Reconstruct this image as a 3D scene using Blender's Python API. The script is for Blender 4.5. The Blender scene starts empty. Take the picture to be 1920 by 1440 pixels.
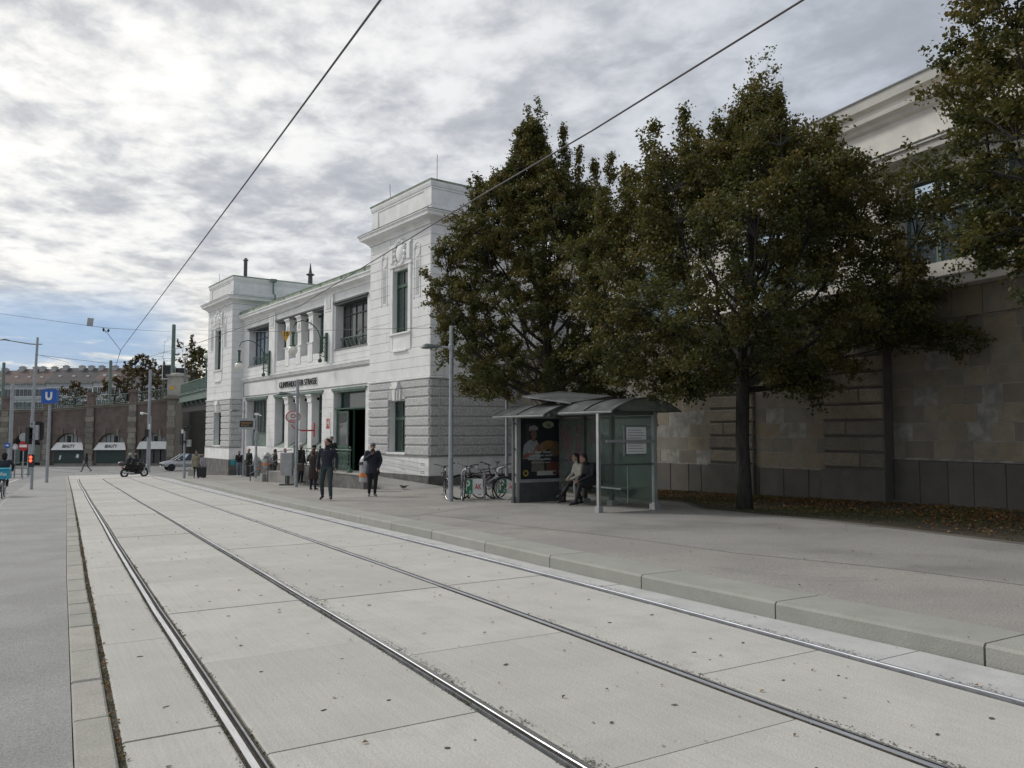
import bpy, bmesh, math, random
import numpy as np
from mathutils import Matrix, Vector, Euler
R=math.radians
random.seed(7); rng=np.random.default_rng(7)
scn=bpy.context.scene; COL=scn.collection
# ------------------------------------------------------------------ camera, sky, sun, exposure
# world frame: +Y runs along the street, +X to its right; the camera stands at the origin, 1.75 m above the tracks
cd=bpy.data.cameras.new('camera'); cam=bpy.data.objects.new('camera',cd); COL.objects.link(cam)
cam.location=(0,0,1.75); cam.rotation_euler=(R(90+3.49),0,R(-30.92))
cd.sensor_width=36; cd.lens=1510/1920*36; cd.clip_start=.1; cd.clip_end=2500; scn.camera=cam
scn.view_settings.view_transform='Standard'; scn.view_settings.look='None'
scn.view_settings.exposure=0.2; scn.view_settings.gamma=1; scn.view_settings.use_curve_mapping=False
scn.render.resolution_x=1024; scn.render.resolution_y=768
SUN_AZ=-34; SUN_EL=40
sdir=Vector((math.sin(R(SUN_AZ))*math.cos(R(SUN_EL)),math.cos(R(SUN_AZ))*math.cos(R(SUN_EL)),math.sin(R(SUN_EL))))
ld=bpy.data.lights.new('sun','SUN'); ld.energy=1.5; ld.angle=R(10); ld.color=(1,.965,.92)
lo=bpy.data.objects.new('sun',ld); COL.objects.link(lo); lo.rotation_euler=sdir.to_track_quat('Z','Y').to_euler()
W=bpy.data.worlds.new('World'); scn.world=W; W.use_nodes=True
class NT:
    def __init__(s,t): s.t=t; s.l=t.links
    def n(s,ty,**k):
        o=s.t.nodes.new(ty)
        for a,b in k.items():
            if a.startswith('i_'):
                key=a[2:].replace('_',' ')
                o.inputs[key].default_value=b
            else: setattr(o,a,b)
        return o
    def link(s,a,b): s.l.new(a,b)
    def put(s,sock,v):
        if hasattr(v,'links') or hasattr(v,'is_linked'): s.l.new(v,sock)
        else: sock.default_value=v
    def math(s,op,a,b=0.,c=None,clamp=False):
        o=s.t.nodes.new('ShaderNodeMath'); o.operation=op; o.use_clamp=clamp
        s.put(o.inputs[0],a); s.put(o.inputs[1],b)
        if c is not None: s.put(o.inputs[2],c)
        return o.outputs[0]
    def mix(s,f,a,b,bt='MIX'):
        o=s.t.nodes.new('ShaderNodeMix'); o.data_type='RGBA'; o.blend_type=bt
        s.put(o.inputs[0],f)
        for i,v in ((6,a),(7,b)):
            if isinstance(v,tuple): v=tuple(v)+((1,) if len(v)==3 else ())
            s.put(o.inputs[i],v)
        return o.outputs[2]
    def noise(s,vec,scale,detail=4,rough=.5,dist=0):
        o=s.t.nodes.new('ShaderNodeTexNoise'); o.inputs['Scale'].default_value=scale
        o.inputs['Detail'].default_value=detail; o.inputs['Roughness'].default_value=rough; o.inputs['Distortion'].default_value=dist
        if vec is not None: s.l.new(vec,o.inputs['Vector'])
        return o.outputs[0]
    def ramp(s,f,stops,interp='LINEAR'):
        o=s.t.nodes.new('ShaderNodeValToRGB'); e=o.color_ramp.elements; o.color_ramp.interpolation=interp
        while len(e)<len(stops): e.new(.5)
        for q,(p,c) in zip(e,stops):
            q.position=p; q.color=(c,c,c,1) if isinstance(c,(int,float)) else tuple(c)+(1,)
        s.put(o.inputs[0],f); return o.outputs[0]
    def maprange(s,v,a,b,c=0.,d=1.,smooth=True):
        o=s.t.nodes.new('ShaderNodeMapRange'); o.interpolation_type='SMOOTHSTEP' if smooth else 'LINEAR'
        for i,x in enumerate((v,a,b,c,d)): s.put(o.inputs[i],x)
        return o.outputs[0]
    def vmath(s,op,a,b):
        o=s.t.nodes.new('ShaderNodeVectorMath'); o.operation=op; s.put(o.inputs[0],a); s.put(o.inputs[1],b)
        return o
    def mapping(s,vec,scale=(1,1,1),rot=(0,0,0),loc=(0,0,0)):
        o=s.t.nodes.new('ShaderNodeMapping'); s.l.new(vec,o.inputs[0])
        o.inputs['Scale'].default_value=scale; o.inputs['Rotation'].default_value=rot; o.inputs['Location'].default_value=loc
        return o.outputs[0]
def camdir(px,py):
    a=(px-960)/1510; b=(720-py)/1510; cp,sp=math.cos(R(3.49)),math.sin(R(3.49))
    X,Y,Z=a,cp-b*sp,sp+b*cp
    v=Vector((.858*X+.514*Y,-.514*X+.858*Y,Z)); return v.normalized()
def build_sky():
    t=NT(W.node_tree); W.node_tree.nodes.clear()
    out=t.n('ShaderNodeOutputWorld'); bg=t.n('ShaderNodeBackground'); t.link(bg.outputs[0],out.inputs[0]); bg.inputs[1].default_value=.1
    sky=t.n('ShaderNodeTexSky'); sky.sky_type='NISHITA'; sky.sun_disc=False; sky.sun_elevation=R(SUN_EL); sky.sun_rotation=R(SUN_AZ)
    sky.air_density=1.3; sky.dust_density=.6; sky.ozone_density=1.5
    tc=t.n('ShaderNodeTexCoord'); d=tc.outputs['Generated']
    sp=t.n('ShaderNodeSeparateXYZ'); t.link(d,sp.inputs[0])
    zz=t.math('ADD',t.math('MAXIMUM',sp.outputs[2],0.),.10)
    px=t.math('DIVIDE',sp.outputs[0],zz); py=t.math('DIVIDE',sp.outputs[1],zz)
    cb=t.n('ShaderNodeCombineXYZ'); t.link(px,cb.inputs[0]); t.link(py,cb.inputs[1])
    p=cb.outputs[0]
    pm=t.mapping(p,scale=(1.0,1.0,1),rot=(0,0,R(35)),loc=(3.1,1.7,0))
    big=t.noise(pm,.55,3,.5,.2)
    mid=t.noise(pm,3.1,7,.56,.15)
    fine=t.noise(t.mapping(p,scale=(1.25,1,1),rot=(0,0,R(-25))),8.0,5,.6,.2)
    mixn=t.math('ADD',t.math('ADD',t.math('MULTIPLY',big,.22),t.math('MULTIPLY',mid,.50)),t.math('MULTIPLY',fine,.28))
    # broad glow round the veiled sun
    g=t.vmath('DOT_PRODUCT',d,tuple(sdir)).outputs['Value']
    glow=t.maprange(g,.15,1.0)
    thick=t.ramp(mixn,[(0,1.0),(.43,1.0),(.475,.80),(.52,.50),(.565,.22),(.62,.05),(1,.0)])
    # cloud radiance
    bright=t.mix(glow,(4.6,5.0,5.7),(10.0,9.8,9.4)); dark=t.mix(glow,(3.2,3.5,4.0),(4.3,4.5,4.9))
    cloud=t.mix(thick,dark,bright)
    warm=t.maprange(sp.outputs[2],.02,.22,1.,0.)
    wl=t.maprange(t.vmath('DOT_PRODUCT',d,tuple(camdir(420,700))).outputs['Value'],.70,.98)
    cloud=t.mix(t.math('MULTIPLY',warm,wl),cloud,t.mix(thick,(5.4,5.5,5.3),(10.0,9.4,8.0)))
    # opening in the cloud deck low on the left, with thin streaks in it
    q=t.vmath('DOT_PRODUCT',d,tuple(camdir(-90,655))).outputs['Value']
    hole=t.maprange(q,.968,.988)
    st=t.noise(t.mapping(d,scale=(1,1,4.5),rot=(R(4),0,0)),6.0,8,.6,.5)
    open_=t.math('MULTIPLY',hole,t.maprange(st,.50,.64,1.,.0))
    hi=t.math('MULTIPLY',open_,t.maprange(sp.outputs[2],.18,.11))
    col=t.mix(t.math('MULTIPLY',hi,.9,clamp=True),cloud,t.mix(.75,sky.outputs[0],(1.5,2.9,5.6)))
    thin=t.math('MULTIPLY',t.maprange(t.noise(pm,1.1,5,.6),.62,.78),.18)
    col=t.mix(thin,col,t.mix(.7,sky.outputs[0],(3.6,4.6,6.2)))
    t.link(col,bg.inputs[0])
build_sky()
# ------------------------------------------------------------------ helpers
def gz(y):
    a=(y-8)/2.; sp_=2*math.log1p(math.exp(min(a,40))) if a<40 else (y-8)
    z=-.0245*sp_; k=.12
    h=max(0,min(1,.5+.5*(z+1.8)/k)); return z*h+(-1.8)*(1-h)+k*h*(1-h)*1.0
def interp(tab,x):
    xs=[a for a,b in tab]; return float(np.interp(x,xs,[b for a,b in tab]))
def c2w(X,Y): return (.858*X+.514*Y,-.514*X+.858*Y)
YAW=R(-30.92)
def tag(o,label=None,cat=None,group=None,kind=None):
    if label: o['label']=label
    if cat: o['category']=cat
    if group: o['group']=group
    if kind: o['kind']=kind
    return o
def empty(name,loc,rz=0,label=None,cat=None,group=None,kind=None,par=None):
    o=bpy.data.objects.new(name,None); COL.objects.link(o); o.location=loc; o.rotation_euler=(0,0,rz); o.empty_display_size=.2
    if par: o.parent=par
    return tag(o,label,cat,group,kind)
def copy_tree(o,par=None):
    c=o.copy(); COL.objects.link(c); c.parent=par
    for ch in list(o.children): copy_tree(ch,c)
    return c
class MB:
    def __init__(s): s.v=[];s.f=[];s.mi=[];s.T=None
    def add(s,vs,fs,m=0):
        b=len(s.v)
        if s.T is not None: vs=[tuple(s.T@Vector(q)) for q in vs]
        s.v+= [tuple(q) for q in vs]; s.f+=[tuple(b+i for i in f) for f in fs]; s.mi+=[m]*len(fs); return s
    def box(s,x0,x1,y0,y1,z0,z1,m=0):
        return s.add([(x0,y0,z0),(x1,y0,z0),(x1,y1,z0),(x0,y1,z0),(x0,y0,z1),(x1,y0,z1),(x1,y1,z1),(x0,y1,z1)],
            [(0,3,2,1),(4,5,6,7),(0,1,5,4),(1,2,6,5),(2,3,7,6),(3,0,4,7)],m)
    def cbox(s,x0,x1,y0,y1,z0,z1,c=.02,m=0):   # block whose +y face has chamfered edges
        c=min(c,(x1-x0)*.3,(z1-z0)*.3); y=y1-c
        return s.add([(x0,y0,z0),(x1,y0,z0),(x1,y0,z1),(x0,y0,z1),(x0,y,z0),(x1,y,z0),(x1,y,z1),(x0,y,z1),(x0+c,y1,z0+c),(x1-c,y1,z0+c),(x1-c,y1,z1-c),(x0+c,y1,z1-c)],
            [(0,1,2,3),(0,4,5,1),(1,5,6,2),(2,6,7,3),(3,7,4,0),(4,8,9,5),(5,9,10,6),(6,10,11,7),(7,11,8,4),(8,11,10,9)],m)
    def cbx(s,x0,x1,y0,y1,z0,z1,c=.01,m=0):   # block chamfered at the top
        c=min(c,(x1-x0)*.3,(y1-y0)*.3)
        return s.add([(x0,y0,z0),(x1,y0,z0),(x1,y1,z0),(x0,y1,z0),(x0,y0,z1-c),(x1,y0,z1-c),(x1,y1,z1-c),(x0,y1,z1-c),(x0+c,y0+c,z1),(x1-c,y0+c,z1),(x1-c,y1-c,z1),(x0+c,y1-c,z1)],
            [(0,3,2,1),(0,1,5,4),(1,2,6,5),(2,3,7,6),(3,0,4,7),(4,5,9,8),(5,6,10,9),(6,7,11,10),(7,4,8,11),(8,9,10,11)],m)
    def prism(s,pts,vec,m=0):
        n=len(pts); v=Vector(vec); b=[Vector(p) for p in pts]
        return s.add([tuple(p) for p in b]+[tuple(p+v) for p in b],[tuple(range(n))[::-1],tuple(range(n,2*n))]+[(i,(i+1)%n,n+(i+1)%n,n+i) for i in range(n)],m)
    def tube(s,pts,r,seg=8,cap=True,m=0,ell=None,up=None):
        P=[Vector(p) for p in pts]; n=len(P)
        if not hasattr(r,'__len__'): r=[r]*n
        vs=[];fs=[]; ref=Vector(up) if up else None
        for i in range(n):
            t=(P[min(i+1,n-1)]-P[max(i-1,0)])
            if t.length<1e-9: t=Vector((0,0,1))
            t.normalize()
            if ref is None:
                ref=Vector((0,0,1)) if abs(t.z)<.9 else Vector((1,0,0))
            a=t.cross(ref)
            if a.length<1e-6: a=t.cross(Vector((0,1,0)))
            a.normalize(); b=t.cross(a).normalized()
            if up is None: ref=-b if False else ref
            ra,rb=(r[i],r[i]) if not hasattr(r[i],'__len__') else r[i]
            for k in range(seg):
                q=2*math.pi*k/seg; vs.append(tuple(P[i]+a*math.cos(q)*ra+b*math.sin(q)*rb))
        for i in range(n-1):
            for k in range(seg):
                k2=(k+1)%seg; fs.append((i*seg+k,i*seg+k2,(i+1)*seg+k2,(i+1)*seg+k))
        if cap: fs.append(tuple(range(seg))[::-1]); fs.append(tuple((n-1)*seg+k for k in range(seg)))
        return s.add(vs,fs,m)
    def lathe(s,prof,c=(0,0,0),seg=12,m=0):
        vs=[];fs=[];n=len(prof)
        for r,z in prof:
            for k in range(seg):
                q=2*math.pi*k/seg; vs.append((c[0]+r*math.cos(q),c[1]+r*math.sin(q),c[2]+z))
        for i in range(n-1):
            for k in range(seg):
                k2=(k+1)%seg; fs.append((i*seg+k,i*seg+k2,(i+1)*seg+k2,(i+1)*seg+k))
        fs.append(tuple(range(seg))[::-1]); fs.append(tuple((n-1)*seg+k for k in range(seg)))
        return s.add(vs,fs,m)
    def ell(s,c,r,seg=12,rings=8,m=0):
        if not hasattr(r,'__len__'): r=(r,r,r)
        vs=[(c[0],c[1],c[2]-r[2])]; fs=[]
        for i in range(1,rings):
            a=-math.pi/2+math.pi*i/rings
            for k in range(seg):
                q=2*math.pi*k/seg; vs.append((c[0]+r[0]*math.cos(a)*math.cos(q),c[1]+r[1]*math.cos(a)*math.sin(q),c[2]+r[2]*math.sin(a)))
        vs.append((c[0],c[1],c[2]+r[2])); L=len(vs)-1
        for k in range(seg):
            k2=(k+1)%seg; fs.append((0,1+k2,1+k)); fs.append((L,L-seg+k,L-seg+k2))
            for i in range(rings-2): fs.append((1+i*seg+k,1+i*seg+k2,1+(i+1)*seg+k2,1+(i+1)*seg+k))
        return s.add(vs,fs,m)
    def build(s,name,mats,par=None,smooth=False,**k):
        me=bpy.data.meshes.new(name); me.from_pydata(s.v,[],s.f)
        if not isinstance(mats,(list,tuple)): mats=[mats]
        for q in mats: me.materials.append(q)
        if len(mats)>1: me.polygons.foreach_set('material_index',s.mi)
        if smooth:
            me.polygons.foreach_set('use_smooth',[True]*len(me.polygons))
            if smooth!='all': 
                try: me.set_sharp_from_angle(angle=R(40))
                except Exception: pass
        me.update(); o=bpy.data.objects.new(name,me); COL.objects.link(o)
        if par: o.parent=par
        return tag(o,**k)
def put(mesh_obj,name,par,loc=(0,0,0),rot=(0,0,0),scale=(1,1,1)):
    o=bpy.data.objects.new(name,mesh_obj.data); COL.objects.link(o); o.parent=par; o.location=loc; o.rotation_euler=rot; o.scale=scale; return o
# ------------------------------------------------------------------ materials
def mat(name,c1,c2=None,scale=3.,rough=.7,metal=0.,bump=0.,bscale=40.,spec=.5,rnd=None,stain=None,detail=5,stretch=None,mid=(.35,.65),coat=0.,bdist=.01,fine=None,streak=None):
    m=bpy.data.materials.new(name); m.use_nodes=True; t=NT(m.node_tree); b=m.node_tree.nodes['Principled BSDF']
    b.inputs['Roughness'].default_value=rough; b.inputs['Metallic'].default_value=metal; b.inputs['Specular IOR Level'].default_value=spec
    if coat: b.inputs['Coat Weight'].default_value=coat
    tc=t.n('ShaderNodeTexCoord'); v=tc.outputs['Object']
    if stretch: v=t.mapping(v,scale=stretch)
    oi=None
    if rnd:
        oi=t.n('ShaderNodeObjectInfo'); off=t.vmath('SCALE',(37.,19.,53.),(0.,0.,0.)); off.inputs['Scale'].default_value=1.
        t.link(oi.outputs['Random'],off.inputs['Scale']); v=t.vmath('ADD',v,off.outputs[0]).outputs[0]
    col=c1
    if c2 is not None: col=t.mix(t.maprange(t.noise(v,scale,detail,.6),mid[0],mid[1]),c1,c2)
    if rnd: # list of colours picked per object
        cr=t.ramp(oi.outputs['Random'],[(i/len(rnd),c) for i,c in enumerate(rnd)],'CONSTANT')
        col=t.mix(.62,col,cr) 
        if c2 is not None:
            col=t.mix(t.math('MULTIPLY',t.maprange(t.noise(v,scale*1.7,6,.65),.42,.68),.55),col,c2)
    if stain: # (colour, scale, lo, hi, amount)
        col=t.mix(t.math('MULTIPLY',t.maprange(t.noise(t.mapping(tc.outputs['Object'],scale=stain[5] if len(stain)>5 else (1,1,1)),stain[1],7,.65,.4),stain[2],stain[3]),stain[4]),col,stain[0])
    if fine: # (amount, scale) small value speckle
        f=t.math('ADD',1-fine[0],t.math('MULTIPLY',t.noise(v,fine[1],2,.7),fine[0]*2))
        cf=t.n('ShaderNodeCombineColor')
        for i in range(3): t.link(f,cf.inputs[i])
        col=t.mix(1.,col,cf.outputs[0],'MULTIPLY')
    if streak:
        f=t.math('ADD',1-streak[0],t.math('MULTIPLY',t.noise(t.mapping(tc.outputs['Object'],scale=streak[1]),1.,3,.6),streak[0]*2)); cf=t.n('ShaderNodeCombineColor')
        for i in range(3): t.link(f,cf.inputs[i])
        col=t.mix(1.,col,cf.outputs[0],'MULTIPLY')
    if isinstance(col,tuple): b.inputs['Base Color'].default_value=tuple(col)+(1,)
    else: t.link(col,b.inputs['Base Color'])
    if bump:
        bn=t.n('ShaderNodeBump'); bn.inputs['Strength'].default_value=bump; bn.inputs['Distance'].default_value=bdist
        t.link(t.noise(v,bscale,4,.6),bn.inputs['Height']); t.link(bn.outputs[0],b.inputs['Normal'])
    return m
def glassmat(name,tint,alpha=.85,rough=.03,dirt=.06):
    m=bpy.data.materials.new(name); m.use_nodes=True; t=NT(m.node_tree); m.node_tree.nodes.clear()
    out=t.n('ShaderNodeOutputMaterial'); tr=t.n('ShaderNodeBsdfTransparent'); tr.inputs[0].default_value=tuple(tint)+(1,)
    gl=t.n('ShaderNodeBsdfGlossy'); gl.inputs['Roughness'].default_value=rough; gl.inputs[0].default_value=(.9,.95,.93,1)
    di=t.n('ShaderNodeBsdfDiffuse'); di.inputs[0].default_value=(.45,.5,.47,1)
    fr=t.n('ShaderNodeFresnel'); fr.inputs[0].default_value=1.45
    m1=t.n('ShaderNodeMixShader'); t.link(fr.outputs[0],m1.inputs[0]); t.link(tr.outputs[0],m1.inputs[1]); t.link(gl.outputs[0],m1.inputs[2])
    tc=t.n('ShaderNodeTexCoord'); n=t.math('MULTIPLY',t.noise(tc.outputs['Object'],6,6,.7),dirt*2)
    m2=t.n('ShaderNodeMixShader'); t.link(n,m2.inputs[0]); t.link(m1.outputs[0],m2.inputs[1]); t.link(di.outputs[0],m2.inputs[2])
    t.link(m2.outputs[0],out.inputs[0]); return m
def emis(name,c,st):
    m=bpy.data.materials.new(name); m.use_nodes=True; b=m.node_tree.nodes['Principled BSDF']
    b.inputs['Base Color'].default_value=tuple(c)+(1,); b.inputs['Emission Color'].default_value=tuple(c)+(1,); b.inputs['Emission Strength'].default_value=st; return m
M={}
M['white']=mat('white_render',(.80,.80,.79),(.70,.70,.69),.9,.8,bump=.25,bscale=60,stain=((.34,.33,.30),1.5,.56,.78,.55,(1,1,.22)),fine=(.05,35))
M['white2']=mat('white_stucco_trim',(.82,.82,.81),(.72,.72,.70),1.5,.75,bump=.15,bscale=80,stain=((.36,.34,.30),2.,.55,.78,.5,(1,1,.25)))
M['rustic']=mat('rough_white_render',(.70,.70,.69),(.40,.40,.39),22,.95,bump=1.0,bscale=26,bdist=.05,detail=6,mid=(.38,.60),stain=((.33,.31,.29),.8,.55,.8,.3))
M['joint']=mat('grey_joint',(.30,.30,.29),(.22,.22,.21),4,.9)  # plain grey for sill courses, panel mouldings and window sills
M['granite']=mat('granite_plinth',(.17,.165,.155),(.10,.10,.095),3,.8,bump=.2,bscale=50,stain=((.25,.22,.18),1.1,.5,.75,.5,(1,1,.4)),fine=(.12,60))
M['patina']=mat('green_copper_flashing',(.20,.27,.20),(.33,.38,.30),3,.7,stain=((.09,.09,.08),2,.55,.7,.6))
M['green']=mat('green_paint',(.035,.085,.055),(.05,.11,.075),5,.45)
M['greenl']=mat('grey_green_paint',(.115,.165,.14),(.16,.215,.185),4,.6,stain=((.10,.06,.03),3,.6,.75,.5))
M['glass_dark']=mat('window_glass',(.035,.045,.045),(.07,.085,.085),.8,.06,spec=.7)
M['glass_blue']=mat('reflecting_window_glass',(.50,.60,.70),(.42,.52,.62),.8,.04,spec=1.,metal=.85)
M['dark_int']=mat('dark_interior',(.015,.015,.015),(.03,.03,.03),2,.8)
M['glass']=glassmat('shelter_glass',(.84,.91,.885),dirt=.06)
M['lamphead']=mat('dark_lamp_housing',(.10,.115,.115),(.07,.08,.08),6,.5)
M['glass_back']=glassmat('grimy_shelter_glass',(.90,.93,.91),dirt=.10)
SW=[tuple(c*k for c,k in zip(q,(1.32,1.27,1.16))) for q in [(.215,.193,.158),(.155,.146,.128),(.245,.220,.178),(.175,.160,.135),(.135,.128,.116),(.225,.198,.155),(.195,.180,.152),(.225,.190,.132),(.175,.170,.158),(.125,.114,.100),(.195,.185,.165),(.165,.150,.130),(.21,.19,.155)]]
M['ashlar']=mat('sandstone_block',(.27,.245,.20),(.17,.152,.125),1.6,.9,bump=.5,bscale=28,rnd=SW,fine=(.10,40),bdist=.02)
M['ashlar_rough']=mat('rough_hewn_sandstone',(.34,.30,.235),(.21,.188,.155),3,.95,bump=1.,bscale=20,bdist=.06,rnd=SW[:6],fine=(.16,30))
M['plinthstone']=mat('plinth_stone',(.15,.14,.12),(.09,.085,.075),1.2,.9,bump=.35,bscale=30,rnd=[(.13,.122,.105),(.108,.102,.092),(.148,.135,.115),(.118,.11,.098)],fine=(.12,45))
M['mortar']=mat('pale_mortar',(.33,.32,.29),(.19,.185,.165),3,.95)
M['rooftrim']=mat('cream_render',(.68,.66,.61),(.58,.56,.52),1.2,.8,bump=.15,bscale=50,stain=((.35,.34,.31),1.5,.58,.8,.4,(1,1,.3)))
M['slab']=mat('tram_slab_concrete',(.48,.468,.430),(.40,.388,.352),1.3,.9,bump=.6,bscale=60,rnd=[(.475,.465,.432),(.495,.485,.452),(.45,.44,.408),(.485,.472,.44),(.425,.412,.378),(.465,.457,.43)],stain=((.27,.262,.24),1.1,.54,.78,.55),fine=(.20,95),streak=(.13,(38,.7,1)))
M['slab_l']=mat('cast_concrete_strip',(.475,.475,.465),(.40,.40,.395),1.5,.9,bump=.5,bscale=60,stain=((.22,.22,.21),1.6,.55,.75,.5),fine=(.2,85))
M['kerb']=mat('kerb_concrete',(.325,.325,.292),(.26,.26,.232),1.8,.88,bump=.5,bscale=60,rnd=[(.32,.32,.288),(.295,.295,.268),(.34,.335,.305)],stain=((.15,.145,.13),1.0,.58,.8,.5),fine=(.22,75))
M['edge']=mat('edge_stone',(.36,.35,.31),(.27,.265,.235),2.5,.9,bump=.8,bscale=50,rnd=[(.35,.34,.30),(.30,.295,.265),(.38,.36,.32)],fine=(.35,60))
M['asph_l']=mat('pale_asphalt',(.32,.316,.305),(.27,.268,.258),.9,.93,bump=1.,bscale=75,bdist=.012,fine=(.5,48),stain=((.20,.20,.192),.35,.55,.75,.35))
M['asph_s']=mat('sidewalk_asphalt',(.318,.304,.280),(.262,.251,.232),.45,.92,bump=1.,bscale=75,bdist=.012,fine=(.5,42),stain=((.14,.138,.13),.38,.50,.74,.7))
M['asph']=mat('street_asphalt',(.25,.25,.245),(.20,.20,.195),.3,.9,bump=.4,bscale=70,fine=(.1,60))
M['dirt']=mat('joint_dirt',(.045,.042,.035),(.085,.075,.055),18,.95,bump=.8,bscale=60,fine=(.3,90))
M['soil']=mat('soil',(.075,.058,.038),(.045,.04,.028),6,.95,bump=1.,bscale=30,bdist=.03,fine=(.3,50))
M['rail']=mat('polished_rail_steel',(.78,.78,.78),(.60,.60,.60),9,.34,metal=1.,stretch=(6,.3,1))
M['rail_dull']=mat('worn_rail_steel',(.50,.52,.55),(.36,.37,.40),6,.58,metal=.8,stretch=(6,.3,1))
M['groove']=mat('rail_groove',(.03,.03,.03),(.05,.045,.04),10,.8)
M['rail_side']=mat('rail_flange_steel',(.36,.37,.39),(.27,.275,.29),8,.42,metal=.7)
M['galv']=mat('galvanised_steel',(.36,.38,.40),(.29,.31,.33),5,.5,metal=.35,bump=.05)
M['steel']=mat('stainless_steel',(.50,.51,.52),(.42,.43,.44),7,.35,metal=.8)
M['alu']=mat('grey_aluminium',(.40,.41,.41),(.32,.33,.33),4,.45,metal=.4)
M['dgrey']=mat('dark_grey_frame',(.06,.065,.065),(.085,.09,.09),5,.5)
M['black']=mat('black_plastic',(.012,.012,.013),(.02,.02,.02),5,.45)
M['rubber']=mat('rubber',(.015,.015,.015),(.025,.025,.025),9,.8)
M['wire']=mat('catenary_wire',(.07,.06,.065),None,rough=.6)
M['bark']=mat('bark',(.045,.042,.036),(.022,.021,.019),12,.95,bump=1.,bscale=22,bdist=.03,stretch=(1,1,.25))
M['roofsheet']=mat('weathered_roof_sheet',(.22,.225,.23),(.12,.125,.13),2.5,.35,metal=.3,stain=((.55,.55,.53),3,.6,.75,.6))
M['darksheet']=mat('dark_roof_sheet',(.05,.05,.052),(.075,.075,.075),3,.45)
M['globe']=mat('opal_lamp_glass',(.80,.78,.70),None,rough=.25)
M['orange']=mat('orange_band',(.65,.20,.05),(.55,.17,.05),8,.6)
M['red']=mat('red_paint',(.50,.02,.03),(.42,.02,.03),6,.5)
M['signwhite']=mat('white_sign_face',(.78,.78,.76),(.7,.7,.68),3,.5)
M['blue']=mat('blue_sign_face',(.015,.10,.42),(.012,.09,.37),3,.4)
M['signgreen']=mat('green_sign_face',(.03,.22,.11),(.03,.19,.10),5,.5)
M['yellow']=mat('yellow_sign_face',(.70,.40,.03),(.6,.33,.03),6,.5)
M['paint']=mat('road_paint',(.55,.54,.5),(.4,.4,.37),6,.85)
M['brick']=mat('dark_red_brick',(.19,.140,.120),(.125,.102,.090),1.2,.9,bump=.5,bscale=25,stain=((.13,.12,.09),.5,.5,.7,.6),fine=(.15,6))
M['pier']=mat('viaduct_sandstone',(.26,.24,.20),(.17,.155,.13),.8,.9,rnd=[(.36,.335,.28),(.20,.185,.155),(.30,.275,.225),(.17,.155,.13)],fine=(.1,12))
def leafmat(name,cols,trans=.3):
    m=bpy.data.materials.new(name); m.use_nodes=True; t=NT(m.node_tree); m.node_tree.nodes.clear(); out=t.n('ShaderNodeOutputMaterial')
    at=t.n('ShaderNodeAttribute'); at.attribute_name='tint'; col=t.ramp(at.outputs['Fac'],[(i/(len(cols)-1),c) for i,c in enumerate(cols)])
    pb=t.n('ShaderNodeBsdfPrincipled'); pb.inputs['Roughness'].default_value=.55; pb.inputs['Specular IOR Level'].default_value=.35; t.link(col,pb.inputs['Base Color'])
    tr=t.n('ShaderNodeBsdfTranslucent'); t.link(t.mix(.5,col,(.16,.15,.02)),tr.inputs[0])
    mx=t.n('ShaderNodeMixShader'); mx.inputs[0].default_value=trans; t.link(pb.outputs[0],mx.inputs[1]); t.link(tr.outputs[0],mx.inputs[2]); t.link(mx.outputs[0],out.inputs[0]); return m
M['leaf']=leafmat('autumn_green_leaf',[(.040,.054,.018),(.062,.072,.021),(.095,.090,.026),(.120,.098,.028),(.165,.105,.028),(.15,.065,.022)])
M['leaf2']=leafmat('brown_autumn_leaf',[(.06,.05,.03),(.10,.07,.035),(.15,.085,.04),(.18,.08,.04)])
M['litter']=leafmat('fallen_leaf',[(.09,.055,.025),(.17,.085,.03),(.27,.13,.04),(.34,.21,.07)],.1)
M['grass']=leafmat('grass_blade',[(.035,.055,.015),(.06,.085,.02),(.09,.10,.03)],.2)
_flat={}
def flat(c,rough=.8,metal=0,name='cloth'):
    k=(tuple(round(x,3) for x in c),rough,metal,name)
    if k not in _flat: _flat[k]=mat(name,c,tuple(x*.75 for x in c),14,rough,metal=metal,bump=.15 if rough>.6 else 0,bscale=90)
    return _flat[k]
def text(body,h,mt,par,loc,rot,name='lettering',width=None,ext=.006,bold=0.,align='CENTER'):
    cu=bpy.data.curves.new(name,'FONT'); cu.body=body; cu.size=1.; cu.extrude=ext; cu.align_x=align; cu.align_y='CENTER'; cu.offset=bold
    o=bpy.data.objects.new(name,cu); COL.objects.link(o); dg=bpy.context.evaluated_depsgraph_get(); dg.update()
    me=bpy.data.meshes.new_from_object(o.evaluated_get(dg)); bpy.data.objects.remove(o); me.name=name
    co=np.empty(len(me.vertices)*3); me.vertices.foreach_get('co',co); co=co.reshape(-1,3)
    hh=co[:,1].max()-co[:,1].min(); sy=h/hh; sx=sy if width is None else width/(co[:,0].max()-co[:,0].min())
    co[:,0]*=sx; co[:,1]=(co[:,1]-(co[:,1].max()+co[:,1].min())/2)*sy
    me.vertices.foreach_set('co',co.ravel()); me.materials.clear(); me.materials.append(mt)
    o=bpy.data.objects.new(name,me); COL.objects.link(o); o.parent=par; o.location=loc; o.rotation_euler=rot; return o
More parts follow.
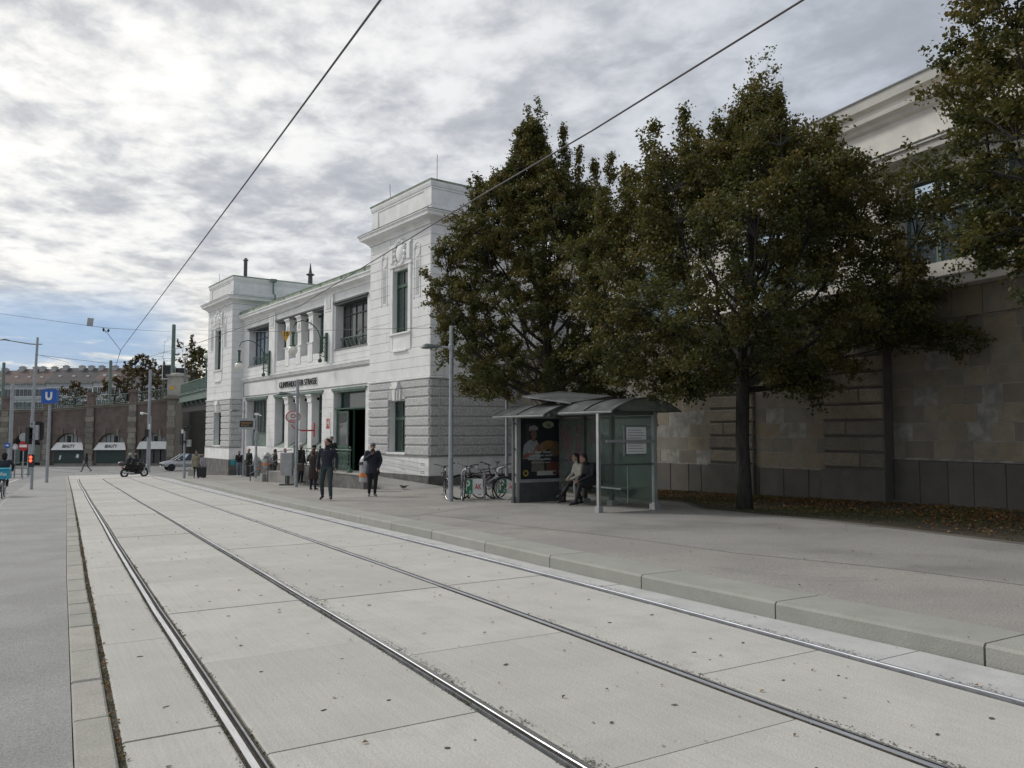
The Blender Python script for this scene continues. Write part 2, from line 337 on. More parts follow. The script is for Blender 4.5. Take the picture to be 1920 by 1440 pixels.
# ------------------------------------------------------------------ ground and street
CV=[(-20,0),(4,0),(7,.05),(9,.08),(12,.16),(16,.28),(20,.42),(25,.58),(29,.70),(33,.83),(40,1.08),(47,1.30),(55,1.58),(65,2.0),(75,2.35)]
def cv(s): return interp(CV,s)
NL=[(-20,.22),(3,.22),(4.9,.26),(7.5,.34),(12,.48),(18.6,.72),(25,.95),(41,1.50),(55,1.95),(72,2.5)]      # left edge of the edge stones
NK=[(-20,6.35),(3.2,6.30),(5.4,6.15),(7.2,6.06),(9.1,6.05),(11,6.10),(13,6.18),(15,6.24),(19,6.32),(25,6.48),(31.6,6.78),(40,7.2),(48,7.5),(54,7.95)]
def sheet(name,lo,hi,ss,dz,mt,mx=1,**k):
    mb=MB(); vs=[];fs=[]
    for s in ss:
        a=lo(s) if callable(lo) else lo; b=hi(s) if callable(hi) else hi
        for j in range(mx+1): vs.append((a+(b-a)*j/mx,s,gz(s)+dz))
    w=mx+1
    for i in range(len(ss)-1):
        for j in range(mx): fs.append((i*w+j,i*w+j+1,(i+1)*w+j+1,(i+1)*w+j))
    mb.add(vs,fs); return mb.build(name,mt,**k)
fr=lambda a,b,st: [a+(b-a)*i/int(round((b-a)/st)) for i in range(int(round((b-a)/st))+1)]
ground=sheet('ground',-700,900,[-200,-60,-20]+fr(0,100,2)+[130,200,400,1200],-.12,M['asph'],2,kind='structure')
road=sheet('road',-16,lambda s:interp(NK,s)+.02 if s<56 else 60,fr(-14,55,1)+fr(56,98,2),-.045,M['asph'],1,kind='structure')
track_bed=sheet('tram_road',lambda s:interp(NL,s)+.02,lambda s:interp(NK,s)+.02,fr(-14,72,1),-.022,M['dirt'],1,kind='structure')
def railx(i,s): return (1.10,2.55,4.15,5.60)[i]+cv(s)+ (.02 if i==2 else 0)
cols=[(lambda s:interp(NL,s)+.20+.045,lambda s:railx(0,s)-.070,5.17,2.5),(lambda s:railx(0,s)+.070,lambda s:railx(1,s)-.066,4.58,2.07),
      (lambda s:railx(1,s)+.070,lambda s:railx(2,s)-.062,3.45,2.58),(lambda s:railx(2,s)+.064,lambda s:railx(3,s)-.058,4.43,2.11),(lambda s:railx(3,s)+.085,lambda s:interp(NK,s)-.004,4.0,3.6)]
rr=random.Random(3)
for ci,(lo,hi,s0,st) in enumerate(cols):
    s=s0-st*math.ceil((s0+6)/st)
    while s<60:
        e=s+st; g=.007; mb=MB(); dz=rr.uniform(-.003,.003)
        if ci==0 and rr.random()<.35 and s>8: e=s+st
        ss=[s+g,(s+e)/2,e-g]; c=.012; vs=[];fs=[]
        for q in ss:
            a,b=lo(q),hi(q); z=gz(q)+dz
            vs+=[(a,q,z-.07),(a,q,z-.006),(a+c,q,z),(b-c,q,z),(b,q,z-.006),(b,q,z-.07)]
        for i in range(2):
            for j in range(5): fs.append((i*6+j,i*6+j+1,(i+1)*6+j+1,(i+1)*6+j))
        fs+= [(0,5,4,3,2,1)[::1],(12,13,14,15,16,17)]
        ox,oy=(lo(s)+hi(s))/2,s; vs=[(x-ox,y-oy,z) for x,y,z in vs]
        o=mb.add(vs,fs).build('slab',M['slab_l'] if ci==4 else M['slab'],track_bed); o.location=(ox,oy,0)
        s=e
far=sheet('slab',lambda s:interp(NL,s)+.245,lambda s:interp(NK,s)-.004 if s<54 else interp(NK,54)-.004,fr(60.5,72,1),0,M['slab'],1); far.parent=track_bed
# lifting sockets cast into the slabs, two to a slab
mb=MB(); s=4.
sock=[(0,-1,.3),(1,-1,.3)]
for ci,(lo,hi,s0,st) in enumerate(cols[:4]):
    s=s0-st*3
    while s<26:
        for f in (.22,.78):
            for fx in ((.5,) if ci==0 else (.3,.72)):
                q=s+st*f+rr.uniform(-.08,.08); x=lo(q)+(hi(q)-lo(q))*fx+rr.uniform(-.1,.1); w=rr.uniform(.014,.03); h=rr.uniform(.008,.017); z=gz(q)+.0045; a=rr.uniform(-.5,.5)
                k=[(math.cos(t)*w*rr.uniform(.7,1.1),math.sin(t)*h*rr.uniform(.7,1.1)) for t in (.3,1.2,2.2,3.3,4.3,5.4)]
                mb.add([(x+u*math.cos(a)-v*math.sin(a),q+u*math.sin(a)+v*math.cos(a),z) for u,v in k],[tuple(range(6))])
        s+=st
o=mb.build('lifting_sockets',M['dirt'],track_bed,kind='stuff')
# rails: grooved tram rail, swept along the track; beyond the junction they swing left in front of the viaduct
def far_path():
    P=[(cv(s),s) for s in fr(-14,75,1)]
    x,y,a=cv(75),75.,math.atan2(1,.035)
    for i in range(46):
        a+= .046 if i>4 else .006
        x+=math.cos(a)*1.1; y+=math.sin(a)*1.1
        P.append((x,y))
    for i in range(30): x+=math.cos(a)*1.5; y+=math.sin(a)*1.5; P.append((x,y))
    return P
FP=far_path()
def rail(off,matd,inner,label):
    prof=[(-.078,-.03,1),(-.078,-.001,1),(-.074,.004,0),(-.020,.007,0),(-.014,.002,0),(-.010,-.030,2),(.026,-.030,2),(.030,.001,3),(.046,.002,3),(.050,-.03,1)]
    prof=[(a*.70+.004,b,c) for a,b,c in prof]
    if inner<0: prof=[(-a,b,c) for a,b,c in prof][::-1]
    n=len(prof); mb=MB(); vs=[]
    for i,(x,y) in enumerate(FP):
        x0,y0=FP[max(i-1,0)]; x1,y1=FP[min(i+1,len(FP)-1)]; d=Vector((x1-x0,y1-y0)).normalized(); nx,ny=d.y,-d.x
        for a,z,_ in prof: vs.append((x+nx*(off+a),y+ny*(off+a),gz(y+ny*off)+z+(.0 if y<72 else -.035)))
    for i in range(len(FP)-1):
        for j in range(n-1):
            mi=prof[j][2] if inner>0 else (prof[j+1][2])
            if inner<0: mi=prof[j+1][2] if prof[j+1][2]!=0 else 0
            mb.add([],[]); mb.f.append((i*n+j,i*n+j+1,(i+1)*n+j+1,(i+1)*n+j)); mb.mi.append(mi if i<89 else (3 if mi==0 else mi))
    mb.v=vs
    o=mb.build('tram_rail',[matd,M['dirt'],M['groove'],M['rail_side']],smooth=False,label=label,cat='rail',group='rails of the two tram tracks')
rail(1.10,M['rail'],1,'leftmost tram rail, polished and bright, nearest the edge stones')
rail(2.55,M['rail'],-1,'second tram rail from the left, shining head beside a moss lined gap')
rail(4.17,M['rail_dull'],1,'third tram rail from the left, duller blue grey steel')
rail(5.62,M['rail_dull'],-1,'thin rightmost tram rail running closest to the raised kerb')
# edge stones beside the left pavement, with a weedy gap
edge=empty('edge_strip',(0,0,0),kind='structure'); s=-6.; rr=random.Random(5)
sj=[4.0]; 
while s<50:
    L=rr.choice([.62,.95,1.0,.9,.8]); e=s+L; a=interp(NL,s+L/2); mb=MB(); g=.008
    x0,x1=interp(NL,s),interp(NL,e); z0,z1=gz(s),gz(e)
    top=.016+rr.uniform(-.004,.004); w=.2+rr.uniform(-.006,.006)
    vs=[(x0,s+g,z0-.1),(x0+w,s+g,z0-.1),(x1+w,e-g,z1-.1),(x1,e-g,z1-.1),(x0+.0,s+g,z0+top-.01),(x0+w,s+g,z0+top-.012),(x1+w,e-g,z1+top-.012),(x1,e-g,z1+top-.01),
        (x0+.012,s+g+.012,z0+top),(x0+w-.014,s+g+.012,z0+top),(x1+w-.014,e-g-.012,z1+top),(x1+.012,e-g-.012,z1+top)]
    vs=[(x-a,y-s,z) for x,y,z in vs]
    fs=[(0,1,5,4),(1,2,6,5),(2,3,7,6),(3,0,4,7),(4,5,9,8),(5,6,10,9),(6,7,11,10),(7,4,8,11),(8,9,10,11)]
    o=mb.add(vs,fs).build('edge_stone',M['edge'],edge); o.location=(a,s,0); s=e
o=sheet('edge_stone',lambda s:interp(NL,s),lambda s:interp(NL,s)+.2,fr(50,71,1),.014,M['edge'],1); o.parent=edge
PAVL=[(-20,-6),(22,-6),(26,-.66),(30,-.68),(36,-.62),(44,-.3),(50,-.1),(56,.15),(64,.7),(70,1.6),(72,2.3)]
pavement=sheet('pavement',lambda s:interp(PAVL,s),lambda s:interp(NL,s)-.006,fr(-14,72,1),.008,M['asph_l'],1,kind='structure')
isl=MB()
for s in fr(-14,71,1): 
    x,x2=interp(PAVL,s),interp(PAVL,s+1); isl.add([(x-.1,s,gz(s)-.06),(x-.1,s+1,gz(s+1)-.06) if False else (x2-.1,s+1,gz(s+1)-.06),(x2,s+1,gz(s+1)+.006),(x,s,gz(s)+.006)],[(0,3,2,1)])
isl.build('island_kerb',M['kerb'],pavement)
# painted lines on the side road, left
mb=MB()
for (xa,sa,xb,sb) in ((-1.5,40,-1.3,52),(-2.6,30,-2.2,44),(-1.2,56,-.6,66),(-3.6,50,-2.2,52)):
    mb.add([(xa,sa,gz(sa)-.040),(xa+.16,sa,gz(sa)-.040),(xb+.16,sb,gz(sb)-.040),(xb,sb,gz(sb)-.040)],[(0,1,2,3)])
mb.build('painted_line',M['paint'],road)
# right sidewalk and kerb stones
side=sheet('sidewalk',lambda s:interp(NK,s)+.60,lambda s:22. if s<31 else 15.5,fr(-14,54,1),.15,M['asph_s'],1,kind='structure')
corner=[]; mb=MB()
cx,cy,rad=interp(NK,54)+2.2,54,2.2
pts=[(cx-rad*math.cos(a),cy+rad*math.sin(a)) for a in [math.pi/2*i/8 for i in range(9)]]+[(15.5,56.2),(15.5,54)]
mb.add([(x,y,gz(y)+.151) for x,y in pts],[tuple(range(len(pts)))[::-1]])
mb.build('sidewalk_corner',M['asph_s'],side)
mb=MB()
for i in range(8):
    (x0,y0),(x1,y1)=pts[i],pts[i+1]; mb.add([(x0,y0,gz(y0)-.1),(x1,y1,gz(y1)-.1),(x1,y1,gz(y1)+.152),(x0,y0,gz(y0)+.152)],[(0,3,2,1)])
(x0,y0),(x1,y1)=pts[8],(15.5,56.2); mb.add([(x0,y0,gz(y0)-.1),(x1,y1,gz(y1)-.1),(x1,y1,gz(y1)+.152),(x0,y0,gz(y0)+.152)],[(0,3,2,1)])
mb.build('corner_kerb',M['kerb'],side)
kerb=empty('kerb',(0,0,0),kind='structure')
js=[3.5-1.9*k for k in range(5,0,-1)]+[3.5,5.39,7.24,9.12,11.0,13.1,15.1,16.95,19.1]+[19.1+1.95*k for k in range(1,19)]
for a,b in zip(js[:-1],js[1:]):
    if a>54: break
    b2=min(b,54); g=.009; w=.62; x0,x1=interp(NK,a),interp(NK,b2); t=.158; m_=interp(NK,a)
    def row(x,y): 
        z=gz(y); return [(x,y,z-.12),(x,y,z+t-.025),(x+.02,y,z+t),(x+w,y,z+t-.003),(x+w,y,z-.12)]
    vs=row(x0,a+g)+row((x0+x1)/2,(a+b2)/2)+row(x1,b2-g); vs=[(x-m_,y-a,z) for x,y,z in vs]
    fs=[(i*5+j,i*5+j+1,(i+1)*5+j+1,(i+1)*5+j) for i in range(2) for j in range(4)]+[(4,3,2,1,0),(10,11,12,13,14)]
    mb=MB(); o=mb.add(vs,fs).build('kerb_stone',M['kerb'],kerb); o.location=(m_,a,0)
# planting bed under the trees
BL=[(-14,11.9),(0,12.2),(6.35,12.5),(8.5,12.85),(10.2,13.1),(12.5,13.15),(13.6,13.3),(14.3,13.7),(15.3,14.4),(16,14.6),(20.5,14.8),(24,15.2),(28,15.4)]
BR=[(-14,16.2),(9.25,18.3),(13,18.7),(14,18.1),(28,18.1)]
bed=sheet('planting_bed',lambda s:interp(BL,s),lambda s:interp(BR,s)+.2,fr(-14,28,.5),.156,M['soil'],8,kind='structure')
mb=MB()
for s in fr(-14,27.5,.5)[:-1]:
    a,b=interp(BL,s),interp(BL,s+.5); z,z2=gz(s)+.175,gz(s+.5)+.175
    mb.add([(a-.09,s,z-.05),(a-.09,s,z),(a,s,z),(a,s,z-.05),(b-.09,s+.5,z2-.05),(b-.09,s+.5,z2),(b,s+.5,z2),(b,s+.5,z2-.05)],[(0,1,5,4),(1,2,6,5),(2,3,7,6)])
mb.build('bed_edging',M['plinthstone'],bed)
# seams in the sidewalk asphalt: darker patches with tree shade painted in and a lighter repair
def patch(pts,mt,par,dz):
    m=MB(); vs=[(x,y,gz(y)+dz) for x,y in pts]; m.add(vs,[tuple(range(len(vs)))]); return m.build('shaded_asphalt_patch',mt,par)
M['asph_d']=mat('dark_and_shaded_asphalt',(.185,.18,.172),(.14,.137,.13),.5,.9,bump=.6,bscale=110,fine=(.25,100),stain=((.10,.10,.095),.6,.5,.72,.5))
def strip_sheet(name,lo,hi,ss,dz,mt,par): o=sheet(name,lo,hi,ss,dz,mt,2); o.parent=par; return o
# ------------------------------------------------------------------ small things lying on the ground
def leafcloud(name,P,N,size,tint,mt,par=None,bend=.25,asp=.62,**k):
    """many leaf-sized faces; P positions (n,3), N normals (n,3)"""
    n=len(P); t=rng.normal(size=(n,3)); t-= (t*N).sum(1,keepdims=True)*N; t/=np.linalg.norm(t,axis=1,keepdims=True)+1e-9; b=np.cross(N,t)
    s=size[:,None] if hasattr(size,'__len__') else np.full((n,1),size)
    v=np.empty((n,4,3)); v[:,0]=P-t*s*.5; v[:,1]=P+b*s*asp*.5+N*s*bend*.35; v[:,2]=P+t*s*.5; v[:,3]=P-b*s*asp*.5+N*s*bend*.35
    me=bpy.data.meshes.new(name); me.vertices.add(4*n); me.vertices.foreach_set('co',v.ravel()); f=2*n
    idx=np.arange(n)[:,None]*4; tri=np.concatenate([idx+[[0,1,2]],idx+[[0,2,3]]],1).reshape(-1)
    me.loops.add(6*n); me.loops.foreach_set('vertex_index',tri.astype(np.int32)); me.polygons.add(f)
    me.polygons.foreach_set('loop_start',np.arange(f,dtype=np.int32)*3)
    try: me.polygons.foreach_set('loop_total',np.full(f,3,dtype=np.int32))
    except Exception: pass
    at=me.attributes.new('tint','FLOAT','FACE'); at.data.foreach_set('value',np.repeat(tint,2).astype(np.float32))
    me.materials.append(mt); me.update(calc_edges=True); me.validate(); o=bpy.data.objects.new(name,me); COL.objects.link(o)
    if par: o.parent=par
    return tag(o,**k)
def up_normals(n,tilt): 
    N=rng.normal(size=(n,3))*tilt; N[:,2]=1; return N/np.linalg.norm(N,axis=1,keepdims=True)
def bedpts(n,s0,s1,f): 
    s=rng.uniform(s0,s1,n); a=np.array([interp(BL,x) for x in s]); b=np.array([interp(BR,x) for x in s]); u=f(n); x=a+(b-a)*u
    return np.stack([x,s,np.array([gz(q) for q in s])+.165+rng.uniform(0,.03,n)],1)
n=15000; P=bedpts(n,2,26,lambda n:1-rng.beta(1.2,2.2,n)); keep=(np.sin(P[:,0]*2.1+P[:,1]*.7)+np.sin(P[:,1]*1.9-P[:,0])+rng.normal(size=n)*.9)>-.9; P=P[keep]
leafcloud('fallen_leaves',P,up_normals(len(P),.45),rng.uniform(.045,.085,len(P)),rng.beta(1.6,2.2,len(P)),M['litter'],bend=.6,kind='stuff')
n=26000; P=bedpts(n,2,24,lambda n:rng.beta(1.3,1.3,n)); keep=(np.sin(P[:,0]*1.7+2)+np.sin(P[:,1]*1.1+P[:,0]*.6)+rng.normal(size=n)*.7)>-.1; P=P[keep]; P[:,2]+=.01
N=rng.normal(size=(len(P),3)); N[:,2]*=.25; N/=np.linalg.norm(N,axis=1,keepdims=True)
leafcloud('grass',P,N,rng.uniform(.04,.09,len(P)),rng.random(len(P)),M['grass'],bend=.1,asp=.16,kind='stuff')
# weeds and grit in the gap beside the edge stones
n=1500; s=rng.uniform(3,24,n); cl=(np.sin(s*3.1)+np.sin(s*7.7+1)+rng.normal(size=n)*.8)>.2; s=s[cl]
P=np.stack([np.array([interp(NL,q)+.222 for q in s])+rng.normal(size=len(s))*.014,s,np.array([gz(q) for q in s])-.005+rng.uniform(0,.03,len(s))],1)
N=rng.normal(size=(len(P),3)); N/=np.linalg.norm(N,axis=1,keepdims=True)
leafcloud('gap_weeds',P,N,rng.uniform(.015,.04,len(P)),rng.random(len(P)),M['grass'],bend=.3,asp=.3,kind='stuff')
n=600; s=rng.uniform(3,16,n); P=np.stack([np.array([interp(NL,q)+.222 for q in s])+rng.normal(size=n)*.017,s,np.array([gz(q) for q in s])+rng.uniform(-.012,.008,n)],1)
leafcloud('gap_litter',P,up_normals(n,.8),rng.uniform(.012,.035,n),rng.beta(1.5,2.5,n),M['litter'],bend=.6,kind='stuff')
for off in (-.062,.066):
    n=700; s=rng.uniform(3,14,n)**1.0; cl=(np.sin(s*4.1+off*9)+rng.normal(size=n)*.6)>.3; s=s[cl]
    for ri in (0,1):
        P=np.stack([np.array([railx(ri,q)+off*(1 if ri==0 else -.8) for q in s])+rng.normal(size=len(s))*.012,s,np.array([gz(q) for q in s])+rng.uniform(-.012,.004,len(s))],1)
        N=rng.normal(size=(len(P),3)); N/=np.linalg.norm(N,axis=1,keepdims=True)
        leafcloud('rail_moss',P,N,rng.uniform(.01,.026,len(P)),rng.random(len(P)),M['grass'],kind='stuff')
n=420; s=rng.uniform(3,30,n); P=np.stack([rng.uniform(.8,13,n),s,np.zeros(n)],1); P[:,2]=[gz(q)+(.165 if x>interp(NK,q)+.6 else (-.5 if x>interp(NK,q)-.02 else .008)) for x,q in zip(P[:,0],s)]
leafcloud('scattered_leaves',P,up_normals(n,.3),rng.uniform(.015,.045,n),rng.random(n),M['litter'],bend=.6,kind='stuff')

# grit along the rails and joints, gum spots and crumbs on the paving
M['grit']=leafmat('dark_grit',[(.05,.046,.038),(.10,.09,.075),(.16,.145,.12)],.0)
M['gum']=leafmat('gum_spot',[(.10,.10,.095),(.16,.155,.145),(.42,.41,.38)],.0)
for ri,off,wd,n in ((1,.085,.022,2600),(0,-.078,.012,1500),(2,.070,.02,1500),(3,.10,.03,2600),(1,-.075,.010,900)):
    s=2.5+17*rng.random(n)**1.6; k=(np.sin(s*2.3+ri)+np.sin(s*6.1)+rng.normal(size=n)*.9)>-.2; s=s[k]; n=len(s)
    P=np.stack([np.array([railx(ri,q) for q in s])+off+rng.normal(size=n)*wd,s,np.array([gz(q) for q in s])+.0035],1); leafcloud('rail_grit',P,up_normals(n,.12),rng.uniform(.006,.022,n),rng.random(n),M['grit'],bend=0,kind='stuff')
n=620; s=2.5+30*rng.random(n)**1.5; x=rng.uniform(-2.5,13,n); P=np.stack([x,s,np.zeros(n)],1)
P[:,2]=[gz(q)+(.1565 if xx>interp(NK,q)+.62 else (.1605 if xx>interp(NK,q)+.02 else (.0115 if xx<interp(NL,q) else .0045))) for xx,q in zip(x,s)]
k=np.array([not(interp(NK,q)-.03<xx<interp(NK,q)+.03) for xx,q in zip(x,s)]); P=P[k]; n=len(P)
leafcloud('gum_spots',P,up_normals(n,.0),rng.uniform(.010,.026,n),rng.random(n)**.8,M['gum'],bend=0,asp=.85,kind='stuff')
# seams where the asphalt was laid or repaired
def seam(pts,w,name='asphalt_seam'):
    m=MB(); Q=[]
    for (x0,y0),(x1,y1) in zip(pts[:-1],pts[1:]):
        L=math.hypot(x1-x0,y1-y0); k=max(2,int(L/.35))
        for i in range(k): t=i/k; Q.append((x0+(x1-x0)*t+rr.uniform(-.02,.02),y0+(y1-y0)*t+rr.uniform(-.02,.02)))
    Q.append(pts[-1]); vs=[];fs=[]
    for i,(x,y) in enumerate(Q):
        a=Q[max(i-1,0)]; b=Q[min(i+1,len(Q)-1)]; dx,dy=b[0]-a[0],b[1]-a[1]; L=math.hypot(dx,dy)+1e-6; ww=w*rr.uniform(.5,1.2); vs+=[(x-dy/L*ww,y+dx/L*ww,gz(y)+.1545),(x+dy/L*ww,y-dx/L*ww,gz(y)+.1545)]
    for i in range(len(Q)-1): fs.append((2*i,2*i+1,2*i+3,2*i+2))
    m.add(vs,fs); return m.build(name,M['grit_line'],side)
M['grit_line']=mat('dark_asphalt_seam',(.13,.128,.12),(.20,.19,.175),9,.95)
seam([(7.3,16.3),(9.6,17.9),(11.2,18.0)],.012); seam([(7.3,22.5),(13.0,23.6)],.009); seam([(7.4,29),(8.9,33),(10.2,45)],.010)
M['asph_d']=mat('dark_and_shaded_asphalt',(.288,.278,.260),(.235,.228,.214),.5,.9,bump=1.,bscale=75,bdist=.012,fine=(.5,42),stain=((.13,.13,.125),.5,.5,.74,.6))  # darker asphalt tone that also carries painted shade of the trees
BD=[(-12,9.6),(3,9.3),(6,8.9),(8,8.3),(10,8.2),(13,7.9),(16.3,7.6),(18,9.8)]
strip_sheet('shaded_asphalt_patch',lambda s:interp(BD,s),lambda s:interp(BL,s)-.09 if s<14 else 13.6,fr(-12,18,.25),.1538,M['asph_d'],side)  # darker asphalt, with the shade under the trees put into its colour
# ------------------------------------------------------------------ station building: local x runs along the front away from the camera, local y towards the street
st=empty('station_building',(13.81,29.49,0),math.atan2(.9949,-.1005),'white two storey tram and metro station with twin corner towers and green framed windows','station')
def cells(mb,u0,u1,z0,z1,y0,y1,op,m=0):
    us=sorted({u0,u1}|{a for o in op for a in o[:2] if u0<a<u1}); zs=sorted({z0,z1}|{a for o in op for a in o[2:] if z0<a<z1})
    for a,b in zip(us[:-1],us[1:]):
        run=None
        for c,d in zip(zs[:-1],zs[1:]):
            uc,zc=(a+b)/2,(c+d)/2; hole=any(o[0]<uc<o[1] and o[2]<zc<o[3] for o in op)
            if hole:
                if run: mb.box(a,b,y0,y1,run[0],run[1],m); run=None
            else: run=(run[0],d) if run else (c,d)
        if run: mb.box(a,b,y0,y1,run[0],run[1],m)
def blocks(name,rows,u0,u1,y0,y1,op,mt,par,gap=.012,ch=.02,L=None,T=None,rg=random.Random(1),jit=0):
    for ri,(z0,z1) in enumerate(rows):
        segs=[(u0,u1)]
        for o in op:
            if o[2]<z1-.03 and o[3]>z0+.03:
                ns=[]
                for a,b in segs:
                    if o[1]<=a or o[0]>=b: ns.append((a,b)); continue
                    if o[0]>a: ns.append((a,o[0]))
                    if o[1]<b: ns.append((o[1],b))
                segs=ns
        for a,b in segs:
            cuts=[a]
            if L:
                x=a+(L*.5 if ri%2 else L)*rg.uniform(.75,1.2)
                while x<b-L*.35: cuts.append(x); x+=L*rg.uniform(.6,1.35)
            cuts.append(b)
            for c,d in zip(cuts[:-1],cuts[1:]):
                mb=MB(); mb.T=T; j=rg.uniform(-jit,jit)
                g0=0 if c==a and not L else gap/2; g1=0 if d==b and not L else gap/2
                mb.cbox(c+g0,d-g1,y0,y1+j,z0+gap/2,z1-gap/2,ch); mb.build(name,mt,par)
def sweep_rect(mb,u0,u1,v0,v1,prof,m=0,back=True):
    n=len(prof); vs=[]
    for o,z in prof: vs+=[(u0-o,v0-(o if back else 0),z),(u1+o,v0-(o if back else 0),z),(u1+o,v1+o,z),(u0-o,v1+o,z)]
    fs=[]
    for i in range(n-1):
        for k in range(4): fs.append((i*4+k,i*4+(k+1)%4,(i+1)*4+(k+1)%4,(i+1)*4+k))
    fs+=[(3,2,1,0),tuple((n-1)*4+k for k in range(4))]; mb.add(vs,fs,m)
def window(u0,u1,z0,z1,v,mul,trs,par,fm='green',gm='glass_dark',fw=.07,name='window',gd=.05):
    w=MB(); w.box(u0,u1,v-.06,v,z0,z0+fw); w.box(u0,u1,v-.06,v,z1-fw,z1); w.box(u0,u0+fw,v-.06,v,z0+fw,z1-fw); w.box(u1-fw,u1,v-.06,v,z0+fw,z1-fw)
    for x in mul: w.box(x-.025,x+.025,v-.05,v-.004,z0+fw,z1-fw)
    for z,h in trs: w.box(u0+fw,u1-fw,v-.055,v+.02,z,z+h)
    f=w.build(name,M[fm],par); p=MB(); p.box(u0+fw*.5,u1-fw*.5,v-gd-.012,v-gd,z0+fw*.5,z1-fw*.5); p.build('pane',M[gm],f); return f
RB=[.81,1.24,1.62,2.03,2.42,2.85,3.23,3.62,3.97]
rows=list(zip(RB[:-1],RB[1:]))
TU=5.35
def tower(flip):
    X=(lambda a,b:(a,b)) if not flip else (lambda a,b:(30.6-b,30.6-a))
    u0,u1=X(0,TU); low=X(1.95,3.45)+(.93,3.13); up=X(1.80,3.15)+(6.05,8.80); wall=MB()
    cells(wall,u0+.04,u1-.04,.81,3.97,-.62,-.03,[low]); cells(wall,u0+.02,u1-.02,3.97,10.30,-.62,-.02,[up])
    wall.box(u0+.04,u1-.04,-6,-.62,.81,3.97); wall.box(u0+.02,u1-.02,-6,-.62,3.97,10.3)
    wall.build('wall',M['white'],st)
    # plinth
    gzl=.03; p=MB(); p.box(u0-.03,u1+.03,-6,.06,gzl+.004,.79); p.build('plinth',M['white2'],st)
    p=MB(); p.box(u0-.05,u1+.05,-6,.085,-1.8,gzl); p.build('granite_plinth',M['granite'],st)
    p=MB(); p.box(u0-.06,u1+.06,-6,.10,.79,.83); p.build('sill_course',M['joint'],st)
    # rusticated courses
    key=X(1.85,3.55)+(3.13,3.62)
    blocks('rusticated_stone',rows,u0,u1,-.03,.055,[X(1.95,3.45)+(.93,3.62)],M['rustic'],st,.05,.035)
    for z0,z1 in ((3.13,3.23+.0),): pass
    a,b=X(1.95,3.45); mid=(a+b)/2
    for s_ in (-1,1):
        lo,hi=sorted((mid+s_*.36,mid+s_*.75)); m=MB(); m.cbox(lo,hi,-.03,.055,3.16,3.60,.03); m.build('rusticated_stone',M['rustic'],st)
    m=MB()  # keystone: fluted wedge
    for k in range(5):
        x=mid-.30+.12*k; d=.05+.05*(2-abs(k-2)); q=(k-2)*.035
        m.prism([(x-.055+q*.2,0,3.14),(x+.055+q*.2,0,3.14),(x+.075+q,0,3.62),(x-.075+q,0,3.62)],(0,.06+d,0))
    m.box(mid-.30,mid+.30,0,.22,3.64,3.75); m.prism([(mid-.22,.0,3.75),(mid+.22,.0,3.75),(mid+.28,.0,3.93),(mid-.28,.0,3.93)],(0,.17,0)); m.build('keystone',M['white2'],st)
    window(low[0],low[1],low[2],low[3],-.30,[(low[0]+low[1])/2+.1],[(2.32,.13)],st)
    m=MB(); m.box(low[0],low[1],-.62,-.55,low[2],low[3]); m.build('interior',M['dark_int'],st)
    m=MB(); m.box(low[0]-.06,low[1]+.06,-.30,.09,.845,.925); m.build('window_sill',M['white2'],st)
    # string over rustication
    m=MB(); sweep_rect(m,u0,u1,-6,0,[(.0,3.975),(.07,3.98),(.085,4.03),(.02,4.06)]); m.build('string_course',M['white2'],st)
    # smooth ashlar courses above
    zs=[4.07]+[4.07+.415*k for k in range(1,15)]+[10.28]; r2=list(zip(zs[:-1],zs[1:]))
    fl1=X(3.55,4.35)+(7.2,9.62); fl2=X(.65,1.35)+(7.2,9.9)
    blocks('ashlar_block',r2,u0+.0,u1-.0,-.02,.012,[X(1.45,3.45)+(5.30,9.98),],M['white'],st,.016,.006,L=None)
    # frame round the upper window, apron, ear strips
    m=MB(); a,b=up[0],up[1]
    m.box(a-.22,a,-.02,.045,5.30,8.95); m.box(b,b+.22,-.02,.045,5.30,8.95); m.box(a-.30,b+.30,-.02,.08,8.95,9.05); m.box(a,b,-.02,.03,5.30,5.98); m.box(a-.24,b+.24,-.02,.11,5.98,6.05); m.box(a+.05,b-.05,-.02,.10,5.24,5.30)
    m.build('window_surround',M['white2'],st)
    window(up[0],up[1],6.05,8.80,-.18,[(a+b)/2+.12],[(8.05,.14)],st)
    m=MB(); m.box(a,b,-.62,-.5,6.05,8.8); m.build('interior',M['dark_int'],st)
    # cartouche above it
    m=MB(); cx=(a+b)/2; m.box(cx-.85,cx+.85,-.02,.05,9.08,9.16); m.box(cx-.88,cx-.62,-.02,.10,9.16,9.82); m.box(cx+.62,cx+.88,-.02,.10,9.16,9.82); m.box(cx-.95,cx+.95,-.02,.07,9.84,9.96)
    m.ell((cx,.02,9.50),(.34,.14,.44),16,10)
    for k in range(14):
        q=2*math.pi*k/14; m.ell((cx+.44*math.cos(q),.07,9.5+.54*math.sin(q)),(.10,.09,.10),8,6)
    m.build('cartouche',M['white2'],st,smooth=True)
    # incised fluted panels with a ring at the top
    m=MB()
    for c_ in (X(3.75,4.15),X(.85,1.25)):
        c=(c_[0]+c_[1])/2; pts=[(c+.22*math.cos(q),.022,9.35+.24*math.sin(q)) for q in [math.pi*2*k/16 for k in range(17)]]; m.tube(pts,.016,6)
        pts=[(c-.26,.02,7.35),(c-.26,.02,9.45)]+[(c+.26*math.cos(q),.02,9.45+.26*math.sin(q)) for q in [math.pi-math.pi*k/8 for k in range(9)]]+[(c+.26,.02,7.35)]; m.tube(pts,.014,4)
        for k in range(4): m.tube([(c-.12+.08*k,.018,7.5),(c-.12+.08*k,.018,9.0)],.013,4)
    m.build('fluted_panel',M['white2'],st)
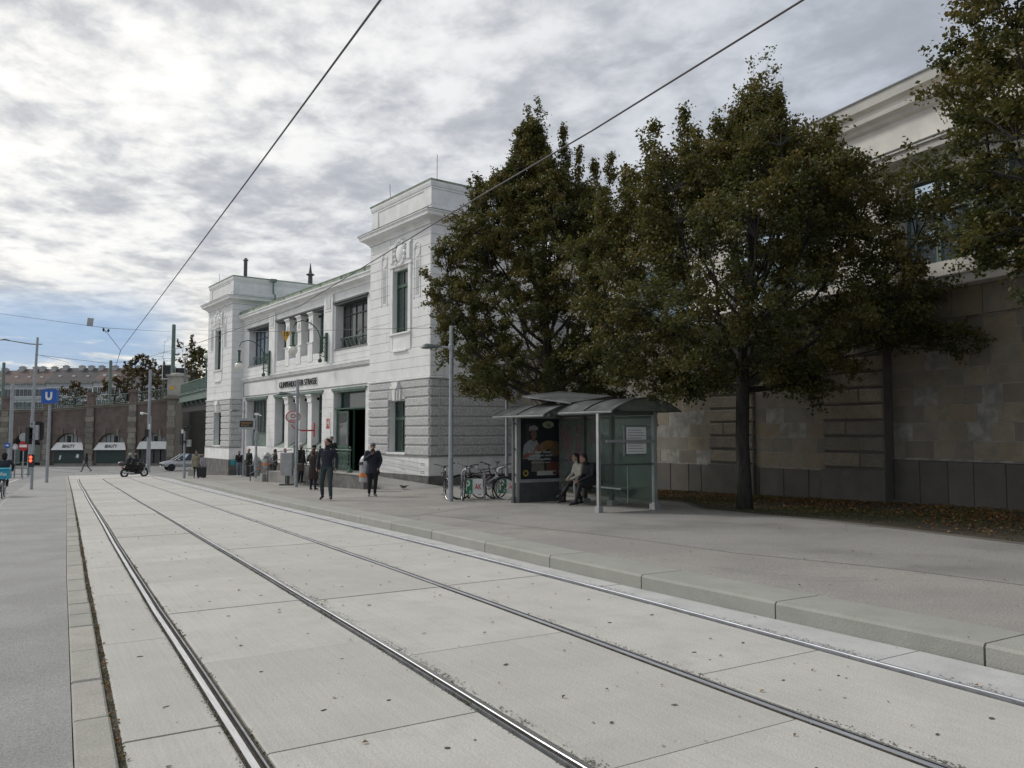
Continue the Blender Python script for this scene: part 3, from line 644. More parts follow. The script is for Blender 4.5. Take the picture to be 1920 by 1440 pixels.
    # main cornice and attic
    m=MB(); sweep_rect(m,u0,u1,-6,0,[(0.,10.28),(.06,10.30),(.07,10.36),(.13,10.40),(.17,10.46),(.36,10.56),(.40,10.57),(.41,10.70),(.46,10.73),(.47,10.78),(.0,10.83)]); m.build('cornice',M['white2'],st,smooth=True)
    m=MB(); sweep_rect(m,u0,u1,-6,0,[(.475,10.781),(.485,10.80),(.02,10.86)]); m.build('cornice_flashing',M['dgrey'],st)
    i=.06; m=MB(); sweep_rect(m,u0+i,u1-i,-6,-i,[(.03,10.84),(.03,11.05),(.0,11.08),(.0,11.78),(.03,11.80),(.03,11.86),(.06,11.90),(.09,12.02),(.09,12.12),(.0,12.13)]); m.build('attic',M['white2'],st)
    m=MB(); sweep_rect(m,u0+i,u1-i,-6,-i,[(.105,12.10),(.12,12.17),(.0,12.20)]); m.build('attic_flashing',M['patina'],st)
    # attic corner strips
    for x in (u0+.02,u1-.62): m=MB(); m.box(x,x+.6,-.06,-.025,11.10,11.78); m.build('attic_panel',M['white2'],st)
tower(False); tower(True)
# side face of the near tower (faces the camera): local frame T maps (a,b,z) -> (-b, a-L, z)
Ls=6.0; TS=Matrix(((0,-1,0,0),(1,0,0,-Ls),(0,0,1,0),(0,0,0,1)))
blocks('rusticated_stone',rows,Ls-.42,Ls+.0,-.03,.055,[],M['rustic'],st,.05,.035,T=TS)
blocks('rusticated_stone',rows,1.0,Ls-.50,-.03,.02,[],M['rustic'],st,.05,.03,T=TS)
zs=[4.07]+[4.07+.415*k for k in range(1,15)]+[10.28]
blocks('ashlar_block',list(zip(zs[:-1],zs[1:])),Ls-.65,Ls,-.02,.03,[],M['white'],st,.016,.006,T=TS)
blocks('ashlar_block',list(zip(zs[:-1],zs[1:])),.5,Ls-.67,-.02,.008,[],M['white'],st,.016,.006,T=TS)
m=MB(); m.T=TS
for k in range(9): m.box(Ls-2.0+.07*k,Ls-1.96+.07*k,.008,.05,9.0,9.8)
m.box(Ls-2.1,Ls-1.3,.008,.07,9.8,9.95); m.build('console_panel',M['white2'],st)
# near side of the far tower: courses and rusticated return
T2=Matrix(((0,-1,0,25.25),(1,0,0,-6.0),(0,0,1,0),(0,0,0,1)))
blocks('rusticated_stone',rows,5.25,6.0,-.03,.05,[],M['rustic'],st,.05,.03,T=T2)
blocks('ashlar_block',list(zip(zs[:-1],zs[1:])),4.6,6.0,-.02,.012,[],M['white'],st,.016,.006,T=T2)
# ---- central range, set back 0.75 m
V=-.75; C0,C1=5.35,25.25
door=(7.2,10.85,-.12,3.93); tri=(12.3,19.2,.92,3.93); sgl=(20.6,24.25,.92,3.93)
uo=[(7.15,10.8,6.05,8.46),(12.25,19.1,6.05,8.46),(20.45,24.1,6.05,8.46)]
m=MB(); cells(m,C0,C1,-.1,9.02,V-.55,V,[door,tri,sgl]+uo); m.box(C0,C1,-6,-2.6,-.1,9.0)
m.build('wall',M['white'],st)
m=MB(); m.box(C0,7.2,V-.5,V+.04,.02,.86); m.box(10.85,C1,V-.5,V+.04,.02,.86); m.build('plinth',M['white2'],st)
m=MB(); m.box(C0,7.2,V-.5,V+.06,-1.6,.02); m.box(10.85,C1,V-.5,V+.06,-1.6,.02); m.build('granite_plinth',M['granite'],st)
m=MB(); m.box(C0,C1,-2.6,-2.5,-.1,9.0); m.box(C0,C1,-2.6,V-.55,4.6,4.75); m.box(C0,C1,-2.6,V-.55,-.2,-.1); m.build('interior',M['dark_int'],st)
# ashlar joints on the piers
zr=[.92+.43*k for k in range(8)]; rowsC=list(zip(zr[:-1],zr[1:]))
for a,b in ((10.85,12.3),(19.2,20.6),(24.25,25.2),(5.4,7.2)):
    blocks('ashlar_block',rowsC,a+.01,b-.01,V-.01,V+.03,[],M['white'],st,.014,.006)
zr=[5.42,5.72,6.02]; 
blocks('ashlar_block',list(zip(zr[:-1],zr[1:])),C0+.02,C1-.02,V-.01,V+.025,[],M['white'],st,.014,.006)
# name panel and string courses
m=MB()
m.box(C0,C1,V,V+.07,5.10,5.16); m.box(C0,C1,V,V+.13,5.24,5.34); m.box(C0,C1,V,V+.09,5.16,5.24); m.build('string_course',M['white2'],st)
m=MB(); m.box(C0+.3,C1-.25,V,V+.03,5.0,5.04); m.box(C0+.3,C1-.25,V,V+.03,4.12,4.16); m.box(C1-.29,C1-.25,V,V+.03,4.16,5.0); m.build('panel_moulding',M['joint'],st)
text('GUMPENDORFER STRASSE',.36,M['black'],st,(15.75,V+.045,4.57),(R(90),0,R(180)),'station_name',width=5.5,ext=.02,bold=-.012)
# green lintels over the openings
m=MB()
for a,b,c,d in (door,tri,sgl): m.box(a-.12,b+.12,V-.3,V+.10,3.90,4.03); m.box(a-.06,b+.06,V-.3,V+.06,3.82,3.90)
m.build('lintel',M['greenl'],st)
m=MB()
for a,b,c,d in uo: m.box(a-.14,b+.14,V-.3,V+.12,8.44,8.53); m.box(a-.05,b+.05,V-.35,V+.04,8.34,8.44)
m.build('lintel',M['dgrey'],st)
# pillars in the triple openings
def pillar(x,z0,z1,fancy):
    m=MB(); w=.27
    m.box(x-w,x+w,V-.50,V-.02,z0,z1-.3); m.box(x-w-.06,x+w+.06,V-.5,V+.05,z1-.16,z1-.04); m.box(x-w-.12,x+w+.12,V-.5,V+.1,z1-.07,z1); m.prism([(x-w,V-.3,z1-.42),(x+w,V-.3,z1-.42),(x+w+.06,V-.3,z1-.16),(x-w-.06,V-.3,z1-.16)],(0,.32,0))
    if fancy:
        m.box(x-w-.05,x+w+.05,V-.5,V+.05,z0-.4,z0+.62); m.box(x-w-.02,x+w+.02,V-.3,V+.02,z1-.9,z1-.42); m.ell((x,V+.02,z1-.55),(.14,.07,.2),8,6); m.box(x-w-.08,x+w+.08,V-.4,V+.08,z0+.62,z0+.68)
    m.build('pillar',M['white2'],st)
for x in (14.05,15.75,17.45):
    pillar(x,.92,3.86,False); pillar(x-.06,6.05,8.40,True)
# pilasters between the upper openings
for a,b in ((10.98,12.08),(19.28,20.28)):
    m=MB()
    m.box(a,b,V+.0,V+.09,5.36,9.0)
    for k in range(4): m.box(a+.25+.16*k,a+.33+.16*k,V+.09,V+.14,8.25,8.8)
    m.box(a+.18,b-.18,V+.09,V+.115,8.12,8.22); m.box(a+.18,b-.18,V+.09,V+.115,8.83,8.9)
    m.build('pilaster',M['white2'],st)
# cornice, gutter, green roof
m=MB(); pr=[(0,8.98),(.06,9.0),(.07,9.08),(.14,9.14),(.30,9.22),(.34,9.23),(.35,9.36),(.40,9.40),(.40,9.46),(-.2,9.5)]
for (o,z),(o2,z2) in zip(pr[:-1],pr[1:]): m.add([(C0,V+o,z),(C1,V+o,z),(C1,V+o2,z2),(C0,V+o2,z2)],[(0,3,2,1)])
m.add([(C0,V-.3,8.98),(C1,V-.3,8.98),(C1,V-.3,9.5),(C0,V-.3,9.5)],[(0,1,2,3)]); m.build('cornice',M['white2'],st)
m=MB(); m.box(C0,C1,V-.1,V+.30,9.47,9.66); m.box(C0,C1,V-.12,V+.32,9.66,9.69); m.build('parapet',M['patina'],st)
m=MB(); m.prism([(C0,V-.1,9.68),(C0,V+.33,9.70),(C0,V-2.6,10.25),(C0,-6,10.3),(C0,-6,9.5),(C0,V-.1,9.5)],(C1-C0,0,0)); m.build('roof',M['patina'],st)
for k in range(7): m=MB(); m.box(C0+1.5+k*2.6,C0+1.56+k*2.6,V+.33,V+.345,9.47,9.66); m.build('parapet_clip',M['dgrey'],st)
# windows of the range
for a,b,c,d in ((sgl[0],sgl[1],sgl[2],3.84),): window(a,b,c,d,V-.42,[a+(b-a)*k/6 for k in range(1,6)],[(1.72,.06)],st,fm='greenl')
def lattice(m,a,b,z0,z1,v,st_=.32):
    x=a
    while x<b-.05:
        m.tube([(x,v,z0),(x+st_,v,z1)],.014,4); m.tube([(x+st_,v,z0),(x,v,z1)],.014,4); m.tube([(x+st_/2+.1*math.cos(q),v,(z0+z1)/2+.13*math.sin(q)) for q in [math.pi*2*k/8 for k in range(9)]],.011,4); x+=st_
    m.box(a,b,v-.02,v+.02,z1,z1+.04); m.box(a,b,v-.02,v+.02,z0-.04,z0)
m=MB(); m.box(sgl[0],sgl[1],V-.41,V-.38,.95,1.68); m.build('apron_panel',M['greenl'],st)
edges=[12.3,13.78,14.32,15.48,16.02,17.18,17.72,19.2]
for i in range(0,8,2):
    a,b=edges[i],edges[i+1]; window(a,b,.92,3.84,V-.44,[(a+b)/2],[(2.9,.06)],st,fm='greenl'); window(a-.06,b-.06,6.05,8.36,V-.44,[(a+b)/2],[],st,fm='greenl')
    m=MB(); m.prism([(a,V-.44,.92),(a,V+.02,.925),(a,V-.44,1.25)],(b-a,0,0)); m.build('sill_slope',M['greenl'],st)
for a,b in ((uo[0][0],uo[0][1]),(uo[2][0],uo[2][1])):
    window(a,b,6.05,8.36,V-.44,[a+(b-a)*k/5 for k in range(1,5)],[(7.8,.04)],st,fm='dgrey',gm='glass_blue' if a>15 else 'glass_dark')
    m=MB(); lattice(m,a,b,6.12,6.62,V-.3,.45); m.build('balustrade',M['greenl'],st)
    m=MB(); m.box(a-.06,b+.06,V-.4,V+.06,5.99,6.05); m.build('window_sill',M['joint'],st)
# entrance: green frame, transom light, one leaf folded out, dark hall
a,b=door[0],door[1]
m=MB(); m.box(a,b,V-.5,V-.38,2.92,3.05); m.box(a,a+.12,V-.5,V-.38,-.1,3.86); m.box(a+.75,a+.83,V-.48,V-.4,-.1,2.92); m.box(b-.12,b,V-.5,V-.38,-.1,3.86); m.box(a,b,V-.5,V-.38,3.76,3.88); m.box(b-1.5,b-1.42,V-.48,V-.40,-.1,2.92); m.box(a,b,V-.45,V-.05,2.96,3.02)
m.build('door_frame',M['green'],st)
m=MB(); m.box(a+.12,b-.12,V-.455,V-.44,3.05,3.76); m.box(a+.12,a+.75,V-.455,V-.44,.1,2.92); m.build('transom_pane',M['glass_dark'],st)
m=MB(); m.box(b-1.42,b-.02,V-.20,V-.14,-.08,.02); m.box(b-1.42,b-.02,V-.20,V-.14,2.75,2.87); m.box(b-1.42,b-1.28,V-.20,V-.14,.02,2.75); m.box(b-.16,b-.02,V-.20,V-.14,.02,2.75); m.box(b-1.28,b-.16,V-.20,V-.14,1.0,1.12)
d=m.build('door',M['green'],st); m=MB(); m.box(b-1.28,b-.16,V-.175,V-.16,1.12,2.75); m.build('pane',M['glass_dark'],d)
m=MB(); m.box(b-1.28,b-.16,V-.19,V-.18,.02,1.0); lattice(m,b-1.26,b-.18,.12,.9,V-.14,.36); m.build('door_grille',M['green'],d)
m=MB(); m.box(b-1.42,b-1.36,V-.14,V-.10,1.2,1.55); m.build('handle',M['steel'],d)
m=MB(); m.box(a+.9,a+1.4,V-2.0,V-1.95,-.1,2.9); m.build('interior_post',M['alu'],st)
# red notice beside the door
m=MB(); m.box(11.15,11.75,V+.03,V+.05,1.55,2.85); n_=m.build('wall_notice',M['signwhite'],st); m=MB(); m.box(11.24,11.66,V+.05,V+.056,1.98,2.5); m.build('notice_panel',flat((.42,.07,.06),.6,0,'faded_red_print'),n_)
text('H',.34,M['signwhite'],n_,(11.45,V+.058,2.28),(R(90),0,R(180)),'notice_letter',ext=.002)
# downpipe and roof furniture on the far tower
pipe=MB(); pipe.tube([(24.98,-2.6,12.0),(24.98,-2.6,11.2),(24.62,-2.6,11.0),(24.62,-2.6,9.9)],.06,8); pipe.box(24.85,25.1,-2.8,-2.4,11.95,12.15); pipe.build('downpipe',M['greenl'],st)
ch=MB(); ch.lathe([(.12,12.1),(.12,13.3),(.2,13.32),(.05,13.5)],(25.6,-.9,0),10); ch.build('vent_pipe',M['dgrey'],st)
ch=MB(); ch.lathe([(.17,12.1),(.15,12.8),(.30,12.86),(.30,12.9),(.12,13.0),(.07,13.3),(.02,13.7)],(25.55,-5.45,0),10); ch.build('chimney',M['dgrey'],st)
ch=MB(); ch.tube([(.2,-.4,12.1),(.2,-.4,13.3)],.012,5); ch.tube([(4.6,-.6,12.1),(4.7,-.6,13.2)],.012,5); ch.tube([(30.3,-.6,12.1),(30.3,-.6,13.1)],.012,5); ch.build('lightning_rod',M['wire'],st)
# rear mass so the place holds from the side
m=MB(); m.box(0.4,30.2,-14,-6,-1.8,9.2); m.build('rear_wall',M['white'],st)
# handrails on the near tower
m=MB()
for z0,z1 in ((.80,.53),(.48,.22)):
    m.tube([(4.4,.22,z0),(.25,.22,z1),(.18,.12,z1-.02)],.022,8)
    for k in (.3,1.9,3.6): zz=z1+(z0-z1)*(k-.25)/4.15; m.tube([(k,.22,zz-.01),(k,.22,zz-.09),(k,.06,zz-.09)],.012,6)
m.build('wall_handrail',M['steel'],st)
# ------------------------------------------------------------------ globe lamps on brackets
def globe_lamp(u,z,lab):
    o=empty('wall_lamp',tuple(st.matrix_basis@Vector((u,V+.1,0)))[:2]+(0,),st.rotation_euler.z,lab,'lamp','globe lamps on the station front')
    m=MB(); m.box(-.09,.09,0,.1,z-.75,z+.75)
    m.tube([(0,.35,z-.75),(0,.38,z-.5),(0,.38,z+.4),(0,.25,z+.5),(0,.08,z+.52)],.035,8); m.ell((0,.38,z-.72),(.11,.11,.12),10,8)
    for k in range(5): m.tube([(0,.08,z-.55+.24*k),(0,.38,z-.45+.24*k)],.02,6); m.tube([(0,.22+.07*math.cos(q),z-.42+.24*k+.08*math.sin(q)) for q in [math.pi*2*j/8 for j in range(9)]],.014,5)
    m.box(-.12,.12,.30,.46,z-.35,z-.30); m.tube([(0,.38,z+.35)]+[(0,.38+1.0*(1-math.cos(q)),z+.35+.95*math.sin(q)) for q in [math.pi*.5*k/6 for k in range(1,7)]]+[(0,1.75,z+1.15),(0,1.86,z+.9)],.028,8)
    m.build('bracket',M['green'],o,smooth=True)
    m=MB(); m.lathe([(.03,.55),(.10,.62),(.10,.72),(.05,.75)],(0,1.86,z-.05),10); m.lathe([(.07,0),(.07,.45),(.10,.47),(.05,.55)],(0,1.86,z-.0),10); m.lathe([(.02,0),(.19,.02),(.10,.09)],(0,1.86,z-.06),12); m.build('lamp_holder',M['green'],o,smooth=True)
    m=MB(); m.ell((0,1.86,z-.28),.25,16,12); m.build('globe',M['globe'],o,smooth='all')
globe_lamp(20.0,6.0,'white globe lamp hanging from the left green bracket on the station front')
globe_lamp(11.6,6.25,'white globe lamp hanging from the right green bracket, above the station name')
# round red and white shop sign on a red arm
o=empty('shop_sign',tuple(st.matrix_basis@Vector((13.3,V,0)))[:2]+(0,),st.rotation_euler.z,'oval red and white shop sign hanging from a red arm on the station wall','sign')
m=MB(); m.box(-.04,.04,.0,.05,1.55,2.3); m.box(-.03,.03,.05,.75,1.85,1.93); m.tube([(0,.75,1.89),(0,1.1,1.98),(0,1.3,2.2)],.03,6); m.build('arm',M['red'],o)
m=MB(); 
ring=[(math.cos(q)*.42,math.sin(q)*.33) for q in [math.pi*2*k/28 for k in range(28)]]
m.prism([(-.02,1.22+x,2.62+z) for x,z in ring],(.05,0,0)); pl=m.build('sign_plate',M['signwhite'],o)
m=MB(); m.tube([(-.03,1.22+.39*x/.42,2.62+.30*z/.33) for x,z in ring+ring[:1]],.022,5); m.tube([(-.03,1.22+.12*x/.42,2.66+.09*z/.33) for x,z in ring+ring[:1]],.022,5); m.build('sign_ring',M['red'],o)
text('TRAFIK',.09,M['red'],o,(-.03,1.22,2.42),(R(90),0,R(-90)),'lettering',width=.42,ext=.004)
# ------------------------------------------------------------------ ramp, steps and railing in front of the door
rp=empty('entrance_ramp',tuple(st.location),st.rotation_euler.z,'dark granite entrance ramp with steps in front of the station door','ramp')
m=MB(); m.box(-.1,4.6,2.55,2.95,-.9,.14); m.prism([(4.6,2.55,-.9),(7.6,2.55,-.9),(7.6,2.55,.16),(5.2,2.55,.30),(4.6,2.55,.14)],(0,.40,0)); m.build('parapet_wall',M['granite'],rp)
m=MB(); m.box(-.15,4.65,2.52,2.98,.142,.19); m.build('coping',M['edge'],rp)
m=MB(); m.prism([(-2.2,.12,-.9),(11.5,.12,-.9),(11.5,.12,-.12),(4.8,.12,-.12),(-2.2,.12,-.34)],(0,2.4,0)); m.build('ramp_floor',M['asph_d'],rp)
m=MB(); m.box(5.36,11.5,V-.3,.12,-.9,-.11); m.build('door_step',M['granite'],rp)
for k in range(4): m=MB(); m.box(11.5+.36*k,11.86+.36*k,.1,2.7,-1.2,-.26-.13*k); m.build('step',M['kerb'],rp)
rl=empty('ramp_railing',tuple(st.location),st.rotation_euler.z,'ornate green iron railing on the granite ramp wall','railing')
for x in (1.5,4.4,7.3):
    m=MB(); m.lathe([(.13,.19),(.12,.26),(.05,.34),(.03,.5),(.028,1.12),(.045,1.15),(.045,1.19),(.0,1.24)],(x,2.75,0),10); m.build('post',M['green'],rl,smooth=True)
m=MB(); m.tube([(1.4,2.75,1.08),(7.4,2.75,1.08)],.028,8); m.build('top_rail',M['greenl'],rl)
m=MB(); m.tube([(1.5,2.72,.42),(7.3,2.72,.42)],.016,6); m.tube([(1.5,2.72,.62),(7.3,2.72,.62)],.012,6); m.tube([(1.5,2.72,.95),(7.3,2.72,.95)],.014,6)
x=1.75
while x<7.1:
    for d in (0,.07): m.tube([(x+d,2.74,.3),(x+d,2.74,1.05)],.011,5)
    if x+.5<7.1:
        m.tube([(x+.29+.10*math.cos(q),2.74,.62+.17*math.sin(q)) for q in [math.pi*2*k/12 for k in range(13)]],.013,5); m.tube([(x+.29+.05*math.cos(q),2.74,.62+.09*math.sin(q)) for q in [math.pi*2*k/10 for k in range(11)]],.010,5)
        m.tube([(x+.1,2.74,1.02),(x+.22,2.74,.82),(x+.29,2.74,.78),(x+.36,2.74,.82),(x+.48,2.74,1.02)],.010,5); m.tube([(x+.1,2.74,.25),(x+.22,2.74,.44),(x+.36,2.74,.44),(x+.48,2.74,.25)],.010,5)
    x+=.58
m.build('ironwork',M['greenl'],rl)
sr=empty('stair_railing',tuple(st.location),st.rotation_euler.z,'plain grey handrail sloping down beside the entrance steps','railing')
m=MB()
for z in (.0,-.38): m.tube([(7.6,2.75,1.0+z),(9.4,2.75,.86+z),(13.2,2.75,-.0+z+.05)],.022,6)
for x,z0,z1 in ((8.3,-.3,.95),(10.6,-.35,.62),(13.1,-.85,.05)): m.tube([(x,2.75,z0-.4),(x,2.75,z1)],.026,6)
m.build('rails',M['dgrey'],sr)
# ------------------------------------------------------------------ stone retaining wall and the white hall above it
wl=empty('retaining_wall',(18.1,12.6,0),R(90),'long weathered sandstone block wall with rusticated piers behind the trees','wall')
rg=random.Random(11); EB=16.9
arch=(8.45,11.35,0,3.35)
m=MB(); cells(m,-.3,EB,-.8,4.8,-.9,-.004,[(8.45,11.35,-.8,2.2)]); 
m.build('wall_core',M['mortar'],wl)
m=MB(); m.box(8.3,11.5,-1.6,-1.5,-.8,4); m.build('arch_door',M['dark_int'],wl)
def arow(z0,z1):
    return z0,z1
hB=[.80,1.21,1.62,2.03,2.45,2.87,3.29,3.71,4.05,4.37]
def arch_op(rows):
    # opening stepped under a semicircular arch ring
    out=[]
    for z0,z1 in rows:
        zc=(z0+z1)/2
        if zc<2.0: out.append((8.3,11.5,z0,z1))
        elif zc<3.75: w=math.sqrt(max(0,1.75**2-(zc-2.0)**2)); out.append((9.9-w,9.9+w,z0,z1))
    return out
rB=list(zip(hB[:-1],hB[1:])); ops=arch_op(rB)+[(-.5,1.44,.8,4.15),(6.25-4.6+.0,1.6,0,0)]
p2=(4.45+12-12.6,6.2+12-12.6)
blocks('stone_block',rB,1.44,EB,-.03,.0,ops+[(p2[0],p2[1],.8,4.15)],M['ashlar'],wl,.017,.003,L=.82,rg=rg,jit=.006)
for k in range(11):   # voussoirs of the arch
    a0,a1=math.pi*k/11,math.pi*(k+1)/11; m=MB(); pts=[(9.9+r*math.cos(a),-.03,2.0+r*math.sin(a)) for r,a in ((1.45,a0+.01),(1.78,a0+.01),(1.78,a1-.01),(1.45,a1-.01))]; m.prism(pts,(0,.06,0)); m.build('voussoir',M['ashlar'],wl)
for px_ in (8.3,11.2): 
    for z0,z1 in rB[:3]: m=MB(); m.cbox(px_+.0,px_+.3,-.03,.03,z0+.01,z1-.01,.01); m.build('voussoir',M['ashlar'],wl)
m=MB(); m.box(8.5,11.3,-.5,-.45,-.5,3.3); m.build('arch_gate',M['dark_int'],wl)
blocks('stone_block',[(4.39,5.05)],-.38,EB,-.03,.05,[],M['ashlar'],wl,.014,.01,L=1.5,rg=rg)
blocks('plinth_stone',[(-.35,.78)],1.44,EB,-.04,.045,[(8.4,11.4,-.4,.8)],M['plinthstone'],wl,.016,.012,L=.66,rg=rg)
def pier_(x0,x1,zt=4.1,d=.16,name='rough_stone'):
    h=[.86]
    while h[-1]<zt-.2: h.append(h[-1]+.405)
    for i,(a,b) in enumerate(zip(h[:-1],h[1:])):
        cut=[x0,x1] if i%2 else [x0,x0+(x1-x0)*rg.choice([.3,.38,.6,.66]),x1]
        for c,e in zip(cut[:-1],cut[1:]): m=MB(); m.cbox(c+(.006 if c>x0 else 0),e-(.006 if e<x1 else 0),-.04,d+rg.uniform(-.01,.01),a+.028,b-.028,.03); m.build(name,M['ashlar_rough'],wl)
    m=MB(); m.box(x0+.02,x1-.02,-.04,d-.055,.8,h[-1]+.12); m.build('pier_core',M['plinthstone'],wl)
    m=MB(); m.cbox(x0-.02,x1+.02,-.04,d+.02,h[-1]+.02,h[-1]+.22,.04); m.build('pier_cap',M['ashlar'],wl)
    m=MB(); m.cbox(x0-.04,x1+.04,-.04,d+.04,-.35,.82,.015); m.build('plinth_stone',M['plinthstone'],wl)
pier_(-.33,1.44); pier_(p2[0],p2[1],d=.14)
# end face of the near pier
TE=Matrix(((0,-1,0,0),(1,0,0,-1.4),(0,0,1,0),(0,0,0,1)))
m=MB(); m.T=TE; m.box(0,1.5,.31,.335,-.4,4.9); m.build('pier_return',M['plinthstone'],wl)
# cove, ledge
def ledge(par,x0,x1,yb,dz=0):
    m=MB(); pr=[(o,z+dz) for o,z in [(.05,5.20),(.10,5.22),(.30,5.23),(.31,5.26),(.33,5.46),(.36,5.47),(.36,5.50),(yb,5.53)]]
    for (o,z),(o2,z2) in zip(pr[:-1],pr[1:]): m.add([(x0,o,z),(x1,o,z),(x1,o2,z2),(x0,o2,z2)],[(0,3,2,1)])
    m.add([(x0,o,z) for o,z in pr]+[(x0,yb,5.0)],[tuple(range(len(pr)+1))]); m.add([(x1,o,z) for o,z in pr]+[(x1,yb,5.0)],[tuple(range(len(pr)+1))]); m.build('ledge',M['rooftrim'],par)
ledge(wl,-.5,EB,-4.,-.155)
wa=empty('near_wall',(18.32,12.27,.0735),math.atan2(.992,.127),'nearer stretch of sandstone block wall at the right edge with a pale plinth line','wall')
wa.scale=(.958,)*3
m=MB(); m.box(-22,-.02,-1,-.004,-.6,4.9); m.build('wall_core',M['mortar'],wa)
hA=[1.13,1.56,2.0,2.43,2.87,3.30,3.74,4.12,4.47]
blocks('stone_block',list(zip(hA[:-1],hA[1:])),-9,-.02,-.03,0,[],M['ashlar'],wa,.016,.003,L=.74,rg=rg,jit=.005)
blocks('stone_block',[(4.49,5.2)],-9,0,-.03,.05,[],M['ashlar'],wa,.013,.01,L=1.25,rg=rg)
blocks('plinth_stone',[(.02,1.08)],-9,-.02,-.03,.035,[],M['plinthstone'],wa,.016,.012,L=.8,rg=rg)
m=MB(); m.box(-22,0,-.03,.055,1.082,1.125); m.build('plinth_ledge',M['mortar'],wa)
m=MB(); m.box(-22,0,-.2,.22,-.3,.05); m.build('wall_footing',M['plinthstone'],wa)
ledge(wa,-22,.3,-.2)
m=MB()
for k in range(260):
    x=-9+k*.04; m.tube([(x,.26,5.49),(x+.012,.30 if k%2 else .22,5.61)],.0022,3,cap=False)
m.build('bird_spikes',M['galv'],wa,kind='stuff')
# white hall
hl=empty('station_hall',(18.32,12.27,.0735),math.atan2(.992,.127),'white platform hall with stepped cornice and green glazing above the stone wall','building')
hl.scale=(.958,)*3
gw=[(-4.9,-.35),(2.0,6.5),(8.8,13.3)]
m=MB(); cells(m,-22,18.5,5.3,10.3,-.6,-.12,[(a,b,5.95,8.12) for a,b in gw]+[(-12,-7.3,5.95,8.12)]); m.box(-22,18.5,-9,-.6,5.0,5.95); m.box(-22,18.5,-9,-.6,8.12,10.3); m.build('wall',M['rooftrim'],hl)
m=MB(); m.box(-22,18.5,-1.5,-1.4,5.9,8.2); m.build('interior',M['dark_int'],hl)
for a,b in gw+[(-12,-7.3)]:
    n=5; w=(b-a)/n
    for k in range(n): window(a+w*k+.01,a+w*(k+1)-.01,5.95,8.12,-.30,[],[(7.25,.05),(6.6,.05)],hl,fm='greenl',gm='glass_blue',fw=.05)
m=MB(); pr=[(-.12,8.50),(.05,8.52),(.08,8.62),(.34,8.66),(.36,8.80),(.42,8.84),(.42,8.90),(-.05,8.96),(-.05,9.85),(.06,9.90),(.10,10.0),(.24,10.04),(.26,10.12),(.14,10.18),(.14,10.32),(.30,10.38),(.34,10.56),(.36,10.62),(-.3,10.68)]
for (o,z),(o2,z2) in zip(pr[:-1],pr[1:]): m.add([(-22,o,z),(18.5,o,z),(18.5,o2,z2),(-22,o2,z2)],[(0,3,2,1)])
for x in (-22,18.5): m.add([(x,o,z) for o,z in pr]+[(x,-.3,8.5)],[tuple(range(len(pr)+1))])
m.build('cornice',M['rooftrim'],hl)
m=MB(); m.box(-22,18.5,.30,.38,10.62,10.66); m.box(-22,18.5,.36,.44,8.895,8.93); m.box(-22,18.5,-9,.3,10.62,10.7); m.build('roof_edge',M['dgrey'],hl)
m=MB(); pts=[(1.2-.75+.75*2*k/10,-.04,8.97+.62*math.sin(math.pi*k/10)) for k in range(11)]; m.prism(pts,(0,.14,0)); m.tube([(p[0],.12,p[2]+.03) for p in pts],.045,6); m.build('segmental_pediment',M['rooftrim'],hl)
for k in range(-7,6):
    m=MB(); m.box(-.3+k*3.0,.25+k*3.0,-.12,.02,5.6,8.5) if not any(a-.6<k*3.0<b+.3 for a,b in gw+[(-12,-7.3)]) else m.box(0,.01,-.2,-.19,8.3,8.31); 
    if len(m.v) and m.v[0][2]<6: m.build('pilaster',M['rooftrim'],hl)
# ------------------------------------------------------------------ bus shelter
sh=empty('bus_shelter',(10.9,14.4,0),0,'glass and steel tram shelter with two small vaulted roofs and graffiti on the back pane','shelter')
zb=gz(15)+.16-.0
def gzz(s): return gz(14.4+s)+.152
def post(x,y,w=.05,d=.06,zt=2.24,mt='alu',foot=True):
    m=MB(); m.box(x-w/2,x+w/2,y-d/2,y+d/2,gzz(y)-.05,zt); m.build('post',M[mt],sh)
    if foot: m=MB(); m.box(x-w,x+w,y-d,y+d,gzz(y)-.03,gzz(y)+.13); m.build('post_foot',M['alu'],sh)
post(.0,.05,.06,.08,2.25,'steel'); post(1.58,.0,.09,.09); post(1.62,1.65,.09,.10,2.25,'dgrey'); post(1.62,2.8,.11,.10,2.25,'dgrey'); post(1.72,4.05,.06,.08,2.25,'dgrey',False)
m=MB(); m.box(1.60,1.68,0,4.1,2.17,2.25); m.box(-.02,.05,.05,1.55,2.17,2.25); m.box(-.02,1.6,-.03,.03,2.17,2.25); m.box(.03,1.62,-.02,.02,1.02,1.06); m.box(-.02,.05,2.0,4.15,2.15,2.23); m.build('frame_rail',M['dgrey'],sh)
m=MB(); m.box(.04,1.55,-.012,.0,.16,2.16); m.build('end_pane',M['glass'],sh)
for a,b in ((.06,1.59),(1.71,2.74),(2.86,4.02)): m=MB(); m.box(1.635,1.645,a,b,.2,2.16); m.build('back_pane',M['glass_back'],sh)
m=MB(); m.box(.78,.80,-.006,.012,.16,1.02); m.build('pane_joint',M['alu'],sh)
m=MB(); m.box(.12,1.52,-.10,-.06,1.54,1.60); m.box(.16,.2,-.08,-.01,1.55,1.59); m.box(1.42,1.46,-.08,-.01,1.55,1.59); m.build('grab_bar',M['alu'],sh)
m=MB(); m.box(.70,1.36,.005,.035,1.24,1.93); tb=m.build('timetable_frame',M['alu'],sh); m=MB(); m.box(.74,1.32,-.022,-.014,1.28,1.89); m.build('timetable_sheet',M['signwhite'],tb)
m=MB()
for k in range(9): m.box(.78,1.28-.05*(k%3),-.0255,-.023,1.33+.06*k,1.345+.06*k)
m.build('timetable_print',M['galv'],tb)
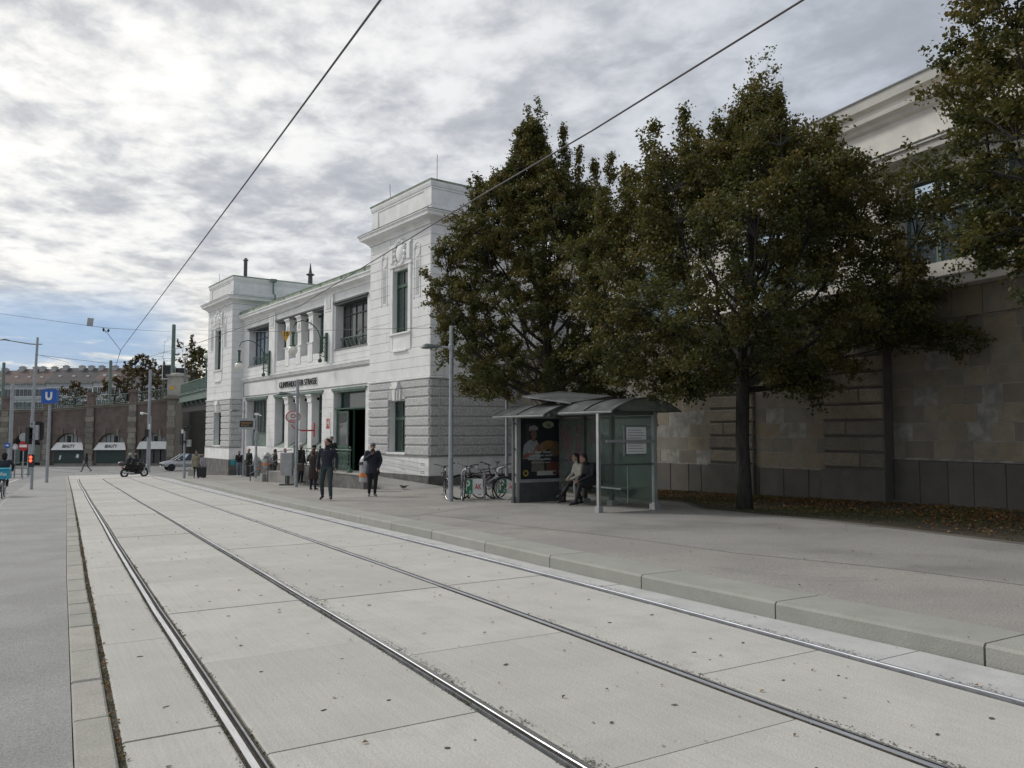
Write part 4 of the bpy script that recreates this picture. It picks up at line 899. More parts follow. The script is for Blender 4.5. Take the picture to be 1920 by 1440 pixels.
rgp=mat('grey_pink_scribble',(.30,.10,.13),None,rough=.8); rgd=mat('dark_blue_scribble',(.04,.05,.09),None,rough=.8)
rs=random.Random(21); m=MB()
for k in range(34):
    y=rs.uniform(2.9,3.9); z=rs.uniform(1.1,1.85); pts=[]
    a=rs.uniform(0,6.28); 
    for j in range(9): pts.append((1.628,min(3.98,max(2.88,y)),min(2.0,max(.95,z)))); a+=rs.uniform(-.2,1.2); y+=.055*math.cos(a); z+=.075*math.sin(a)
    m.tube(pts,.006,3,cap=False)
for k in range(7):
    y=rs.uniform(1.8,2.6); z=rs.uniform(1.3,1.8); a=0; pts=[]
    for j in range(8): pts.append((1.628,y,z)); a+=rs.uniform(0,1.3); y+=.05*math.cos(a); z+=.07*math.sin(a)
    m.tube(pts,.006,3,cap=False)
m.build('graffiti',rgp,sh,kind='stuff')
m=MB(); m.tube([(1.628,3.75+.28*math.cos(q),.75+.28*math.sin(q)) for q in [k*.5 for k in range(11)]],.008,3,cap=False); m.tube([(1.628,3.9-.1*k,1.02+.02*math.sin(k*2)) for k in range(8)],.01,3,cap=False); m.tube([(1.628,3.2+.08*k,.6+.12*math.sin(k*1.7)) for k in range(7)],.008,3,cap=False); m.build('graffiti',rgd,sh,kind='stuff')
m=MB(); m.cbx(1.18,1.58,.75,2.75,gzz(1)+.44,gzz(1)+.48,.01); bs=m.build('bench_seat',M['steel'],sh)
for y in (.95,2.5): m=MB(); m.prism([(1.25,y-.02,gzz(1)+.44),(1.6,y-.02,gzz(1)+.44),(1.6,y-.02,gzz(1)+.22)],(0,.04,0)); m.build('bench_bracket',M['dgrey'],sh)
def vault(y0,y1,x0,x1,ze,rise):
    n=10; m=MB(); pr=[(x0+(x1-x0)*k/n,ze+rise*math.sin(math.pi*k/n)**.9) for k in range(n+1)]
    vs=[];t=.018
    for y in (y0,y1): vs+=[(x,y,z) for x,z in pr]+[(x,y,z-t) for x,z in pr]
    w=len(pr); fs=[]
    for k in range(n): fs+=[(k,k+1,2*w+k+1,2*w+k)[::-1],(w+k,w+k+1,3*w+k+1,3*w+k),(k,k+1,w+k+1,w+k),(2*w+k,2*w+k+1,3*w+k+1,3*w+k)]
    m.add(vs,fs); m.build('vaulted_roof',M['roofsheet'],sh,smooth=True)
    m=MB(); m.tube([(x,y0-.01,z-.01) for x,z in pr],.018,6); m.tube([(x,y1+.01,z-.01) for x,z in pr],.018,6); m.tube([(x,(y0+y1)/2,z+.01) for x,z in pr],.022,6); m.build('roof_rib',M['darksheet'],sh)
    m=MB(); m.prism([(x0-.03,y0,ze-.03),(x0+.10,y0,ze+.05),(x0+.10,y0,ze+.02),(x0-.01,y0,ze-.06)],(0,y1-y0,0)); m.build('gutter',M['alu'],sh)
    m=MB(); pts=[(x,y1-.04,z) for x,z in pr]; m.prism(pts,(0,.02,0)); m.build('tympanum',M['darksheet'],sh)
    m=MB(); m.prism([(x,y0+.14,z) for x,z in pr],(0,.012,0)); m.build('tympanum',M['glass_back'],sh)
vault(-.5,1.55,-.05,1.95,2.25,.30); vault(2.1,4.6,-.12,1.95,2.21,.30)
m=MB(); t=.035; q=[(.10,3.45,2.72),(1.35,3.55,2.88),(1.85,1.9,2.70),(.45,1.75,2.50)]; m.add(q+[(x,y,z-t) for x,y,z in q],[(0,1,2,3),(7,6,5,4),(0,4,5,1),(1,5,6,2),(2,6,7,3),(3,7,4,0)]); m.build('raised_panel',M['roofsheet'],sh)
m=MB()
for x,y,z in ((.25,3.3,2.70),(1.3,3.4,2.84),(1.6,2.0,2.66),(.6,1.95,2.5)): m.tube([(x,y,z),(x*.8+.2,2.75,2.3)],.018,5); m.tube([(x,y,z),(x,y-.15,2.42)],.012,5)
m.build('panel_bracket',M['darksheet'],sh)
# advertising case at its far end
ad=empty('advertising_case',(11.24,18.5,0),0,'upright poster case showing a baker in white, at the far end of the tram shelter','poster case')
z0=gz(18.5)+.15
m=MB(); m.box(0,1.55,0,.22,z0,.42-.0); m.build('base_box',M['dgrey'],ad)
m=MB(); m.box(-.02,.10,-.02,.24,.42,2.24); m.box(1.42,1.56,-.02,.24,.42,2.24); m.box(.10,1.42,-.02,.24,.42,.50); m.box(.10,1.42,-.02,.24,2.16,2.24); m.box(.10,1.42,.05,.2,.5,2.16); m.build('case_frame',M['alu'],ad)
m=MB(); m.box(-.02,.06,-.02,.0,z0,.42); m.box(1.46,1.56,-.02,0,z0,.42); m.build('case_leg',M['alu'],ad)
m=MB()
for k in range(3): m.box(-.10,-.02,.05,.1,.62+.68*k,.66+.68*k)
m.box(-.13,-.09,-.03,.04,z0+.02,2.24); m.box(-.15,-.07,-.06,.07,z0-.03,z0+.16); m.build('case_hinge',M['dgrey'],ad)
P_=empty('poster',(0,0,0),0,par=ad)
def flatshape(pts,mt,dy,name='poster_print'): m=MB(); m.prism([(x,.045-dy,z) for x,z in pts],(0,.001,0)); return m.build(name,mt,P_)
def el(cx,cz,rx,rz,n=18,a=0): return [(cx+rx*math.cos(q)*math.cos(a)-rz*math.sin(q)*math.sin(a),cz+rx*math.cos(q)*math.sin(a)+rz*math.sin(q)*math.cos(a)) for q in [2*math.pi*k/n for k in range(n)]]
fl=lambda c: flat(c,.6,0,'printed_ink')
flatshape([(.11,.51),(1.41,.51),(1.41,2.15),(.11,2.15)],fl((.012,.018,.022)),0,'poster_sheet')
for k in range(8): flatshape([(.30,1.55+.06*k),(.44,1.555+.06*k),(.44,1.58+.06*k),(.30,1.575+.06*k)],fl((.09,.08,.06)),.001)
flatshape([(.20,1.05),(.24,1.42),(.36,1.53),(.50,1.58),(.66,1.55),(.74,1.40),(.76,1.05)],fl((.30,.32,.33)),.001)
flatshape(el(.56,1.72,.095,.14),fl((.20,.115,.08)),.002); flatshape([(.40,1.80),(.42,1.93),(.58,1.97),(.70,1.90),(.69,1.83),(.56,1.84)],fl((.34,.34,.33)),.003); flatshape([(.50,1.52),(.62,1.52),(.60,1.64),(.52,1.62)],fl((.17,.10,.07)),.0015)
flatshape(el(.92,1.40,.30,.13,18,.35),fl((.23,.125,.045)),.002); flatshape(el(.70,1.36,.13,.075,14,.5),fl((.24,.13,.09)),.003)
for k in range(4): flatshape(el(.78+.03*k,1.42+.025*k-.05*k,.09,.018,10,.7),fl((.26,.14,.10)),.004)
flatshape([(.22,1.04),(.20,1.16),(.62,1.30),(.66,1.20)],fl((.22,.10,.07)),.0025); flatshape(el(1.25,1.32,.17,.22),fl((.14,.09,.05)),.001); flatshape([(.95,.62),(1.40,.62),(1.40,.95),(.98,.98)],fl((.13,.045,.03)),.001); flatshape([(.48,.70),(.90,.70),(.88,1.02),(.50,1.02)],fl((.16,.15,.13)),.0012)
flatshape(el(1.03,1.98,.19,.095,22),fl((.42,.42,.34)),.002); flatshape(el(1.05,1.95,.07,.03,12),fl((.15,.18,.10)),.003)
flatshape(el(.30,.67,.085,.085,18),fl((.55,.42,.06)),.002); flatshape(el(.30,.67,.055,.055,16),fl((.03,.04,.05)),.003)
flatshape([(.66,.60),(1.28,.60),(1.28,.72),(.66,.72)],fl((.45,.45,.43)),.002); flatshape([(1.19,.615),(1.27,.615),(1.27,.70),(1.19,.70)],fl((.02,.02,.02)),.003)
lt=fl((.62,.62,.60))
for i,(b,w) in enumerate((('Erst dieser Kraut',.72),('und Roggen macht',.76),('beste Bioqualität.',.74))): text(b,.075,lt,P_,(.42+w/2-.04+.02*(i==1),.039,1.24-.10*i),(R(90),0,0),'poster_text',width=w,ext=.0008,bold=.01)
text('Bewusst. Du merkst den Unterschied.',.035,lt,P_,(.78,.039,.955),(R(90),0,0),'poster_text',width=.62,ext=.0008)
text('BIO',.05,fl((.10,.14,.06)),P_,(1.03,.039,2.0),(R(90),0,0),'poster_text',width=.16,ext=.0008)
# ------------------------------------------------------------------ generic street furniture
def pole(mb,x,y,z0,z1,r0,r1,lean=(0,0),seg=10): mb.tube([(x,y,z0),(x+lean[0],y+lean[1],z1)],[r0,r1],seg)
def street_lamp(x,y,zt,side,label,r=.065,lab_g='low street lamps',headl=.55):
    o=empty('street_lamp',(x,y,gz(y)+.15),0,label,'street lamp',lab_g); h=zt-gz(y)-.15
    m=MB(); m.tube([(0,0,-.05),(0,0,h*.45),(0,0,h)],[r,r*.92,r*.8],12); m.build('pole',M['galv'],o,smooth=True)
    d=Vector((-.858,.514))*side if side else Vector((-1,0)); z=h-.62
    m=MB(); m.tube([(0,0,z),(d.x*.28,d.y*.28,z+.02)],.035,8); m.lathe([(r+.015,z-.06),(r+.02,z+.08),(r,z+.1)],(0,0,0),10); m.build('arm',M['galv'],o)
    m=MB(); n=9; pr=[(0,.03,.02),(.12,.07,.05),(.3,.13,.10),(.45,.15,.12),(.55,.12,.09),(.62,.03,.03)]
    rings=[];s_=8
    for t,w,hh in pr:
        L=.25+t; rings.append([(d.x*L-d.y*w*math.cos(q),d.y*L+d.x*w*math.cos(q),z+.02+max(math.sin(q),-.25)*hh-.04*t) for q in [2*math.pi*k/s_ for k in range(s_)]])
    vs=[p for r_ in rings for p in r_]; fs=[(i*s_+k,i*s_+(k+1)%s_,(i+1)*s_+(k+1)%s_,(i+1)*s_+k) for i in range(len(rings)-1) for k in range(s_)]+[tuple(range(s_)),tuple((len(rings)-1)*s_+k for k in range(s_))]
    m.add(vs,fs); m.build('lamp_head',M['lamphead'],o,smooth=True); return o
street_lamp(10.17,20.31,4.78,1,'grey street lamp pole standing in front of the bicycles',.07)
street_lamp(9.55,33.32,3.98,1,'grey street lamp pole in front of the entrance steps',.075)
street_lamp(11.35,51.0,3.72,1,'thin grey street lamp farthest along the sidewalk by the far tower',.05)
street_lamp(13.45,22.79,4.6,1,'grey lamp pole partly hidden behind the poster case',.055)
o=empty('bus_stop_display',(11.03,46.5,gz(46.5)+.15),YAW,'grey pole with a small dark departure display and a camera on top','display')
m=MB(); m.tube([(0,0,-.05),(0,0,3.6)],.06,10); m.lathe([(.10,.0),(.12,.6),(.08,1.0)],(0,0,.35),10); m.lathe([(.11,2.0),(.13,2.2),(.09,2.6)],(0,0,.1),8); m.build('pole',M['galv'],o,smooth=True)
m=MB(); m.box(-1.0,-.05,-.08,.08,2.75,3.38); b=m.build('display_box',M['alu'],o); m=MB(); m.box(-.93,-.18,-.09,-.08,2.88,3.24); c=m.build('screen',M['black'],b)
text('Westbahnhof 5',.09,emis('amber_led',(.45,.25,.08),.12),c,(-.56,-.092,3.13),(R(90),0,0),'screen_text',width=.6,ext=.001); text('Ring 9',.09,bpy.data.materials['amber_led'],c,(-.62,-.092,2.98),(R(90),0,0),'screen_text',width=.4,ext=.001)
m=MB(); m.box(-.1,.12,-.12,.0,3.55,3.68); m.tube([(.1,-.05,3.6),(.28,-.08,3.52)],.04,6); m.build('camera',M['signwhite'],o)
# bins
def bin_(x,y,h,leg,label,rz=0,r=.21):
    o=empty('litter_bin',(x,y,gz(y)+.15),rz,label,'bin','silver litter bins with an orange band'); z=h-.95
    m=MB(); m.lathe([(.17,z),(r,z+.03),(r,z+.55),(r*.97,z+.62)],(0,0,0),16); m.build('body',M['alu'],o,smooth=True)
    m=MB(); m.lathe([(r+.004,z+.18),(r+.006,z+.19),(r+.006,z+.32),(r+.004,z+.33)],(0,0,0),16); m.build('orange_stripe',M['orange'],o,smooth=True)
    m=MB(); m.lathe([(r+.01,z+.60),(r+.005,z+.70),(r*.8,z+.85),(r*.45,z+.93),(.02,z+.96)],(0,0,0),16); m.build('domed_lid',M['alu'],o,smooth=True)
    m=MB(); m.box(-.1,.1,-r-.012,-r+.03,z+.62,z+.72); m.build('slot',M['black'],o)
    m=MB(); m.box(-.03,.03,r-.01,r+.05,0,h-.1) if leg else m.lathe([(.16,0),(.17,z+.02)],(0,0,0),12); m.build('stand',M['alu'],o); return o
bin_(10.35,27.5,1.28,True,'silver litter bin with an orange band beside the man in the grey cap',-1.2,.20)
bin_(11.85,49.58,1.20,False,'silver bin with an orange band, the left one of the pair by the station wall')
bin_(12.28,49.03,1.45,True,'taller silver bin with an orange band, right one of the pair by the wall',-.5,.23)
o=empty('utility_box',(9.75,35.3,gz(35.3)+.15),YAW,'grey utility box on a single foot with a pink edge','box')
m=MB(); m.cbx(-.24,.2,-.15,.15,.42,1.42,.02); m.build('cabinet',M['alu'],o); m=MB(); m.box(-.05,.06,-.06,.06,.05,.42); m.box(-.32,.22,-.2,.2,0,.06); m.build('foot',M['dgrey'],o); m=MB(); m.box(-.30,-.24,-.15,.14,.45,1.42); m.build('side_panel',flat((.62,.42,.42)),o)
# bicycle racks with a sign panel
def rack(x0,y0,x1,y1,label):
    a=Vector((x0,y0)); b=Vector((x1,y1)); d=b-a; L=d.length; rz=math.atan2(d.y,d.x)
    o=empty('bicycle_rack',(x0,y0,gz(y0)+.15),rz,label,'bicycle rack','tubular bicycle racks'); w=L; h=.92; rr_=.22
    pts=[(0,0,-.05),(0,0,h-rr_)]+[(rr_-rr_*math.cos(q),0,h-rr_+rr_*math.sin(q)) for q in [math.pi/2*k/5 for k in range(1,6)]]+[(w-rr_+rr_*math.sin(q),0,h-rr_+rr_*math.cos(q)) for q in [math.pi/2*k/5 for k in range(6)]]+[(w,0,-.05)]
    m=MB(); m.tube(pts,.032,10); m.build('hoop',M['galv'],o,smooth=True)
    for s_ in (-1,1):
        m=MB(); m.box(.05,w-.05,s_*.028-.006,s_*.028+.006,.16,.60); p=m.build('sign_panel',M['signwhite'],o)
    return o,w
def rack_face(o,w,s_):  # lettering on the side that faces the road
    m=MB(); m.box(.06,w*.47,s_*.036-.002,s_*.036+.002,.17,.59) ; m.build('green_field',M['signgreen'],o)
    rot=(R(90),0,0) if s_<0 else (R(90),0,R(180)); L=w*.27; Rr=w*.72
    if s_>0: pass
    text('P',.30,M['signwhite'],o,(L-.02,s_*.040,.41),rot,'sign_letter',width=.14,ext=.002,bold=.03); text('AK',.16,M['red'],o,(Rr,s_*.037,.38),rot,'sign_letter',width=.20,ext=.002,bold=.02); text('R',.08,M['signwhite'],o,(L+.07,s_*.040,.23),rot,'sign_letter',width=.06,ext=.002)
c,s_=math.cos(YAW),math.sin(YAW)
o1,w1=rack(10.75,20.75,11.31,20.42,'left tubular bicycle rack with a green and white parking panel'); rack_face(o1,w1,-1)
o2,w2=rack(11.66,20.35,12.20,20.02,'right tubular bicycle rack with a green and white parking panel, next to the shelter'); rack_face(o2,w2,-1)
# bicycles
def bicycle(x,y,rz,lean,cframe,label,steer=0,step=False,rackb=True,basket=False,dz=0.15):
    o=empty('bicycle',(x,y,gz(y)+dz),rz,label,'bicycle','bicycles parked at the racks'); o.rotation_euler=(lean,0,rz); r=.34
    fm=flat(cframe,.35,.2,'bicycle_paint')
    def wheel(cx,st):
        e=empty('wheel',(cx,0,r),0,par=o); e.rotation_euler=(0,0,st)
        m=MB(); m.tube([(r*math.cos(q),0,r*math.sin(q)) for q in [2*math.pi*k/24 for k in range(25)]],.019,6,cap=False,up=(0,1,0)); m.build('tyre',M['rubber'],e,smooth=True)
        m=MB(); m.tube([((r-.025)*math.cos(q),0,(r-.025)*math.sin(q)) for q in [2*math.pi*k/24 for k in range(25)]],.011,4,cap=False,up=(0,1,0)); m.tube([(0,-.05,0),(0,.05,0)],.022,8)
        for k in range(14): q=2*math.pi*k/14; m.tube([(0,.02*(-1)**k,0),((r-.02)*math.cos(q),0,(r-.02)*math.sin(q))],.0022,3,cap=False)
        m.build('rim',M['steel'],e)
        m=MB(); m.tube([((r+.035)*math.cos(q),0,(r+.035)*math.sin(q)) for q in [R(20)+R(160)*k/10 for k in range(11)]],.016,5,up=(0,1,0)); m.build('mudguard',M['black'],e)
    wheel(-.52,0); wheel(.54,steer)
    m=MB(); bb=(-.05,0,.30); seat=(-.22,0,.78); hd=(.36,0,.80); hb=(.40,0,.66)
    m.tube([bb,seat],.016,8); m.tube([bb,hb],.02,8); 
    if step: m.tube([(-.12,0,.50),(.38,0,.72)],.018,8)
    else: m.tube([(-.2,0,.72),hd],.016,8)
    m.tube([hd,hb],.022,8)
    for s_ in (-1,1): m.tube([(bb[0],s_*.03,bb[2]),(-.52,s_*.055,r)],.010,6); m.tube([(-.2,s_*.02,.70),(-.52,s_*.055,r)],.009,6)
    m.build('frame',fm,o,smooth=True)
    m=MB()
    for s_ in (-1,1): m.tube([(.40,s_*.045,.64),(.54,s_*.05,r)],.011,6)
    m.tube([(.40,-.05,.66),(.40,.05,.66)],.018,6); m.build('fork',M['black'] if not basket else M['steel'],o)
    m=MB(); m.tube([(.36,0,.80),(.33,0,.98)],.014,6); m.tube([(.20,-.29,1.04),(.27,-.2,1.03),(.36,-.08,.98),(.36,.08,.98),(.27,.2,1.03),(.20,.29,1.04)],.012,6)
    for s_ in (-1,1): m.tube([(.13,s_*.30,1.045),(.25,s_*.27,1.035)],.018,6); m.tube([(.24,s_*.2,1.02),(.33,s_*.22,1.0)],.006,4)
    m.build('handlebar',M['black'],o)
    m=MB(); m.tube([(-.22,0,.78),(-.235,0,.90)],.013,6); m.tube([(-.36,0,.925),(-.24,0,.93),(-.08,0,.915)],[(.085,.028),(.06,.026),(.02,.018)],8,up=(0,0,1)); m.build('saddle',M['black'],o,smooth=True)
    m=MB(); m.tube([(bb[0]+.10*math.cos(q),-.05,bb[2]+.10*math.sin(q)) for q in [2*math.pi*k/12 for k in range(13)]],.008,4); m.tube([(-.05,-.06,.30),(.03,-.06,.15)],.009,5); m.tube([(-.05,.06,.30),(-.13,.06,.45)],.009,5); m.box(-.01,.08,-.15,-.06,.135,.16); m.box(-.18,-.09,.06,.15,.44,.465); m.tube([(-.05,-.05,.40),(-.52,-.05,.37)],.005,4); m.tube([(-.05,-.05,.20),(-.52,-.05,.31)],.005,4); m.build('crank',M['steel'],o)
    if rackb: m=MB(); m.box(-.78,-.36,-.06,.06,.735,.75); m.tube([(-.7,-.05,.74),(-.53,-.06,.36)],.006,4); m.tube([(-.7,.05,.74),(-.53,.06,.36)],.006,4); m.build('luggage_rack',M['black'],o)
    m=MB(); m.ell((.42,0,.88),(.03,.03,.035),8,6); m.box(-.80,-.77,-.03,.03,.62,.68); m.build('lamp',M['signwhite'],o)
    return o
bicycle(10.55,21.35,R(-112),R(4),(.03,.03,.035),'black bicycle with a luggage rack, leftmost of the parked ones behind the lamp pole',.2)
bicycle(10.92,20.85,R(-128),R(-5),(.02,.02,.02),'dark bicycle seen from its front wheel right beside the lamp pole',.35)
bicycle(11.25,20.75,R(-15),R(3),(.06,.015,.015),'dark bicycle with a raised saddle leaning through the left rack',-.3,rackb=False)
bicycle(11.62,20.45,R(-70),R(20),(.45,.46,.47),'silver bicycle leaning steeply between the two racks',.4,step=True,rackb=False)
bicycle(12.30,20.75,R(-160),R(-4),(.05,.06,.05),'dark bicycle with wide handlebars locked to the right rack',.3,step=True)
# pigeon
o=empty('pigeon',(11.95,27.77,gz(27.77)+.15),R(200),'grey pigeon with spread wings low over the paving','pigeon')
m=MB(); m.tube([(-.16,0,.10),(-.08,0,.09),(.0,0,.10),(.08,0,.12),(.13,0,.15),(.16,0,.15)],[(.03,.01),(.04,.035),(.055,.05),(.045,.045),(.025,.025),(.02,.02)],8,up=(0,0,1)); m.tube([(.16,0,.15),(.20,0,.145)],[.01,.003],5)
for s_ in (-1,1): m.add([(.06,s_*.04,.13),(-.06,s_*.04,.12),(-.10,s_*.22,.16),(.0,s_*.24,.17),(.06,s_*.12,.15),(.06,s_*.04,.12),(-.06,s_*.04,.11),(-.10,s_*.22,.152),(.0,s_*.24,.162),(.06,s_*.12,.142)],[(0,1,2,3,4),(9,8,7,6,5)])
m.tube([(.02,.02,.08),(.02,.02,0)],.005,4); m.tube([(.02,-.02,.08),(.02,-.02,0)],.005,4); m.build('body',flat((.16,.17,.18)),o,smooth=True)
# ------------------------------------------------------------------ viaduct (local x to the right as seen from the street, y away)
def at(px,D):   # point on the ground D metres ahead, seen px
    return c2w((px-960)*D/1510,D)
def hz(py,D): return 1.75+(812-py)*D/1510
vo=at(327,92); GZ=-1.8
vd=empty('railway_viaduct',(vo[0],vo[1],0),YAW,'old brick and sandstone railway viaduct with arched shop fronts','viaduct')
ZC=[(-66,4.2),(-24,4.25),(-14.6,4.4),(-9.6,4.78),(-4.7,5.12),(0,5.75),(1.7,5.8)]
bay=4.83; rg=random.Random(4)
def archpts(cx,w,zs,n=12): return [(cx+w*math.cos(q),zs+w*math.sin(q)) for q in [math.pi*k/n for k in range(n+1)]]
for b in range(13):
    x1=-.35-bay*b; x0=x1-bay+.95; cx=(x0+x1)/2; w=1.62; zs=.15 if b<8 else .1
    zt0,zt1=interp(ZC,x0)-.1,interp(ZC,x1)-.1
    ap=archpts(cx,w,zs)[::-1]
    m=MB(); fr_=[(x0,.0,GZ-.3),(x0,0,zt0),(x1,0,zt1),(x1,0,GZ-.3),(cx+w,0,GZ-.3)]+[(x,0,z) for x,z in ap[::-1]]+[(cx-w,0,GZ-.3)]
    n=len(fr_)
    # spandrel built as quads from the arch up to the cornice
    L=[(cx-w,GZ-.3)]+[(x,z) for x,z in ap]+[(cx+w,GZ-.3)]
    m.box(x0,cx-w,0,1.0,GZ-.3,zs); m.box(cx+w,x1,0,1.0,GZ-.3,zs)
    for (xa,za),(xb,zb_) in zip(ap[:-1],ap[1:]):
        ta=zt0+(zt1-zt0)*(xa-x0)/(x1-x0); tb_=zt0+(zt1-zt0)*(xb-x0)/(x1-x0); m.prism([(xa,0,za),(xb,0,zb_),(xb,0,tb_),(xa,0,ta)],(0,1.,0))
    for xa,xb in ((x0,cx-w),(cx+w,x1)):
        ta=zt0+(zt1-zt0)*(xa-x0)/(x1-x0); tb_=zt0+(zt1-zt0)*(xb-x0)/(x1-x0); m.prism([(xa,0,zs),(xb,0,zs),(xb,0,tb_),(xa,0,ta)],(0,1.,0))
    m.build('brick_bay',M['brick'],vd)
    if b<6:
        m=MB()
        for k in range(11):
            q0,q1=math.pi*k/11+.01,math.pi*(k+1)/11-.01; m.prism([(cx+r_*math.cos(q),-.03,zs+r_*math.sin(q)) for r_,q in ((w,q0),(w+.28,q0),(w+.28,q1),(w,q1))],(0,.1,0))
        m.build('arch_ring',M['brick'],vd)
        for s_ in (-1,1): m=MB(); m.box(cx+s_*.75-.07,cx+s_*.75+.07,-.16,.05,1.55,2.2); m.build('wall_bracket',M['pier'],vd)
    # pier with quoins
    px0,px1=x1-.0,x1+.95; zt=interp(ZC,x1+.5)
    m=MB(); m.box(px0+.06,px1-.06,-.22,.3,GZ-.3,zt); m.build('pier_core',M['pier'],vd)
    if b<6:
        for k in range(9):
            z=GZ+.5+k*.62
            if z+.5>zt: break
            m=MB(); e_=.0 if k%2 else .09; m.cbox(px0+e_,px1-e_,-.28,-.2,z,z+.56,.02); m.T=None
            m=MB(); m.box(px0+e_,px1-e_,-.30,-.2,z+.02,z+.58); m.build('quoin_stone',M['pier'],vd)
    m=MB(); m.box(px0-.06,px1+.06,-.42,.2,GZ-.2,GZ+.42); m.build('pier_base',M['pier'],vd)
    # parapet pedestal
    if b>0:
        m=MB(); zt=interp(ZC,x1+.5); m.prism([(px0+.05,-.25,zt+.1),(px1-.05,-.25,zt+.1),(px1-.15,-.25,zt+1.25),(px0+.15,-.25,zt+1.25)],(0,.6,0)); m.box(px0+.02,px1-.02,-.32,.42,zt+1.25,zt+1.5); m.box(px0+.14,px1-.14,-.22,.32,zt+1.5,zt+1.62); m.build('pedestal',M['brick'],vd)
    if b<4:   # shop fronts
        m=MB(); m.box(cx-w,cx+w,.55,.6,GZ-.2,2.0); m.build('shop_back',M['dark_int'],vd)
        if b==3: 
            m=MB(); m.box(cx-1.5,cx-.9,.3,.45,GZ,.3); m.box(cx+.2,cx+1.5,.3,.45,GZ+.2,.4); m.build('shop_door',M['greenl'],vd); continue
        ext=.18
        m=MB(); za,zb_=.66,-.16
        if b==0: m.box(cx-w,cx+w-.0,-.02,.02,-.1,.78)
        else: m.prism([(cx-w+.15,.1,za),(cx+w-.15,.1,za),(cx+w+.22,-.35,zb_),(cx-w-.22,-.35,zb_)],(0,.04,.03))
        if b==0: m.v=[]; m.f=[]; m.mi=[]; m.prism([(cx-w+.05,.0,.78),(cx+w+.1,.0,.78),(cx+w+.1,-.35,-.05),(cx-w-.15,-.35,-.05)],(0,.04,.03))
        aw=m.build('awning',M['signwhite'],vd)
        text('BEAUTY',.42,M['black'],aw,(cx+.05+(.25 if b==0 else 0),-.16,.27),(R(62),0,0),'shop_name',width=1.35,ext=.006,bold=.01)
        m=MB()
        m.prism([(cx+1.55*math.cos(q),.42,zs+.02+1.55*math.sin(q)) for q in [math.pi*k/12 for k in range(13)]],(0,.05,0))
        m.build('fanlight',flat((.36,.37,.36),.5,0,'dusty_fanlight_panel'),vd); m=MB(); q=cx+(.1,.35,-.2)[b]; m.box(q-.22,q+.22,.39,.41,.66,1.40); m.build('open_fanlight',M['dark_int'],vd); m=MB(); [m.box(cx+u-.035,cx+u+.035,.37,.41,.5,zs+math.sqrt(1.5**2-u*u)) for u in (-.75,-.28,.28,.75)]; m.build('fanlight_bar',M['dgrey'],vd)
        m=MB()
        if b==0:
            for k in range(4): m.box(cx-1.5+.78*k,cx-.85+.78*k,.16,.2,GZ,-.1)
        else: m.box(cx-w-.02,cx+w+.02,-.03,.05,GZ+.15,-.16)
        m.build('shop_front',mat('dark_green_shutter',(.035,.055,.05),(.08,.12,.10),9,.6,mid=(.5,.8)) if b else M['dgrey'],vd)
        if b==2: 
            m=MB(); m.prism([(cx-1.05,-.06,-1.3),(cx-.85,-.06,-1.25),(cx-.75,-.06,-.75),(cx-.95,-.06,-.8)],(0,.01,0)); m.prism([(cx+.85,-.06,-1.0),(cx+1.2,-.06,-1.1),(cx+1.25,-.06,-.7),(cx+1.0,-.06,-.6)],(0,.01,0)); m.build('paper_sheet',M['signwhite'],vd)
    m=MB(); m.box(cx-w,cx+w,.0,1.0,GZ-.3,GZ+.12); m.build('doorstep',M['pier'],vd)
def along(m,prof,x0,x1,dz=0):
    xs=[x for x,_ in ZC if x0<x<x1]; xs=[x0]+xs+[x1]; n=len(prof)
    for a,b in zip(xs[:-1],xs[1:]):
        za,zb_=interp(ZC,a)+dz,interp(ZC,b)+dz
        for (o,z),(o2,z2) in zip(prof[:-1],prof[1:]): m.add([(a,o,za+z),(b,o,zb_+z),(b,o2,zb_+z2),(a,o2,za+z2)],[(0,1,2,3)])
m=MB(); along(m,[(0,-.25),(-.12,-.2),(-.15,-.05),(-.34,0),(-.36,.10),(8.,.14)],-64,1.9); m.build('cornice',M['pier'],vd)
m=MB(); m.box(-64,1.0,7.0,8,GZ-.3,4.0); m.build('rear_wall',M['brick'],vd)
# parapet railing: each bay a lattice panel
for b in range(13):
    x1=-.35-bay*b; x0=x1-bay+.95; m=MB(); za,zb_=interp(ZC,x0)+.14,interp(ZC,x1)+.14; f=lambda x: za+(zb_-za)*(x-x0)/(x1-x0)
    m.tube([(x0,-.1,za+1.05),(x1,-.1,zb_+1.05)],.04,5); m.tube([(x0,-.1,za+.12),(x1,-.1,zb_+.12)],.03,4); x=x0+.1
    while x<x1-.2:
        m.tube([(x,-.1,f(x)+.12),(x+.28,-.1,f(x)+1.0)],.022,4,cap=False); m.tube([(x+.28,-.1,f(x)+.12),(x,-.1,f(x)+1.0)],.022,4,cap=False); m.tube([(x+.14+.11*math.cos(q),-.12,f(x)+.55+.16*math.sin(q)) for q in [2*math.pi*k/6 for k in range(7)]],.02,3,cap=False); x+=.36
    o=m.build('railing_panel',M['greenl'],vd)
wg_early=mat('pale_weathered_stone',(.44,.42,.37),(.32,.305,.27),1.,.9)
